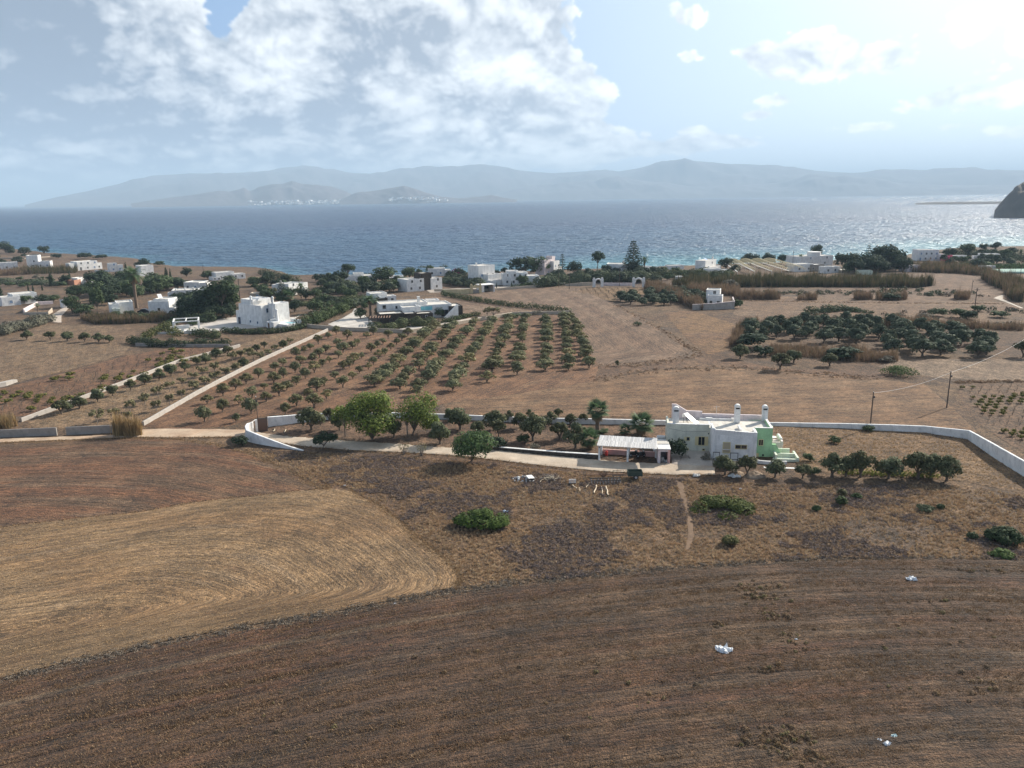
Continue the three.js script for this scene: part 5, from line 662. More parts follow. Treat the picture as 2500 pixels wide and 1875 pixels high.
// yard things: black iron frames, logs, machinery
{
  const fr = (label, px, py, w, h, turn) => { const p = G(px, py), t = thing('iron_frame', label, 'frame', [p[0], p[1] + .1, p[2]], turn, 'iron frames in the yard'); for (const x of [0, w]) mesh('post', bx(.08, h, .08, x, 0, 0), M.iron, t); mesh('rail', bx(w - .1, .08, .08, w / 2, h - .1, 0), M.iron, t); mesh('rail', bx(w - .1, .08, .08, w / 2, h * .45, 0), M.iron, t); return t; };
  fr('tall black iron frame at the left corner of the white wing', 1740, 1136, .85, 1.9, -.15); fr('black iron frame leaning by the yard olive', 1782, 1138, 1.0, 1.9, -.15);
  { const p = G(1772, 1140), t = thing('wooden_screen', 'low pale wooden screen behind the yard olive', 'screen', [p[0], p[1] + .1, p[2]], -.15); for (let i = 0; i < 9; i++) mesh('plank', bx(.19, .75, .03, i * .21, .1, 0), M.straw, t); mesh('rail', bx(1.9, .06, .05, .85, .6, -.04), M.wood, t); }
  { const p = G(1660, 1122), t = thing('low_rack', 'low black rack under the dark shrub in the yard', 'rack', [p[0], p[1] + .15, p[2]], .1); mesh('bar', limbs([[0, .35, 0, 1.3, .35, 0, .03, .03], [0, .35, .5, 1.3, .35, .5, .03, .03]]), M.iron, t); for (const [x, z] of [[0, 0], [1.3, 0], [0, .5], [1.3, .5]]) mesh('leg', bx(.05, .36, .05, x, 0, z), M.iron, t); }
  // trailer
  { const p = G(1533, 1172), t = thing('farm_trailer', 'small dark green box trailer parked on the scrub', 'trailer', [p[0], p[1], p[2]], -.02); const W = 1.95, D = 1.1; mesh('floor', bx(W, .06, D, W / 2, .5, -D / 2), M.iron, t); const gm = mat(C(.03, .05, .035), .7); for (const [w, d, x, z] of [[W, .05, W / 2, .02], [W, .05, W / 2, -D], [.05, D, .02, -D / 2], [.05, D, W - .02, -D / 2]]) mesh('side_board', bx(w, .62, d, x, .53, z), gm, t); for (const z of [-.02, -D + .02]) { const w = mesh('wheel', new THREE.TorusGeometry(.25, .1, 8, 18).translate(W * .55, .35, z), M.dark, t); mesh('rim', new THREE.CylinderGeometry(.16, .16, .1, 14).rotateX(Math.PI / 2).translate(W * .55, .35, z), M.steel, w); } mesh('drawbar', limbs([[0, .5, -D / 2, -2.1, .42, -D / 2, .05, .04]]), M.iron, t); mesh('stand', bx(.08, .45, .08, -1.9, 0, -D / 2), M.iron, t); }
  // harrows and ploughs in a row
  { const p = G(1441, 1182), t = thing('harrow', 'rusty toothed harrow with pale tines lying left of the trailer', 'harrow', [p[0], p[1], p[2]], .03); mesh('frame', mergeGeometries([bx(4.1, .1, .1, 2.05, .42, 0), bx(4.1, .1, .1, 2.05, .5, -.7), ...[0, 1, 2, 3, 4].map((i) => bx(.08, .08, .75, .1 + i * .97, .46, -.35))]), M.iron, t); for (let i = 0; i < 11; i++) mesh('tine', limbs([[.15 + i * .38, .45, 0, .2 + i * .38, .02, .25, .035, .02]]), mat(C(.42, .4, .38), .6), t); for (let i = 0; i < 9; i++) mesh('tine', limbs([[.25 + i * .45, .5, -.7, .3 + i * .45, .1, -.5, .03, .02]]), M.steel, t); }
  { const p = G(1431, 1168), t = thing('seed_frame', 'long low black farm implement frame behind the harrow', 'implement', [p[0], p[1], p[2]], .02); mesh('beam', mergeGeometries([bx(5.2, .12, .12, 2.6, .45, 0), bx(4.4, .1, .1, 3.0, .3, -.5)]), M.wood, t); mesh('guard', limbs([[3.6, .5, 0, 3.6, 1.05, 0, .025, .025], [5.1, .5, 0, 5.1, 1.05, 0, .025, .025], [3.6, 1.05, 0, 5.1, 1.05, 0, .025, .025], [0, .5, 0, -.6, .35, .2, .05, .02], [0, .6, -.2, -.7, .6, 0, .04, .02]]), M.iron, t); }
  { const p = G(1472, 1170), t = thing('brush_heap', 'dark twiggy heap on the farm implements', 'heap', [p[0], p[1] + .2, p[2]]); mesh('twigs', limbs([...Array(70)].map(() => { const a = rnd() * 6.28, r = rr(.2, .8); return [Math.cos(a) * .1, .1, Math.sin(a) * .1, Math.cos(a) * r, rr(.4, 1.1), Math.sin(a) * r * .7, .02, .006]; }), 4), mat(C(.11, .065, .045), 1), t); }
  // pallet rack standing on edge
  { const p = G(1390, 1182), t = thing('white_rack', 'small white slatted rack on the scrub', 'rack', [p[0], p[1], p[2]], .05); for (let i = 0; i < 6; i++) mesh('slat', bx(.09, .55, .04, i * .165, .12, 0), M.white, t); mesh('rail', bx(.95, .07, .05, .42, .6, -.05), M.white, t); mesh('base', bx(.95, .14, .3, .42, 0, -.05), M.iron, t); }
  const log = (px0, py0, px1, py1, r, label, m = mat(C(.52, .42, .3), .95)) => { const a = G(px0, py0), b = G(px1, py1), L = Math.hypot(b[0] - a[0], b[2] - a[2]), pts = [0, .25, .5, .75, 1].map((s) => new V3(mix(0, b[0] - a[0], s) + (s > 0 && s < 1 ? rr(-.08, .08) : 0), r + .05, mix(0, b[2] - a[2], s))), o = mesh('log', new THREE.TubeGeometry(new THREE.CatmullRomCurve3(pts), 10, r, 7), m); o.position.set(a[0], (a[1] + b[1]) / 2, a[2]); tag(o, label, 'log', 'pale logs and planks on the scrub'); };
  log(1456, 1187, 1450, 1206, .09, 'pale bent log, leftmost of the three below the harrow'); log(1468, 1190, 1471, 1211, .07, 'thin pale log, middle of the three below the harrow'); log(1479, 1190, 1485, 1212, .1, 'thick pale log, rightmost of the three below the harrow'); log(1398, 1186, 1408, 1195, .07, 'pale plank lying below the white rack'); log(1432, 1183, 1441, 1180, .05, 'short pale stick left of the harrow, upper'); log(1431, 1192, 1436, 1184, .05, 'short pale stick left of the harrow, lower'); log(1414, 1192, 1417, 1201, .05, 'short pale stick between the rack and the logs');
  log(668, 1055, 671, 1049, .07, 'short pale post lying by the gate, left one', M.straw); log(694, 1058, 698, 1050, .07, 'short pale post lying by the gate, right one', M.straw);
  // rubble and branch heaps
  { const p = G(1283, 1172), t = thing('rubble_heap', 'heap of grey broken stones and concrete beside the driveway', 'rubble heap', [p[0], p[1], p[2]]); const ms = [mat(C(.45, .44, .42), .95), mat(C(.3, .29, .28), .95), mat(C(.62, .6, .57), .95), mat(C(.16, .16, .17), .9)]; const rocks = [0, 1, 2, 3].map(() => { const g = new THREE.DodecahedronGeometry(.5, 0), q = g.attributes.position; for (let i = 0; i < q.count; i++) { const k = 1 + .4 * noise(q.getX(i) * 3 + 7, q.getZ(i) * 3 + q.getY(i)); q.setXYZ(i, q.getX(i) * k, q.getY(i) * k * .7, q.getZ(i) * k); } g.computeVertexNormals(); return g; }); for (let i = 0; i < 46; i++) { const a = rnd() * 6.28, r = Math.sqrt(rnd()), m = mesh('stone', pick(rocks), pick(ms), t), s = rr(.14, .36); m.position.set(Math.cos(a) * r * 1.9, .05 + (1 - r) * .55, Math.sin(a) * r * 1.1); m.scale.set(s * rr(.8, 1.6), s, s); m.rotation.set(rnd() * 3, rnd() * 3, rnd() * 3); } const slab = mesh('slab', bx(1.1, .12, .7, 0, 0, 0), ms[2], t); slab.position.set(.6, .45, .2); slab.rotation.set(.5, .6, -.5); mesh('tyre', new THREE.TorusGeometry(.3, .1, 8, 16).rotateX(1.2).translate(.8, .35, .6), M.dark, t); }
  { const p = G(1345, 1172), t = thing('branch_heap', 'heap of dry pale branches right of the rubble', 'branch heap', [p[0], p[1], p[2]]); for (let i = 0; i < 26; i++) { const a = rnd() * 6.28, L = rr(.8, 2), m = mesh('branch', limbs([[-L / 2, rr(.05, .5), 0, 0, rr(.2, .7), rr(-.1, .1), .04, .035], [0, rr(.2, .6), 0, L / 2, rr(.05, .5), rr(-.3, .3), .035, .015]], 5), i % 3 ? greyBark : M.straw, t); m.position.set(rr(-1.5, 1.6), 0, rr(-.7, .7)); m.rotation.y = a; } mesh('twigs', limbs([...Array(90)].map(() => { const x = rr(-1.6, 1.6), z = rr(-.8, .8), a = rnd() * 6.28; return [x, rr(0, .4), z, x + Math.cos(a) * .6, rr(.05, .5), z + Math.sin(a) * .6, .015, .006]; }), 4), mat(C(.2, .14, .1), 1), t); }
  // litter: white plastic bags and scraps
  const bag = (px, py, w, label, col = C(.8, .82, .84)) => { const p = G(px, py), s = w * scaleAt(p), g = new THREE.IcosahedronGeometry(.5, 3), q = g.attributes.position; for (let i = 0; i < q.count; i++) { const x = q.getX(i), y = q.getY(i), z = q.getZ(i), k = 1 + .9 * fbm(x * 3.2 + px, z * 3.2 + y, 3), j = .6 * fbm(x * 7 + px, z * 7, 3); q.setXYZ(i, x * k * s, Math.max(-.02, (y * .4 + j * .5) * k * s), z * k * s * .75); } g.computeVertexNormals(); const m = mesh('plastic_bag', g, mat(col.clone().multiplyScalar(.72), .6, { flatShading: true })); m.position.set(p[0], p[1] + .1, p[2]); tag(m, label, 'litter', 'litter blown over the fields'); };
  bag(1768, 1590, 32, 'largest crumpled white plastic bag on the foreground field'); bag(2226, 1416, 22, 'crumpled white plastic bag near the top right of the foreground field'); bag(2182, 1801, 12, 'bluish white plastic scrap at the bottom right', C(.62, .78, .78)); bag(2150, 1811, 11, 'small white scrap at the bottom right, left of the bluish one'); bag(2165, 1819, 16, 'lowest white plastic scrap at the bottom right'); bag(1944, 1563, 6, 'tiny white scrap right of the largest plastic bag'); bag(1232, 1251, 12, 'pale blue scrap beside the round green cushion bush', C(.45, .55, .66)); bag(964, 1477, 8, 'small pale stone like scrap on the weedy bank'); bag(842, 1187, 5, 'tiny white scrap on the scrub left of the stubble edge'); bag(1699, 1163, 18, 'flat white slab lying at the end of the driveway', C(.7, .66, .6)); bag(1793, 1165, 20, 'flat white slab under the yard olive', C(.72, .7, .66)); bag(1808, 1195, 5, 'tiny white scrap on the scrub below the yard olive');
  for (const [px, py, r, h, l] of [[1797, 1159, 1.2, .55, 'small mound of pale earth left of the olive by the white wing'], [1843, 1163, 1.5, .7, 'bigger mound of pale earth right of the olive by the white wing']]) { const p = G(px, py), g = new THREE.SphereGeometry(1, 24, 12, 0, 6.283, 0, 1.571), q = g.attributes.position; for (let i = 0; i < q.count; i++) { const k = 1 + .25 * fbm(q.getX(i) * 2 + px, q.getZ(i) * 2, 3); q.setXYZ(i, q.getX(i) * r * k, Math.pow(Math.max(0, q.getY(i)), 1.6) * h * k, q.getZ(i) * r * .8 * k); } g.computeVertexNormals(); const m = mesh('earth_mound', g, mat(C(.5, .37, .26), 1, { map: soilMap })); m.position.set(p[0], p[1] - .05, p[2]); tag(m, l, 'earth mound', 'earth mounds by the house'); }
}

// ---------------------------------------------------------------- walls
function wallLine(name, label, pts, thick, m, { cap = null, capName = 'coping', cat = 'wall', step = 1.2 } = {}) {   // pts: picture base points with heights in metres
  const w = pts.map(([x, y, h]) => [...G(x, y), h]), o = w[0], t = thing(name, label, cat, [o[0], o[1], o[2]]), top = [], pos = [], idx = [], uvs = [], cp = [], ci = []; const line = [];
  for (let i = 1; i < w.length; i++) { const a = w[i - 1], b = w[i], L = Math.hypot(b[0] - a[0], b[2] - a[2]), n = Math.max(1, Math.round(L / step)); for (let k = i > 1 ? 1 : 0; k <= n; k++) { const s = k / n, x = mix(a[0], b[0], s), z = mix(a[2], b[2], s); line.push([x, ground(x, z), z, mix(a[3], b[3], s)]); } }
  let run = 0; line.forEach((p, i) => { const q = line[Math.min(line.length - 1, i + 1)], r = line[Math.max(0, i - 1)], dx = q[0] - r[0], dz = q[2] - r[2], l = Math.hypot(dx, dz) || 1, nx = -dz / l * thick / 2, nz = dx / l * thick / 2; if (i) run += Math.hypot(p[0] - r[0], p[2] - r[2]); const y0 = p[1] - .35 - o[1], y1 = p[1] + p[3] - o[1] + .03 * noise(run / 2, 4.4); pos.push(p[0] + nx - o[0], y0, p[2] + nz - o[2], p[0] + nx - o[0], y1 - .05, p[2] + nz - o[2], p[0] + nx * .7 - o[0], y1, p[2] + nz * .7 - o[2], p[0] - nx * .7 - o[0], y1, p[2] - nz * .7 - o[2], p[0] - nx - o[0], y1 - .05, p[2] - nz - o[2], p[0] - nx - o[0], y0, p[2] - nz - o[2]); for (const v of [0, y1 - y0, y1 - y0 + .1, y1 - y0 + .3, y1 - y0 + .4, 2 * (y1 - y0) + .4]) uvs.push(run, v); });
  const N = line.length; for (let i = 0; i < N - 1; i++) for (let k = 0; k < 5; k++) { const a = i * 6 + k, b = a + 1, c = a + 6, d = c + 1; idx.push(a, b, c, b, d, c); } for (const e of [0, N - 1]) { const b = e * 6; idx.push(b, b + 1, b + 4, b, b + 4, b + 5, b + 1, b + 2, b + 3, b + 1, b + 3, b + 4); }
  let g = new THREE.BufferGeometry(); g.setAttribute('position', new THREE.Float32BufferAttribute(pos, 3)); g.setAttribute('uv', new THREE.Float32BufferAttribute(uvs, 2)); g.setIndex(idx); g = g.toNonIndexed(); g.computeVertexNormals(); mesh('wall_body', g, m, t);
  if (cap) { const gs = []; for (let i = 1; i < N; i++) { const a = line[i - 1], b = line[i], L = Math.hypot(b[0] - a[0], b[2] - a[2]); if (L < .05) continue; const s = bx(L + .01, .07, thick + .08, 0, 0, 0); s.rotateZ(Math.atan2(b[1] + b[3] - a[1] - a[3], L)); s.rotateY(-Math.atan2(b[2] - a[2], b[0] - a[0])); s.translate((a[0] + b[0]) / 2 - o[0], (a[1] + a[3] + b[1] + b[3]) / 2 - o[1], (a[2] + b[2]) / 2 - o[2]); gs.push(s); } mesh(capName, mergeGeometries(gs), cap, t); }
  return t;
}
wallLine('garden_wall', 'long white garden wall behind and right of the near house', [[655, 1042, 1.75], [735, 1032, 1.5], [800, 1025, 1.2], [960, 1020, .95], [1100, 1024, .95], [1300, 1033, .95], [1480, 1036, .95], [1640, 1038, .8], [1880, 1039, .55], [2053, 1045, .8], [2129, 1050, 1.0], [2256, 1056, 1.1], [2364, 1073, 1.45], [2430, 1119, 1.9], [2500, 1163, 2.05], [2640, 1250, 2.05]], .4, M.white);
wallLine('garden_wall', 'white wall sloping down to a point beside the gate', [[619, 1058, 1.95], [607, 1062, 1.95], [603, 1068, 1.95], [606, 1077, 1.85], [630, 1083, 1.55], [670, 1090, .95], [710, 1096, .4], [741, 1100, .05]], .38, M.white, { step: .6 });
{
  const a = G(622, 1055), t = thing('gate', 'tall brown metal gate standing open between white piers', 'gate', [a[0], a[1], a[2]], .5); mesh('pier', bx(.35, 2.2, .35, .35, -.1, 0), M.white, t); mesh('pier', bx(.3, 2.1, .3, -.6, -.1, .9), M.white, t); mesh('lintel', limbs([[-.6, 1.95, .9, .35, 2.1, 0, .06, .06]]), M.white, t);
  const l = new THREE.Group(); l.name = 'gate_leaf'; l.position.set(.6, 0, 0); l.rotation.y = -.35; t.add(l); mesh('panel', bx(1.45, 2.15, .06, .75, .05, 0), M.brown, l); mesh('frame', mergeGeometries([bx(1.5, .08, .09, .75, .03, 0), bx(1.5, .08, .09, .75, 2.18, 0), bx(.08, 2.1, .09, .03, .1, 0), bx(.08, 2.1, .09, 1.47, .1, 0)]), M.iron, l);
  mesh('gate_leaf', bx(.06, 1.8, 1.2, -.35, .05, .2), M.brown, t);
}
wallLine('retaining_wall', 'low dark stone retaining wall with a white top along the driveway', [[1205, 1099, .55], [1290, 1107, .6], [1380, 1115, .65], [1462, 1121, .7]], .35, M.stone, { cap: M.white });
wallLine('boundary_wall', 'left piece of the two grey rendered walls by the dirt track', [[-250, 1078, 1.3], [0, 1068, 1.3], [140, 1063, 1.35]], .22, M.grey); wallLine('boundary_wall', 'right piece of the two grey rendered walls by the dirt track, half behind reeds', [[163, 1062, 1.35], [270, 1057, 1.35], [330, 1054, 1.2]], .22, M.grey);
wallLine('boundary_wall', 'long grey wall running down beside the left vineyard', [[52, 1030, .7], [130, 1003, .85], [300, 940, .85], [440, 885, .85], [586, 848, .9]], .3, M.concrete); wallLine('boundary_wall', 'long straight grey wall along the left side of the olive orchard', [[350, 1040, .8], [480, 965, .85], [640, 882, .85], [800, 809, .9]], .35, M.concrete);
wallLine('boundary_wall', 'brown stone wall below the stone villa along the top of the orchard', [[750, 800, 1.2], [850, 808, 1.1], [1000, 814, 1.1], [1130, 791, 1.1], [1250, 770, 1.1], [1390, 766, 1.1]], .35, M.tan);
wallLine('boundary_wall', 'grey wall under the hedge of the tall white villa', [[332, 845, .9], [450, 848, .9], [560, 848, .9]], .3, M.grey); wallLine('boundary_wall', 'pale wall along the far field below the white terraced villas', [[1060, 712, 1.1], [1180, 711, 1.0], [1260, 706, 1.1], [1380, 696, 1.2]], .3, M.tan);
wallLine('boundary_wall', 'pale wall between the two arched gates', [[1380, 698, .8], [1420, 698, 1.6], [1448, 697, 1.6]], .3, M.tan); wallLine('boundary_wall', 'low pale wall from the left to the right arched gate', [[1474, 697, 1.3], [1500, 698, 1.4], [1544, 698, 1.4]], .3, M.palePink);
wallLine('boundary_wall', 'dark wall and path edge in front of the small white villa', [[780, 735, 1.2], [860, 728, 1.2], [905, 722, 1.2]], .3, M.stone); wallLine('boundary_wall', 'sunlit pale wall climbing left of the dark cypress', [[897, 712, 1.2], [925, 700, 1.3]], .3, M.white); wallLine('boundary_wall', 'pale wall beside the entrance lane on the far left', [[58, 765, 1.6], [92, 745, 1.4], [130, 742, 1.2]], .3, M.palePink); wallLine('boundary_wall', 'tan wall end at the entrance lane on the far left', [[58, 768, .9], [118, 768, .9], [128, 762, 1.6]], .3, M.tan);
wallLine('boundary_wall', 'low white wall left of the small square house', [[232, 663, 1], [266, 664, 1]], .3, M.white); wallLine('boundary_wall', 'low pale stone wall across the far left field', [[-40, 632, .7], [60, 632, .7], [128, 627, .7]], .3, M.tan); wallLine('boundary_wall', 'dry stone wall in the far left fields', [[0, 730, .8], [30, 722, .8], [60, 716, .8]], .4, M.tan);

// ---------------------------------------------------------------- villas and houses further off
{ // tall white villa
  const { t, W, k } = house('tall_villa', 'tall two storey white villa with sloped walls and chimneys', 'house', [584, 791], [641, 798]); delete t.userData.W;
  const taper = (g, h, f = .06) => { const p = g.attributes.position; for (let i = 0; i < p.count; i++) { const s = 1 - f * clamp(p.getY(i) / h); p.setX(i, (p.getX(i) - W / 2) * s + W / 2); p.setZ(i, (p.getZ(i) + 4) * s - 4); } g.computeVertexNormals(); return g; };
  mesh('wall', taper(blockGeo(0, W, 0, -8, 6.6, -.8, .35), 6.6), M.white, t); mesh('roof', roofGeo(.2, W - .2, -.2, -7.8, 6.6), M.roof, t); mesh('rear_block', taper(blockGeo(-.3, W * .52, -1.2, -8.5, 8.0, -.6, .35), 8), M.white, t); mesh('wing', blockGeo(-2.0, .2, -.6, -6, 4.2, -.6, .3), M.white, t); mesh('right_block', blockGeo(W - .2, W + 3.4, -2.8, -8, 7.2, -.6, .3), M.white, t);
  { const s = new THREE.CylinderGeometry(1.1, 1.1, 4, 18, 1, false, -Math.PI / 2, Math.PI).rotateX(Math.PI / 2).rotateX(Math.PI).rotateY(1.57).translate(W * .4, 7.4, -4); mesh('roof_vault', s, M.white, t); }
  for (const [x, z, y, h] of [[W * .42, -1.6, 6.4, 2.4], [W + 2.2, -2.9, 4.0, 5.0], [W + 4.6, -2.2, 1.5, 3.8]]) { const c = mesh('chimney', limbs([[x, y - 1, z, x, y + h, z, .75, .38]], 4), M.white, t); mesh('hood', new THREE.SphereGeometry(.42, 12, 8).translate(x, y + h, z), M.white, c); }
  mesh('stair', mergeGeometries([0, 1, 2, 3, 4, 5].map((i) => bx(.6, .5 + i * .5, 2.0, W + .9 + i * .55, -.4, -1.4))), M.white, t); mesh('terrace', mergeGeometries([bx(7, 1.9, 5.5, W + 6.5, -.6, -4.2), bx(3.4, 2.6, 2.6, W + 4.2, -.6, -1.0), bx(5, .9, .3, W + 7.6, 1.3, -7)]), M.white, t); mesh('pool', bx(3.2, .05, 2, W + 7.4, 1.3, -4.8), M.pool, t);
  windowOn(t, 'f', W * .16, 4.6, .9, 1.3, -.35, { m: M.glass, fm: M.blue }); windowOn(t, 'f', W * .55, 4.3, 1.0, 1.3, -.3, { m: M.glass, fm: M.blue }); windowOn(t, 'f', W * .03, .1, 1.0, 2.1, .02, { fm: M.blue, name: 'door' }); windowOn(t, 'f', W * .5, 1.0, .45, .6, -.05, { fm: M.blue, bars: false }); windowOn(t, 'f', W * .8, .9, .45, .6, -.05, { fm: M.blue, bars: false }); windowOn(t, 'r', -2.6, 4.3, .9, 1.2, W - .22, { fm: M.blue }); windowOn(t, 'r', -3, 1.0, .8, 1.1, W - .02, { fm: M.blue }); windowOn(t, 'f', W + 3.6, .1, .8, 1.5, .32, { m: M.wood, fm: M.white, bars: false, name: 'wooden_door' });
}
{ // white pergola in the lower garden of the tall villa
  const p = G(425, 812), t = thing('pergola', 'white frame pergola on a white terrace in the lower garden', 'pergola', [p[0], p[1], p[2]], .35), w = 7, d = 7, h = 3.0; for (const [x, z] of [[0, 0], [w, 0], [0, -d], [w, -d]]) mesh('post', bx(.4, h, .4, x, 0, z), M.white, t); mesh('beam', bx(w + .4, .3, .3, w / 2, h, 0), M.white, t); mesh('beam', bx(w + .4, .3, .3, w / 2, h, -d), M.white, t); mesh('beam', bx(.3, .3, d - .3, 0, h, -d / 2), M.white, t); mesh('beam', bx(.3, .3, d - .3, w, h, -d / 2), M.white, t); mesh('beam', bx(.25, .25, d - .3, w / 2, h, -d / 2), M.white, t); mesh('low_wall', bx(4, 1.1, .3, 2.2, 0, -d + .4), M.white, t); mesh('planter', bx(3.6, 1.0, 2.4, 4.8, -.2, 2.2), M.white, t); mesh('low_wall', bx(6, .5, .3, -1.5, 0, 1), M.white, t); mesh('floor', bx(w, .15, d, w / 2, 0, -d / 2), M.roof, t);
}
{ // flat stone and white villa
  const { t, W } = house('stone_villa', 'long low white and stone villa with stepped flat roofs', 'house', [928, 790], [1128, 778]); delete t.userData.W; const u = W / 200;
  const B = (x0, x1, zf, zb, h, m, y0 = -.6, par = .3) => { mesh('wall', blockGeo(x0 * u, x1 * u, zf, zb, h, y0, par), m, t); mesh('roof', roofGeo(x0 * u, x1 * u, zf, zb, h, par), M.roof, t); };
  B(0, 58, 0, -6, 3.0, M.stone); B(58, 88, .5, -5, 2.8, M.stone); B(12, 130, -9, -17, 5.0, M.white); B(60, 105, -4, -9.2, 4.2, M.white); B(88, 128, 0, -4.2, 2.5, M.stone); B(98, 186, -6, -15, 4.3, M.white); B(140, 172, -16, -20, 4.6, M.white); B(178, 212, -5, -13, 3.6, M.stone);
  { const s = new THREE.Shape([[0, -.5], [0, .6], [5, 4.3], [5.5, 4.3], [5.5, -.5]].map(([x, y]) => new THREE.Vector2(x, y))); mesh('sloped_wall', new THREE.ExtrudeGeometry(s, { depth: .35, bevelEnabled: false }).rotateY(Math.PI / 2 - 1.2).translate(158 * u, 0, -1.5), M.white, t); }
  mesh('chimney', mergeGeometries([bx(.8, 1.9, .8, 112 * u, 4.4, -12), bx(1, .2, 1, 112 * u, 6.3, -12)]), M.white, t); windowOn(t, 'f', 22 * u, 1.8 + 1.6, 1.1, 1.2, -9, { bars: false }); windowOn(t, 'f', 52 * u, 3.2, .7, .9, -9, { bars: false }); windowOn(t, 'f', 118 * u, 2.6, 5, 1.3, -6, { m: M.pool, bars: true }); windowOn(t, 'f', 112 * u, .4, .7, 1.4, 0, { bars: false }); windowOn(t, 'f', 168 * u, .2, 2.4, 2.2, -6, { m: M.glass });
  const pg = thing('slatted_pergola', 'dark slatted pergola in front of the stone villa', 'pergola', [...G(900, 796)], .1); for (let i = 0; i < 8; i++) mesh('slat', bx(.35, .12, 4.6, .5 + i * .85, 2.35, -2.3), M.wood, pg); mesh('frame', mergeGeometries([bx(7.2, .2, .2, 3.5, 2.15, 0), bx(7.2, .2, .2, 3.5, 2.15, -4.6)]), M.iron, pg); for (const [x, z] of [[.1, 0], [6.9, 0], [.1, -4.6], [6.9, -4.6]]) mesh('post', bx(.18, 2.15, .18, x, 0, z), M.iron, pg);
}
village('white villa with stepped terraces behind the stone villa', [911, 742], [968, 738], [[0, .7, 22, 7, 3], [.3, 1, 16, 5, 0, M.white, 3], [.15, .55, 14, 4, -2.5, M.stone, 0]]);
village('modern white house with a tall dark stone tower block', [994, 713], [1080, 706], [[0, .48, 30, 8, 0, M.white, 2], [.42, .72, 42, 6, .6, M.stone, 0], [.68, 1, 28, 8, 0, M.white, 1]], { chimney: [] });
village('white house half hidden behind the stone tower house, near the sea', [1045, 674], [1100, 673], [[0, .75, 18, 7, 0], [.7, 1, 14, 6, 0]]);
village('white villa among the big round trees near the sea', [840, 690], [912, 688], [[0, 1, 15, 8, 1, M.white, 0], [.35, .7, 20, 5, 4, M.white, 0]]);
village('low dark house with white roof edge under the big round tree', [940, 690], [990, 688], [[0, 1, 11, 7, 0, M.grey, 2, M.white], [.5, .95, 14, 4, 2, M.white, 0]]);
village('white house with square blocks on the brown slope, palm in front', [706, 722], [770, 712], [[0, .3, 28, 7, 0, M.white, 1], [.25, 1, 22, 9, 4, M.white, 2]], { chimney: [[.06, 5, 26, 10]] });
village('small tan hut with a flat roof behind the tall white villa', [611, 729], [647, 728], [[0, 1, 12, 5, 0, M.tan, 1]]);
village('white seaside house with sloping end left of the beach', [520, 685], [600, 680], [[0, .25, 8, 6, 0], [.15, .7, 17, 7, 2, M.white, 2], [.6, 1, 12, 6, 0]]);
village('white single storey house with blue window above the dark trees', [450, 709], [505, 709], [[0, .68, 18, 8, 0, M.white, 2], [.66, 1, 17, 5, .5, M.white, 1]]);
village('long low white house below the one with the blue window', [409, 733], [487, 730], [[.15, 1, 21, 8, 0, M.white, 3], [0, .2, 15, 5, 2]], { chimney: [[.25, 3, 19, 5], [.55, 3, 19, 5], [.8, 3, 19, 5]] });
village('white house with slanted solar panel and arched porch', [364, 766], [415, 766], [[0, 1, 27, 8, 0, M.white, 1], [.05, .75, 30, 6, 3, M.white, 0], [.95, 1.25, 14, 4, 0, M.white, 0]], { extra: (t, W, k) => { mesh('solar_panel', new THREE.BoxGeometry(1.4, .1, 4).rotateX(.3).rotateY(.7).translate(W * .3, 30 * k + .9, -4), M.white, t); mesh('arch', new THREE.TorusGeometry(1.1, .22, 6, 14, Math.PI).translate(W * 1.1, 0, .1), M.stone, t); } });
village('white cottage with a sloping white roof left of the arched porch house', [270, 768], [328, 764], [[0, .4, 22, 6, 0, M.white, 1], [.3, 1, 24, 7, 1, M.white, 0], [.1, .4, 13, 3, -2, M.paleGreen, 0, M.white]]);
village('long low white house at the far left edge', [6, 748], [52, 744], [[0, 1, 18, 6, 0, M.white, 1], [.7, 2.0, 21, 8, 2, M.white, 3]]);
village('small white gatehouse by the far left entrance lane', [155, 752], [166, 751], [[0, 1, 16, 3, 0, M.white, 1]]);
village('white cube house with two cypresses on its right', [346, 674], [377, 672], [[0, 1, 22, 8, 0, M.white, 0], [-.25, .2, 8, 5, -2, M.white, 0]]);
village('small square white house with an open porch on the left slope', [268, 664], [288, 663], [[0, 1, 18, 5, 0, M.white, 1], [.9, 1.7, 14, 4, 0, M.white, 1]]);
village('wide white house with a pillared porch on the left slope', [190, 661], [240, 657], [[0, 1, 18, 9, 0, M.white, 3], [-.35, .05, 16, 5, .5, M.white, 0], [.95, 1.25, 13, 6, 1, M.white, 1]]);
village('two tier white house at the left shore', [66, 655], [95, 654], [[0, 1, 25, 7, 1, M.white, 1], [.9, 2.0, 13, 6, 0, M.white, 2]]);
village('long white house at the extreme left shore', [-30, 660], [45, 657], [[0, 1, 14, 8, 0, M.white, 4]]);
village('small red fronted hut on the left slope', [182, 696], [215, 692], [[0, .5, 11, 4, 0, M.roofTile, 0], [.4, 1, 14, 4, 1, M.white, 0]], { name: 'hut' });
village('white house glimpsed between the dark left trees', [212, 707], [258, 705], [[0, .5, 9, 5, 0], [.3, 1, 14, 5, 2]], {});
village('white square tower house with terraces above the pale far wall', [1182, 698], [1222, 694], [[0, 1, 46, 8, 4, M.white, 3], [.25, 1.05, 26, 5, 0, M.white, 0], [.15, .9, 13, 3, -3, M.white, 0]], { chimney: [[.2, 8, 46, 6]] });
village('low white villa of many small flat roofs beside the tower house', [1248, 700], [1330, 697], [[0, .3, 34, 7, 6, M.white, 1], [.22, .55, 31, 8, 4, M.white, 2], [.5, .85, 24, 7, 1, M.white, 1], [.68, 1, 17, 6, 0, M.white, 1], [-.15, .1, 28, 5, 7, M.white, 1]]);
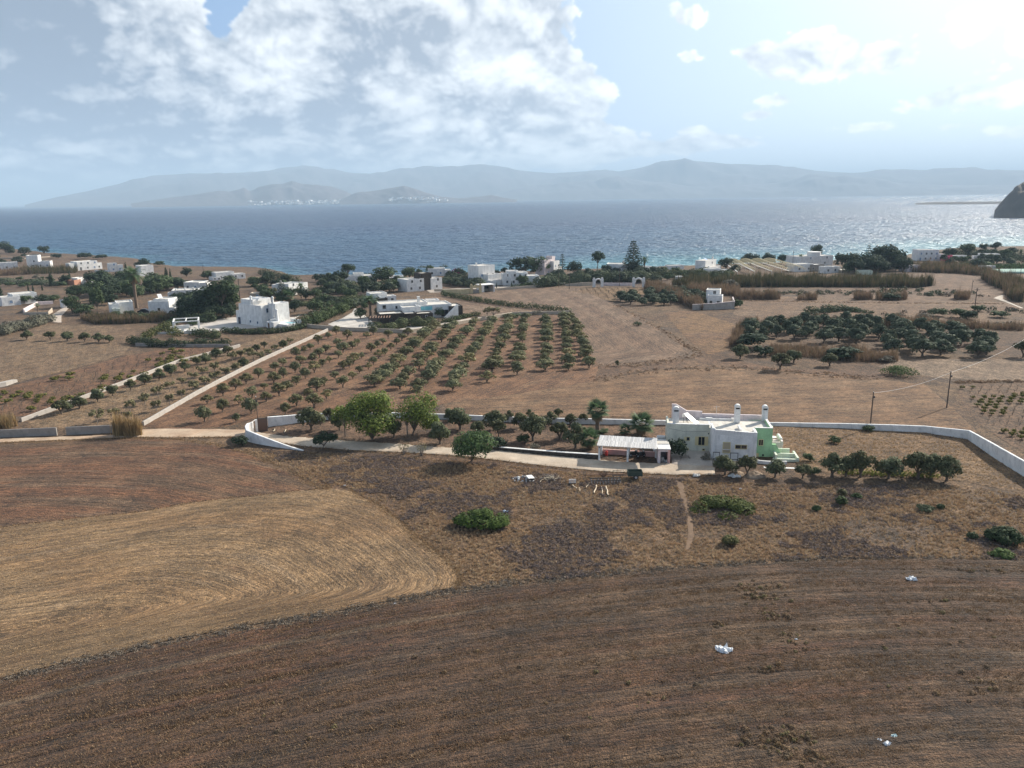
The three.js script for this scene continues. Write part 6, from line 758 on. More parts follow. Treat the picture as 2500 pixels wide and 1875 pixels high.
village('small white open garage by the pale far wall', [1176, 714], [1208, 712], [[0, .2, 17, 5, 0, M.white, 0], [.9, 1, 17, 5, 0, M.white, 0]], { name: 'garage', cat: 'garage', extra: (t, W, k) => { mesh('roof', bx(W + .4, .25, 5.4, W / 2, 17 * k, -2.5), M.white, t); mesh('back_wall', bx(W, 17 * k, .2, W / 2, 0, -4.8), M.dark, t); } });
village('pale tower house with a broken top near the sea', [1334, 672], [1366, 668], [[.1, .65, 36, 6, 2, M.palePink, 1], [.55, 1, 32, 7, 0, M.white, 2], [.78, 1.02, 42, 4, 3, M.palePink, 0], [1, 1.3, 16, 5, 1, M.white, 0]]);
village('white house with a tall chimney behind the thicket', [1480, 668], [1536, 668], [[0, .75, 22, 9, 2, M.white, 0], [.5, 1, 20, 8, 0, M.white, 1]], { chimney: [[.72, 4, 20, 9]] });
village('long low white house near the shore palm', [1565, 664], [1610, 662], [[0, 1, 9, 6, 0, M.white, 2], [.3, .7, 12, 4, 2, M.white, 0]]);
village('low white house among shore bushes', [1632, 658], [1670, 657], [[0, 1, 9, 6, 0, M.white, 1]]);
village('white house with blue solar panel left of the greenhouse', [1734, 664], [1760, 660], [[0, 1, 26, 6, 3, M.white, 1], [-.2, 1, 12, 5, 0, M.white, 1]], { chimney: [[.8, 4, 25, 7]], extra: (t, W, k) => mesh('solar_panel', new THREE.BoxGeometry(2.4, .1, 2).rotateX(.5).translate(W * .3, 26 * k + .8, -5), M.blue, t) });
village('white house in front of the greenhouse bushes', [1728, 673], [1760, 672], [[0, 1, 15, 6, 0, M.white, 1], [.9, 1.7, 12, 5, 0, M.white, 1]], { chimney: [[.15, 2, 15, 6]] });
village('long white house with a round water tank on its roof', [1965, 652], [2045, 648], [[0, 1, 22, 12, 4, M.white, 2]], { extra: (t, W, k) => mesh('water_tank', new THREE.CylinderGeometry(W * .16, W * .16, 10 * k, 20).translate(W * .55, 26 * k, -8), M.white, t) });
village('white house with dark veranda right of the greenhouse', [1940, 664], [2000, 662], [[0, .75, 17, 8, 0, M.white, 2], [.6, 1.2, 15, 7, 0, M.grey, 2, M.white]]);
village('small white cubes with a grey sloping roof right of the veranda house', [2012, 668], [2054, 666], [[0, .45, 15, 5, 0, M.white, 1], [.4, 1, 14, 6, 1, M.white, 1], [.9, 1.9, 7, 8, -2, M.tan, 0]]);
village('small green walled shed with a pale roof behind the reed belt', [2094, 671], [2130, 671], [[0, 1, 9, 5, 0, M.paleGreen, 0, M.roof]], { name: 'shed', cat: 'shed' });
village('white house half hidden by reeds right of the dark pines', [2190, 656], [2215, 655], [[0, 1, 14, 6, 0, M.white, 1]]); village('pale square building by the reeds right of the dark pines', [2214, 664], [2246, 663], [[0, 1, 14, 6, 0, M.palePink, 0]]);
village('large white block house at the right shore', [2240, 637], [2290, 637], [[0, 1, 23, 9, 0, M.white, 4], [.9, 1.3, 14, 6, 0, M.white, 1]]);
village('low white houses right of the pink flowers', [2325, 636], [2360, 636], [[0, 1, 10, 6, 0, M.white, 2]]); village('white bungalow with blue shutters at the far right', [2395, 636], [2440, 636], [[0, 1, 13, 8, 0, M.white, 3], [-.4, .1, 9, 5, 0, M.white, 1]]);
village('tiny white shelter beside the green nets', [2402, 658], [2430, 657], [[0, 1, 7, 4, 0, M.white, 1]], { name: 'shelter', cat: 'shelter' });
village('white hut with a ridged roof inside the grey walled yard', [1720, 748], [1762, 749], [[0, .8, 36, 5, 4, M.white, 1], [.15, 1, 26, 4, 0, M.white, 2]], { name: 'hut', cat: 'hut' });
wallLine('boundary_wall', 'grey rendered wall round the yard of the ridged hut', [[1690, 757, 1.9], [1740, 756, 2.1], [1792, 754, 2.6], [1788, 740, 2.2]], .3, M.concrete, { cap: M.palePink });
wallLine('boundary_wall', 'ochre wall with a grey garage door beside the gabled gate', [[1080, 718, 1.9], [1125, 718, 2.0], [1147, 717, 2.2]], .4, M.ochre);
// gates
function archGate(label, L, R, hpx, m, gable) {
  const { t, W, k } = house('arched_gate', label, 'gate', L, R); delete t.userData.W; const h = hpx * k, r = W * .3; for (const x of [W * .12, W * .88]) { mesh('pillar', bx(W * .22, h, .8, x, -.3, 0), m, t); mesh('finial', bx(W * .14, h * .14, .6, x, h - .3, 0), m, t); }
  if (gable) { const s = new THREE.Shape([[W * .2, h * .62], [W * .2, h * .78], [W * .5, h * 1.0], [W * .8, h * .78], [W * .8, h * .62]].map(([x, y]) => new THREE.Vector2(x, y))); mesh('gable', new THREE.ExtrudeGeometry(s, { depth: .6, bevelEnabled: false }).translate(0, 0, -.3), m, t); mesh('gate_leaf', bx(W * .54, h * .4, .1, W / 2, 0, -.1), M.grey, t); }
  else { mesh('arch', new THREE.TorusGeometry(r, W * .07, 8, 20, Math.PI).translate(W / 2, h * .52, 0), m, t); for (let i = 0; i < 7; i++) mesh('bar', bx(.07, h * .5, .07, W * .26 + i * W * .08, 0, 0), M.steel, t); }
  return t;
}
archGate('left white arched gate with a grey barred door', [1447, 701], [1473, 700], 21, M.white); archGate('right and taller white arched gate', [1543, 701], [1575, 701], 22, M.white); archGate('gabled ochre gate beside the clipped hedge', [1148, 717], [1176, 716], 22, M.ochre, true);
{ const a = G(1649, 700), t = thing('white_pillar_block', 'tall plain white block standing among the reeds', 'pillar', a, .1); const k = scaleAt(a); mesh('block', bx(16 * k, 26 * k, 1.6, 8 * k, -.4, 0), M.white, t); mesh('cap', bx(16 * k + .2, .2, 1.8, 8 * k, 26 * k - .4, 0), M.white, t); mesh('base', bx(16 * k + .3, .5, 1.9, 8 * k, -.4, 0), M.white, t); }
// greenhouses: arched frames with pale gutters
{
  for (let i = 0; i < 4; i++) { const a = G(1800 + i * 42, 672 - i * .6), b = G(1770 + i * 29, 654 - i * .7), L = Math.hypot(b[0] - a[0], b[2] - a[2]), t = thing('greenhouse_bay', `${['leftmost', 'second', 'third', 'rightmost'][i]} arched greenhouse bay with straw coloured frame`, 'greenhouse', a, Math.atan2(-(b[0] - a[0]), -(b[2] - a[2])), 'bays of the empty greenhouse'); const w = 42 * scaleAt(a) * .92; for (let k = 0; k < 14; k++) mesh('hoop', new THREE.TorusGeometry(w / 2, .09, 4, 12, Math.PI).scale(1, .62, 1).translate(w / 2, 1.7, -k * L / 13), mat(C(.62, .53, .33), .8), t); mesh('gutter', bx(.5, .2, L, 0, 1.7, -L / 2), M.white, t); for (let k = 0; k < 5; k++) mesh('post', bx(.14, 1.9, .14, 0, -.2, -k * L / 4.2), M.steel, t); for (let k = 0; k < 5; k++) mesh('purlin', bx(.09, .09, L, w / 2 + Math.cos((k + 1) / 6 * Math.PI) * w / 2, 1.7 + Math.sin((k + 1) / 6 * Math.PI) * w * .31, -L / 2), mat(C(.62, .53, .33), .8), t); mesh('end_net', new THREE.CircleGeometry(w / 2, 14, 0, Math.PI).scale(1, .62, 1).translate(w / 2, 1.7, -L), mat(C(.58, .5, .3), .9, { side: THREE.DoubleSide }), t); }
  const nets = G(2430, 668), t = thing('net_tunnel', 'pale green net tunnel at the far right', 'net tunnel', nets, -.1); for (let i = 0; i < 3; i++) mesh('net', new THREE.CylinderGeometry(2, 2, 46, 14, 1, false, 0, Math.PI).rotateZ(Math.PI / 2).scale(1, .55, 1).rotateX(0).translate(23, .3, -i * 5), mat(C(.28, .42, .34), .8), t);
}
// parked cars half seen
function car(px, py, turn, col, label, L = 4.2) { const p = G(px, py), t = thing('parked_car', label, 'car', p, turn); const s = new THREE.Shape([[-2.05, .35], [-2.0, .8], [-1.35, .92], [-.75, 1.42], [.75, 1.45], [1.45, .98], [2.05, .85], [2.1, .35]].map(([x, y]) => new THREE.Vector2(x, y))); mesh('body', new THREE.ExtrudeGeometry(s, { depth: 1.6, bevelEnabled: true, bevelSize: .06, bevelThickness: .06, bevelSegments: 2 }).translate(0, 0, -.8), mat(col, .3), t); for (const x of [-1.3, 1.3]) for (const z of [-.82, .82]) { const w = mesh('wheel', new THREE.TorusGeometry(.22, .1, 8, 16).translate(x, .32, z), M.dark, t); mesh('rim', new THREE.CylinderGeometry(.15, .15, .1, 12).rotateX(Math.PI / 2).translate(x, .32, z), M.steel, w); } for (const z of [-.88, .88]) mesh('side_window', bx(1.7, .38, .03, -.05, .98, z), M.glass, t); for (const z of [-.6, .6]) mesh('headlight', bx(.06, .14, .28, 2.12, .62, z), M.steel, t); mesh('windscreen', new THREE.BoxGeometry(.03, .62, 1.4).rotateZ(.98).translate(1.12, 1.23, 0), M.glass, t); }
car(1003, 710, .3, C(.07, .02, .02), 'dark red car parked left of the stone tower house'); car(352, 764, .1, C(.02, .02, .022), 'black car parked between the two arched left houses');
wallLine('boundary_wall', 'short thick pale wall end at the left edge of the tan field', [[-30, 950, .9], [10, 942, .9], [36, 933, .6]], 1.3, M.concrete);

// ---------------------------------------------------------------- poles and wires
const poleTops = [];
function pole(px, py, topPy, label, { r = .12, arm = 0, topPx = px } = {}) { const p = G(px, py), H = heightTo(p, topPx, topPy), t = thing('utility_pole', label, 'pole', p, 0, 'wooden utility poles'); mesh('post', limbs([[0, -.4, 0, 0, H, 0, r, r * .7]], 8), M.pole, t); if (arm) mesh('crossarm', bx(arm, .12, .12, 0, H - .5, 0), M.pole, t); for (const x of arm ? [-arm * .42, 0, arm * .42] : [0]) mesh('insulator', new THREE.CylinderGeometry(.05, .07, .16, 8).translate(x, arm ? H - .3 : H + .02, 0), M.white, t); mesh('bracket', bx(.28, .3, .16, .12, H - .95, .1), M.iron, t); poleTops.push([p[0], p[1] + H - .15, p[2]]); return p; }
pole(2124, 1046, 957, 'brown wooden pole rising from the white garden wall', { topPx: 2132 }); pole(2311, 996, 907, 'brown wooden pole at the corner of the right vineyard', { topPx: 2321 }); pole(629, 1022, 968, 'thin brown pole behind the gate', { r: .07, topPx: 625 });
pole(2380, 750, 703, 'utility pole with crossarms in the far right field', { arm: 1.6, r: .16, topPx: 2386 }); pole(2372, 713, 682, 'distant utility pole behind the one with crossarms'); pole(2162, 712, 678, 'distant pole in the far brown field above a dry reed clump', { topPx: 2163 }); pole(2259, 672, 640, 'distant pole at the edge of the far right reeds'); pole(2491, 672, 625, 'distant pole beside the green nets'); pole(1364, 702, 655, 'leaning thin pole near the pale far wall', { r: .12 }); pole(1390, 706, 668, 'bare pole where the far wall meets the vineyard', { r: .12, topPx: 1380 }); pole(1512, 699, 651, 'pole between the two arched gates'); pole(1935, 650, 612, 'tall thin pole by the shore right of the greenhouse'); pole(573, 729, 680, 'left of the twin poles behind the tall white villa', { r: .2 }); pole(586, 731, 678, 'right of the twin poles behind the tall white villa', { r: .2 }); pole(497, 667, 646, 'short pole on the bare left shore'); pole(956, 712, 672, 'pole left of the modern stone tower house'); pole(1174, 712, 675, 'pole beside the gabled ochre gate'); pole(1457, 657, 650, 'tiny pole by the shore thicket');
function wire(a, b, label, sag = .6) { const pts = [0, .25, .5, .75, 1].map((t) => new V3(mix(0, b[0] - a[0], t), mix(0, b[1] - a[1], t) - sag * 4 * t * (1 - t), mix(0, b[2] - a[2], t))), m = mesh('cable', new THREE.TubeGeometry(new THREE.CatmullRomCurve3(pts), 20, .02, 5), mat(C(.55, .53, .5), .6)); m.position.set(...a); tag(m, label, 'cable'); }
wire(poleTops[0], poleTops[1], 'slack pale cable between the two near poles'); { const p = G(2520, 968); wire(poleTops[1], [p[0] + 18, p[1] + 7, p[2] - 28], 'pale cable running on to the right edge from the vineyard pole', .8); }

// ---------------------------------------------------------------- hedges and trees among the houses
const HG1 = [.04, .055, .025], HG2 = [.095, .115, .05];
hedge('hedge', 'long clipped hedge curving along the far field to the stone villa', [[1082, 722], [1150, 735], [1240, 748], [1330, 757], [1386, 763]], 2.0, 2.0, 2600, HG1, HG2, { size: .26 });
hedge('hedge', 'tall dense hedge climbing beside the white villa drive', [[742, 798], [770, 790], [800, 777], [830, 764], [856, 751]], 3.6, 4.0, 3600, [.035, .052, .02], [.09, .12, .045], { size: .28 });
hedge('hedge', 'loose dark hedge in front of the tall white villa', [[552, 812], [600, 815], [650, 815], [700, 810], [745, 800]], 1.6, 2.2, 2200, HG1, [.08, .1, .05], { size: .24 });
hedge('hedge', 'dark hedge round the lower garden with the white pergola', [[325, 838], [370, 845], [440, 846], [520, 845], [555, 843]], 2.0, 2.6, 2600, [.03, .045, .025], [.075, .09, .045], { size: .24 });
hedge('shrub_bed', 'mixed green and yellow shrubs beside the white pergola', [[350, 830], [380, 815], [400, 800], [430, 822]], 2.0, 3.0, 1200, HG1, [.14, .14, .04], { cat: 'shrubs', size: .24 });
hedge('shrub_bed', 'dark shrubs right of the white pergola', [[470, 818], [500, 822], [530, 826]], 2.2, 2.6, 900, HG1, HG2, { cat: 'shrubs', size: .24 });
hedge('hedge', 'rounded grey green hedge in front of the stone villa', [[1005, 797], [1030, 796], [1055, 793]], 2.6, 3.0, 1600, [.06, .075, .035], [.14, .15, .075], { size: .22 });
hedge('hedge', 'sprawling hedge under the slatted pergola', [[915, 806], [950, 808], [985, 798]], 2.6, 3.2, 1600, [.05, .065, .03], [.12, .135, .06], { size: .22 });
hedge('hedge', 'row of round shrubs at the right end of the stone villa', [[1078, 789], [1100, 786], [1120, 780], [1145, 774], [1165, 771]], 1.5, 2.2, 1400, [.03, .045, .02], [.085, .105, .04], { size: .2 });
hedge('hedge', 'low green hedge inside the pale far wall', [[1252, 703], [1300, 702], [1350, 699], [1400, 694]], 1.6, 2.4, 1000, HG1, HG2, { size: .3 });
hedge('thicket', 'dense olive thicket behind the arched gates', [[1400, 694], [1440, 690], [1500, 690], [1560, 688]], 4.6, 9, 3000, OB1, [.1, .12, .06], { cat: 'thicket', size: .42, loose: .4 });
hedge('thicket', 'green thicket between the shore houses and the reed belt', [[1560, 676], [1620, 675], [1680, 676], [1740, 680], [1800, 684]], 3.6, 8, 2600, [.045, .06, .03], [.11, .12, .055], { cat: 'thicket', size: .42, loose: .45 });
hedge('thicket', 'olive thicket right of the low white villa', [[1330, 700], [1350, 696], [1380, 692]], 4.2, 7, 1500, OB1, [.1, .12, .06], { cat: 'thicket', size: .4, loose: .4 });
hedge('thicket', 'dark garden thicket below the arched left houses', [[440, 775], [470, 785], [500, 788], [525, 780]], 3.0, 4, 1500, D1, [.07, .09, .04], { cat: 'thicket', size: .3, loose: .4 });
hedge('thicket', 'brown and green shrubs along the left shore', [[640, 668], [680, 678], [720, 690]], 2.6, 6, 1200, [.06, .065, .04], [.14, .13, .08], { cat: 'thicket', size: .4, loose: .5 });
hedge('thicket', 'grey green scrub patch on the far left field', [[0, 690], [50, 692], [100, 694], [140, 696]], 2.2, 9, 1900, [.05, .065, .04], [.12, .13, .08], { cat: 'thicket', size: .4, loose: .6 });
hedge('thicket', 'grey bushes at the left edge above the umbrella shaped trees', [[0, 818], [40, 808], [80, 796], [108, 786]], 2.6, 5, 1900, [.1, .1, .075], [.18, .17, .12], { cat: 'thicket', size: .3, loose: .5 });
hedge('thicket', 'shrubby gardens between the two stone villas', [[740, 745], [800, 742], [850, 740], [900, 738]], 2.6, 7, 2000, [.05, .06, .03], [.13, .14, .06], { cat: 'thicket', size: .32, loose: .5 });
hedge('thicket', 'olive garden right of the stone tower house', [[1085, 690], [1110, 692], [1140, 696], [1165, 700]], 3, 8, 1800, OB1, [.12, .14, .08], { cat: 'thicket', size: .36, loose: .5 });
hedge('thicket', 'tree garden on the slope left of the modern tower house', [[800, 712], [850, 712], [900, 708], [950, 704], [985, 702]], 4.0, 8, 3000, [.04, .05, .028], [.1, .115, .055], { cat: 'thicket', size: .36, loose: .5 });
hedge('thicket', 'shore shrubs behind the white villas', [[985, 668], [1030, 664], [1100, 662], [1160, 664]], 3.4, 6, 1500, [.05, .06, .03], [.12, .13, .06], { cat: 'thicket', size: .4, loose: .5 });
hedge('thicket', 'grey green shore scrub at the far right', [[2280, 634], [2330, 626], [2390, 622], [2460, 630], [2520, 640]], 4, 12, 2200, [.05, .065, .035], [.12, .13, .075], { cat: 'thicket', size: .55, loose: .6 });
hedge('thicket', 'green crops and bushes below the far right bungalows', [[2330, 650], [2400, 652], [2480, 656], [2540, 660]], 2.4, 12, 1800, [.05, .075, .03], [.11, .15, .06], { cat: 'thicket', size: .5, loose: .5 });
hedge('thicket', 'dark shrubs on the far brown fields right of the hut', [[1985, 764], [2020, 762], [2060, 758], [2110, 763]], 1.8, 4, 900, [.045, .06, .035], [.1, .12, .06], { cat: 'thicket', size: .3, loose: .6 });
hedge('bougainvillea', 'magenta flowering shrub beside the large white block house', [[2296, 636], [2310, 638], [2318, 640]], 4, 4, 500, [.45, .05, .13], [.55, .09, .2], { cat: 'shrub', size: .4 });
hedge('bougainvillea', 'small dark red flowering shrub near the sea behind the tower house', [[1112, 668], [1122, 669]], 3, 4, 240, [.2, .02, .08], [.3, .04, .12], { cat: 'shrub', size: .4 });
const T = (list) => list.forEach(([pr, x, y, h, label, cat, wide = 1, group]) => plant(pr, x, y, h, label, cat, group, { wide }));
T([
  [umbrellas[0], 850, 684, 38, 'large dark umbrella pine by the shore left of the white villa', 'tree', 1.15], [treesGreen[0], 938, 692, 40, 'biggest round green tree among the shore villas', 'tree', 1.6], [bushesDark[0], 778, 688, 20, 'round dark bush alone on the shore', 'bush', 1.2], [treesDark[0], 830, 700, 38, 'dark pine left of the shore villa', 'tree', 1.3], [treesGreen[1], 1000, 680, 28, 'green tree left of the modern tower house', 'tree', 1.3], [treesGreen[2], 1050, 672, 24, 'grey green tree behind the modern tower house', 'tree', .9], [cypress, 887, 716, 36, 'dark cypress in front of the shore villa', 'cypress', 1.1], [cypress, 899, 728, 18, 'small cypress below the tall one', 'cypress'],
  [treesDark[1], 1275, 668, 44, 'dark layered pine left of the pale tower house', 'tree', 1.6], [treesGreen[1], 1315, 670, 44, 'green pine touching the pale tower house', 'tree', 1.3], [norfolkThin, 1373, 672, 52, 'thin sparse norfolk pine beside the pale tower house', 'tree'], [treesDark[2], 1402, 672, 34, 'dark round tree with dry brown patches by the shore', 'tree', 1.1], [umbrellas[1], 1459, 664, 48, 'lone umbrella pine standing against the sea', 'tree', .9], [norfolk, 1545, 668, 78, 'tall norfolk pine standing against the sea', 'tree', 1.4], [treesDark[3], 1545, 668, 30, 'dense dark tree at the foot of the tall norfolk pine', 'tree', 1.1], [farPalm, 1573, 668, 38, 'palm right of the tall norfolk pine', 'palm'], [treesDark[0], 1480, 668, 22, 'dark tree in front of the tall chimney house', 'tree', 1.2], [treesDark[1], 1505, 668, 16, 'low dark tree at the tall chimney house', 'tree', 1.4],
  [treesDark[1], 1772, 658, 30, 'dark pine beside the house with the blue solar panel', 'tree', 1.2], [bushesDark[1], 1795, 668, 20, 'round bush at the left end of the greenhouse', 'bush'], [treesDark[2], 1832, 646, 26, 'dark tree of the clump behind the greenhouse, left one', 'tree', 1.6], [treesDark[3], 1876, 644, 26, 'dark round tree of the clump behind the greenhouse, right one', 'tree', 1.2], [treesDark[0], 1910, 644, 22, 'wind-shaped dark tree by the beach right of the clump', 'tree', 1.1], [umbrellas[0], 1993, 640, 38, 'tall dark tree behind the house with the round tank', 'tree', .9], [farPalm, 1953, 650, 26, 'small palm by the tall thin shore pole', 'palm'],
  [treesDark[1], 2060, 656, 38, 'dark pine at the left of the big dark clump', 'tree', 1.2], [treesDark[2], 2090, 652, 30, 'small green pine in the big dark clump', 'tree', 1.1], [norfolkThin, 2118, 652, 50, 'norfolk pine rising from the big dark clump', 'tree', 1.0], [treesDark[3], 2115, 664, 44, 'dense dark pine at the middle of the big clump', 'tree', 1.4], [treesDark[0], 2165, 658, 54, 'broadest and highest pine of the big dark clump', 'tree', 1.4], [treesDark[1], 2140, 668, 36, 'low dark pine in front of the big clump', 'tree', 1.3], [treesGreen[0], 2070, 668, 24, 'green tree in front of the big dark clump', 'tree', 1.2], [treesDark[2], 2195, 662, 34, 'dark pine at the right end of the big clump', 'tree', 1.0],
  [treesDark[0], 2318, 630, 22, 'dark tree above the magenta shrub', 'tree', 1.3], [treesGreen[2], 2360, 626, 26, 'grey green shore tree left of the bungalows', 'tree', 1.4], [treesDark[1], 2400, 614, 18, 'small shore tree seen against the water, left one', 'tree'], [treesDark[2], 2430, 610, 16, 'flat shore tree seen against the water, right one', 'tree', 1.6], [treesGreen[0], 2455, 632, 20, 'tree right of the far right bungalow', 'tree', 1.2], [farPalm, 2490, 634, 20, 'palm at the extreme right shore', 'palm'],
  [treesDark[3], 15, 618, 24, 'dark tree at the extreme left shore', 'tree', 1.5], [treesDark[0], 60, 622, 16, 'low dark tree right of the extreme left one', 'tree', 1.6], [treesDark[1], 108, 620, 18, 'wind-bent tree alone on the left shore', 'tree', 1.3], [bushesDark[0], 208, 632, 14, 'dark shore bush on the left, first of two', 'bush', 1.6], [bushesDark[1], 248, 633, 10, 'flat dark shore bush on the left, second of two', 'bush', 2.4],
  [treesDark[2], 350, 660, 26, 'dark tree behind the white cube house', 'tree', 1.4], [bushes[0], 390, 650, 12, 'shore bush right of the dark tree behind the cube house', 'bush', 1.4], [cypress, 408, 690, 34, 'left of the two cypresses by the white cube house', 'cypress', 1.2], [cypress, 418, 690, 30, 'right and slimmer of the two cypresses by the white cube house', 'cypress', .9], [treesDark[3], 456, 676, 22, 'round dark tree on the bare left shore', 'tree', 1.1], [treesGreen[0], 508, 682, 20, 'bright green bush like tree on the left shore', 'tree', 1.6], [cypress, 310, 680, 34, 'dark cypress beside the small square house', 'cypress', 1.2], [cypress, 127, 700, 30, 'dark cypress on the far left field, tallest', 'cypress', 1.5], [cypress, 172, 694, 26, 'cypress next to a round tree on the far left field', 'cypress', 1.3], [treesDark[0], 160, 696, 22, 'round dark tree on the far left field', 'tree', 1.1], [cypress, 70, 712, 16, 'small cypress, first of three on the far left field', 'cypress'], [cypress, 82, 716, 18, 'small cypress, second of three on the far left field', 'cypress'], [cypress, 104, 710, 14, 'small cypress, third of three on the far left field', 'cypress', 1.2], [cypress, 2, 728, 28, 'fat cypress cut by the left edge', 'cypress', 1.6],
  [treesDark[1], 235, 698, 34, 'dark pine in the left village thicket, upper', 'tree', 1.4], [treesDark[2], 265, 718, 40, 'dark pine in the left village thicket, middle', 'tree', 1.5], [treesDark[3], 300, 700, 34, 'dark pine above the tall bare palm', 'tree', 1.6], [treesGreen[1], 310, 722, 34, 'green pine left of the tall bare palm', 'tree', 1.6], [treesGreen[2], 390, 712, 36, 'green pine above the long low white house', 'tree', 1.8], [treesGreen[0], 430, 706, 26, 'bright green tree left of the blue window house', 'tree', 1.5], [umbrellas[1], 195, 748, 44, 'broad umbrella pine by the far left entrance lane', 'tree', 1.4], [treesGreen[0], 178, 766, 40, 'green tree at the far left entrance lane', 'tree', .9], [treesGreen[1], 238, 756, 50, 'thin yellowish tree left of the white cottage', 'tree', .6], [treesDark[0], 260, 738, 36, 'dark pine behind the white cottage', 'tree', 1.3], [farPalm, 334, 752, 84, 'tall palm with a thick hanging skirt in the left village', 'palm', 1.1], [bushes[1], 205, 768, 22, 'bush right of the far left lane', 'bush', 1.5], [treesGreen[2], 60, 742, 18, 'dark tree in front of the long low left house', 'tree', 1.8], [treesDark[2], 105, 742, 20, 'dark tree right of the long low left house', 'tree', 1.4], [treesGreen[0], 130, 738, 16, 'low green tree above the far left lane', 'tree', 2], [farPalm, 93, 762, 18, 'low palm in the walled bed by the far left lane', 'palm', 1.4],
  [umbrellas[0], 545, 774, 82, 'tall dark pine left of the tall white villa', 'tree', 1.1], [treesDark[3], 500, 770, 66, 'broad dark pine of the clump left of the tall white villa', 'tree', 1.4], [treesGreen[2], 566, 770, 56, 'brownish pine touching the tall white villa', 'tree', .8], [treesDark[1], 475, 756, 44, 'dark pine between the long low house and the clump', 'tree', 1.4], [treesGreen[1], 460, 760, 36, 'green pine in front of the long low house', 'tree', 1.2], [umbrellas[1], 530, 735, 34, 'dark pine right of the blue window house', 'tree', 1.4], [treesGreen[0], 560, 700, 26, 'tree behind the tall white villa by the white seaside house', 'tree', 1.3], [treesGreen[1], 620, 700, 24, 'green tree right of the white seaside house', 'tree', 1.4], [treesDark[0], 655, 690, 26, 'dark tree at the end of the white seaside house', 'tree', 1.2], [treesGreen[2], 645, 726, 26, 'dark green tree by the small tan hut', 'tree', 1.1], [norfolk, 690, 738, 54, 'norfolk pine behind the tall white villa', 'tree', 1.2], [saplings[0], 669, 726, 24, 'small forked tree left of the norfolk pine', 'tree'], [farPalm, 736, 728, 34, 'palm in front of the house with square blocks', 'palm', 1.2], [lowPalm, 704, 738, 24, 'palm right of the norfolk pine', 'palm'], [treesGreen[0], 770, 730, 24, 'tree right of the house with square blocks', 'tree', 1.4], [treesDark[2], 720, 762, 30, 'dark tree right of the tall white villa', 'tree', 1.4], [treesGreen[1], 772, 765, 34, 'green tree above the climbing hedge', 'tree', 1.2], [treesGreen[2], 855, 736, 30, 'yellowish green tree above the white drive', 'tree', 1.2], [farPalm, 905, 775, 50, 'feathery palm left of the stone villa', 'palm', 1.6], [treesGreen[0], 880, 778, 26, 'shrub tree beside the palm at the stone villa', 'tree', 1.2], [treesDark[0], 925, 772, 22, 'dark shrub tree at the corner of the stone villa', 'tree', 1.2],
  [treesGreen[1], 1072, 775, 26, 'dark round shrub tree against the stone villa', 'tree', 1.1], [treesGreen[2], 1275, 699, 26, 'bushy green tree before the low white villa', 'tree', 1.3], [cypress, 1249, 702, 16, 'tiny cypress at the low white villa', 'cypress'], [cypress, 1212, 704, 14, 'tiny cypress beside the open garage', 'cypress'], [bushes[2], 1285, 700, 14, 'round bush at the white villa wall', 'bush', 1.6], [saplings[1], 1205, 778, 30, 'young fruit tree on the bare earth, first of two', 'tree', 1.2, 'young trees on the bare earth'], [saplings[2], 1190, 772, 20, 'young fruit tree on the bare earth, second of two', 'tree', 1.2, 'young trees on the bare earth'], [bushes[0], 1250, 775, 10, 'row of low leafy crops on the bare earth', 'bush', 3.5], [bushesGrey[1], 1310, 768, 10, 'heap of cut brush on the bare earth', 'bush', 2], [treesGreen[0], 1725, 744, 16, 'round tree in the yard of the ridged hut', 'tree', 1.6], [bushes[1], 1800, 752, 20, 'green shrub at the corner of the grey yard wall', 'bush', 1], [bushesGrey[0], 1780, 705, 22, 'grey bare shrub before the reed belt', 'bush', 1.3], [bushesDark[0], 2175, 732, 16, 'dark shrub on the far brown field among dry reeds', 'bush', 2.2],
  [bushes[0], 2290, 772, 18, 'green bush on the far right field, leftmost', 'bush', 1.6], [bushes[1], 2345, 776, 20, 'green bush on the far right field, second', 'bush', 1.6], [bushesDark[1], 2370, 780, 18, 'dark bush on the far right field, third', 'bush', 1.4], [bushes[2], 2388, 760, 16, 'round bush near the crossarm pole', 'bush', 1.4], [bushes[0], 2440, 775, 14, 'low bush on the far right field, rightmost', 'bush', 2], [bushesGrey[1], 2260, 778, 12, 'grey dry bush on the far right field', 'bush', 2], [olivesDark[1], 2498, 872, 34, 'olive tree cut by the right edge below the grove', 'olive tree', 1.2], [bushesDark[1], 1840, 850, 34, 'dark thicket bush at the left corner of the big grove', 'bush', 1.8], [bushesDark[0], 1860, 868, 24, 'dark bush below the left corner of the big grove', 'bush', 1.6], [bushesDark[1], 2060, 876, 26, 'wide dark bush in the reed fringe of the grove', 'bush', 2.2], [bushesGrey[0], 2165, 884, 14, 'grey bush at the end of the reed fringe', 'bush', 2],
]);

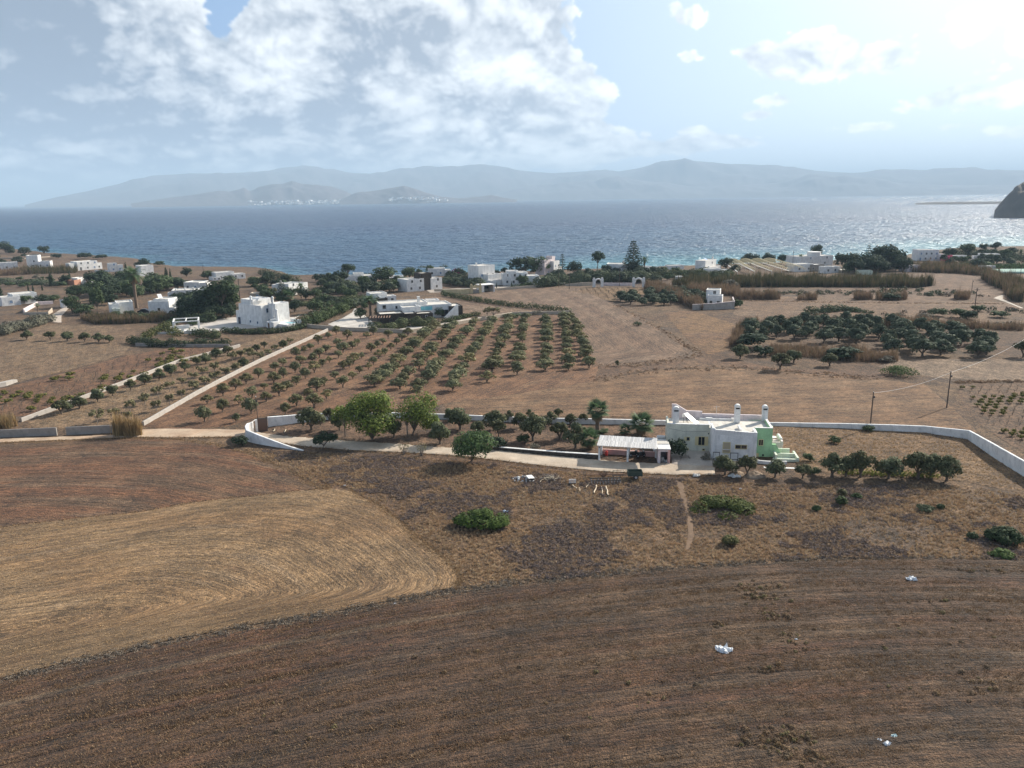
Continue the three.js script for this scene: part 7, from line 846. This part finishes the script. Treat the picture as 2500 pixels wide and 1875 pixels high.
// garden trees that fill the gaps between the houses
function grove(label, group, list, n, protos, h0, h1, gap, cat = 'tree') { const pg = poly(list), done = []; for (const [x, z] of spread(pg, n * 14)) { if (done.length >= n || done.some(([a, b]) => Math.hypot(a - x, b - z) < gap)) continue; if (feet.some(([a, b, w, d]) => Math.hypot((a - x) / (w + 2.2), (b - z) / (d + 2.2)) < 1)) continue; done.push([x, z]); stand(pick(protos), [x, ground(x, z), z], rr(h0, h1), label, cat, group, { wide: rr(1, 1.5), name: cat === 'bush' ? 'garden_bush' : 'garden_tree' }); } }
feet.push([...(() => { const a = G(640, 785); return [a[0] + 2, a[2] - 4]; })(), 13, 8], [...(() => { const a = G(1030, 770); return [a[0], a[2] - 6]; })(), 17, 11]);
const GD = treesDark, GG = treesGreen;
grove('dark pine or garden tree among the left village houses', 'dark trees of the left village', [[215, 690], [330, 690], [345, 735], [250, 750], [200, 725]], 26, GD.concat(GG[0]), 4, 7.5, 4.5); grove('green garden tree between the white cube and the long low house', 'green trees of the left village', [[350, 690], [445, 690], [450, 712], [405, 716], [350, 725]], 16, GG.concat(GD[1]), 3.5, 6.5, 4.5); grove('dark pine of the clump left of the tall white villa', 'pine clump left of the tall white villa', [[430, 745], [560, 742], [566, 782], [450, 785]], 18, GD, 4.5, 8, 4); grove('garden shrub below the white cottage', 'shrubs below the white cottage', [[190, 768], [270, 770], [440, 774], [520, 800], [420, 798], [330, 780], [200, 782]], 26, bushes.concat(bushesDark), 1.4, 2.6, 2.6, 'bush'); grove('garden tree behind the tall white villa', 'trees behind the tall white villa', [[600, 690], [720, 695], [780, 735], [720, 745], [650, 738]], 18, GG.concat(GD), 3, 5.5, 4.5);
grove('garden tree on the slope left of the modern tower house', 'garden trees left of the modern tower house', [[780, 688], [1000, 690], [990, 715], [860, 722], [790, 728]], 34, GG.concat(GD, olivesFar), 3, 6, 4.5); grove('garden tree or shrub between the drive and the village lane', 'garden trees above the white drive', [[760, 738], [905, 732], [900, 762], [850, 756], [770, 765]], 20, GG.concat(bushes, olivesFar), 2, 4.5, 4); grove('olive tree of the garden right of the modern tower house', 'olives right of the modern tower house', [[1085, 676], [1180, 682], [1175, 705], [1090, 702]], 22, olivesFar, 3, 4.5, 4.5, 'olive tree'); grove('olive or pine of the thicket behind the arched gates', 'trees behind the arched gates', [[1335, 678], [1600, 672], [1605, 694], [1400, 692], [1340, 697]], 46, olivesFar.concat(GD[0]), 3.4, 5.5, 4.5);
grove('shrub or tree between the shore houses and the reed belt', 'trees above the reed belt', [[1600, 660], [1780, 672], [1790, 686], [1620, 690]], 26, olivesFar.concat(bushes, GG[1]), 2.2, 4, 4.5); grove('dark pine of the big clump right of the round tank house', 'big dark pine clump', [[2045, 655], [2205, 650], [2210, 670], [2060, 670]], 14, GD, 5, 9, 5); grove('grey green tree of the far right shore', 'trees of the far right shore', [[2290, 628], [2480, 622], [2520, 655], [2320, 656]], 30, olivesFar.concat(GG[2]), 3, 6, 6); grove('dark bush on the far left shore', 'bushes of the far left shore', [[-20, 616], [130, 625], [190, 650], [-20, 652]], 16, bushesDark.concat(GD[0]), 2, 4.5, 6, 'bush'); grove('scrubby bush on the far left fields', 'bushes of the far left fields', [[-20, 678], [200, 680], [200, 706], [-20, 706]], 22, bushes.concat(bushesGrey), 1.6, 3, 5, 'bush'); grove('shore bush behind the white villas', 'bushes along the middle shore', [[720, 686], [1000, 672], [1180, 668], [1330, 664], [1330, 668], [1000, 680]], 20, bushesDark.concat(GG[0]), 2, 4, 5, 'bush');
renderer.render(scene, camera);
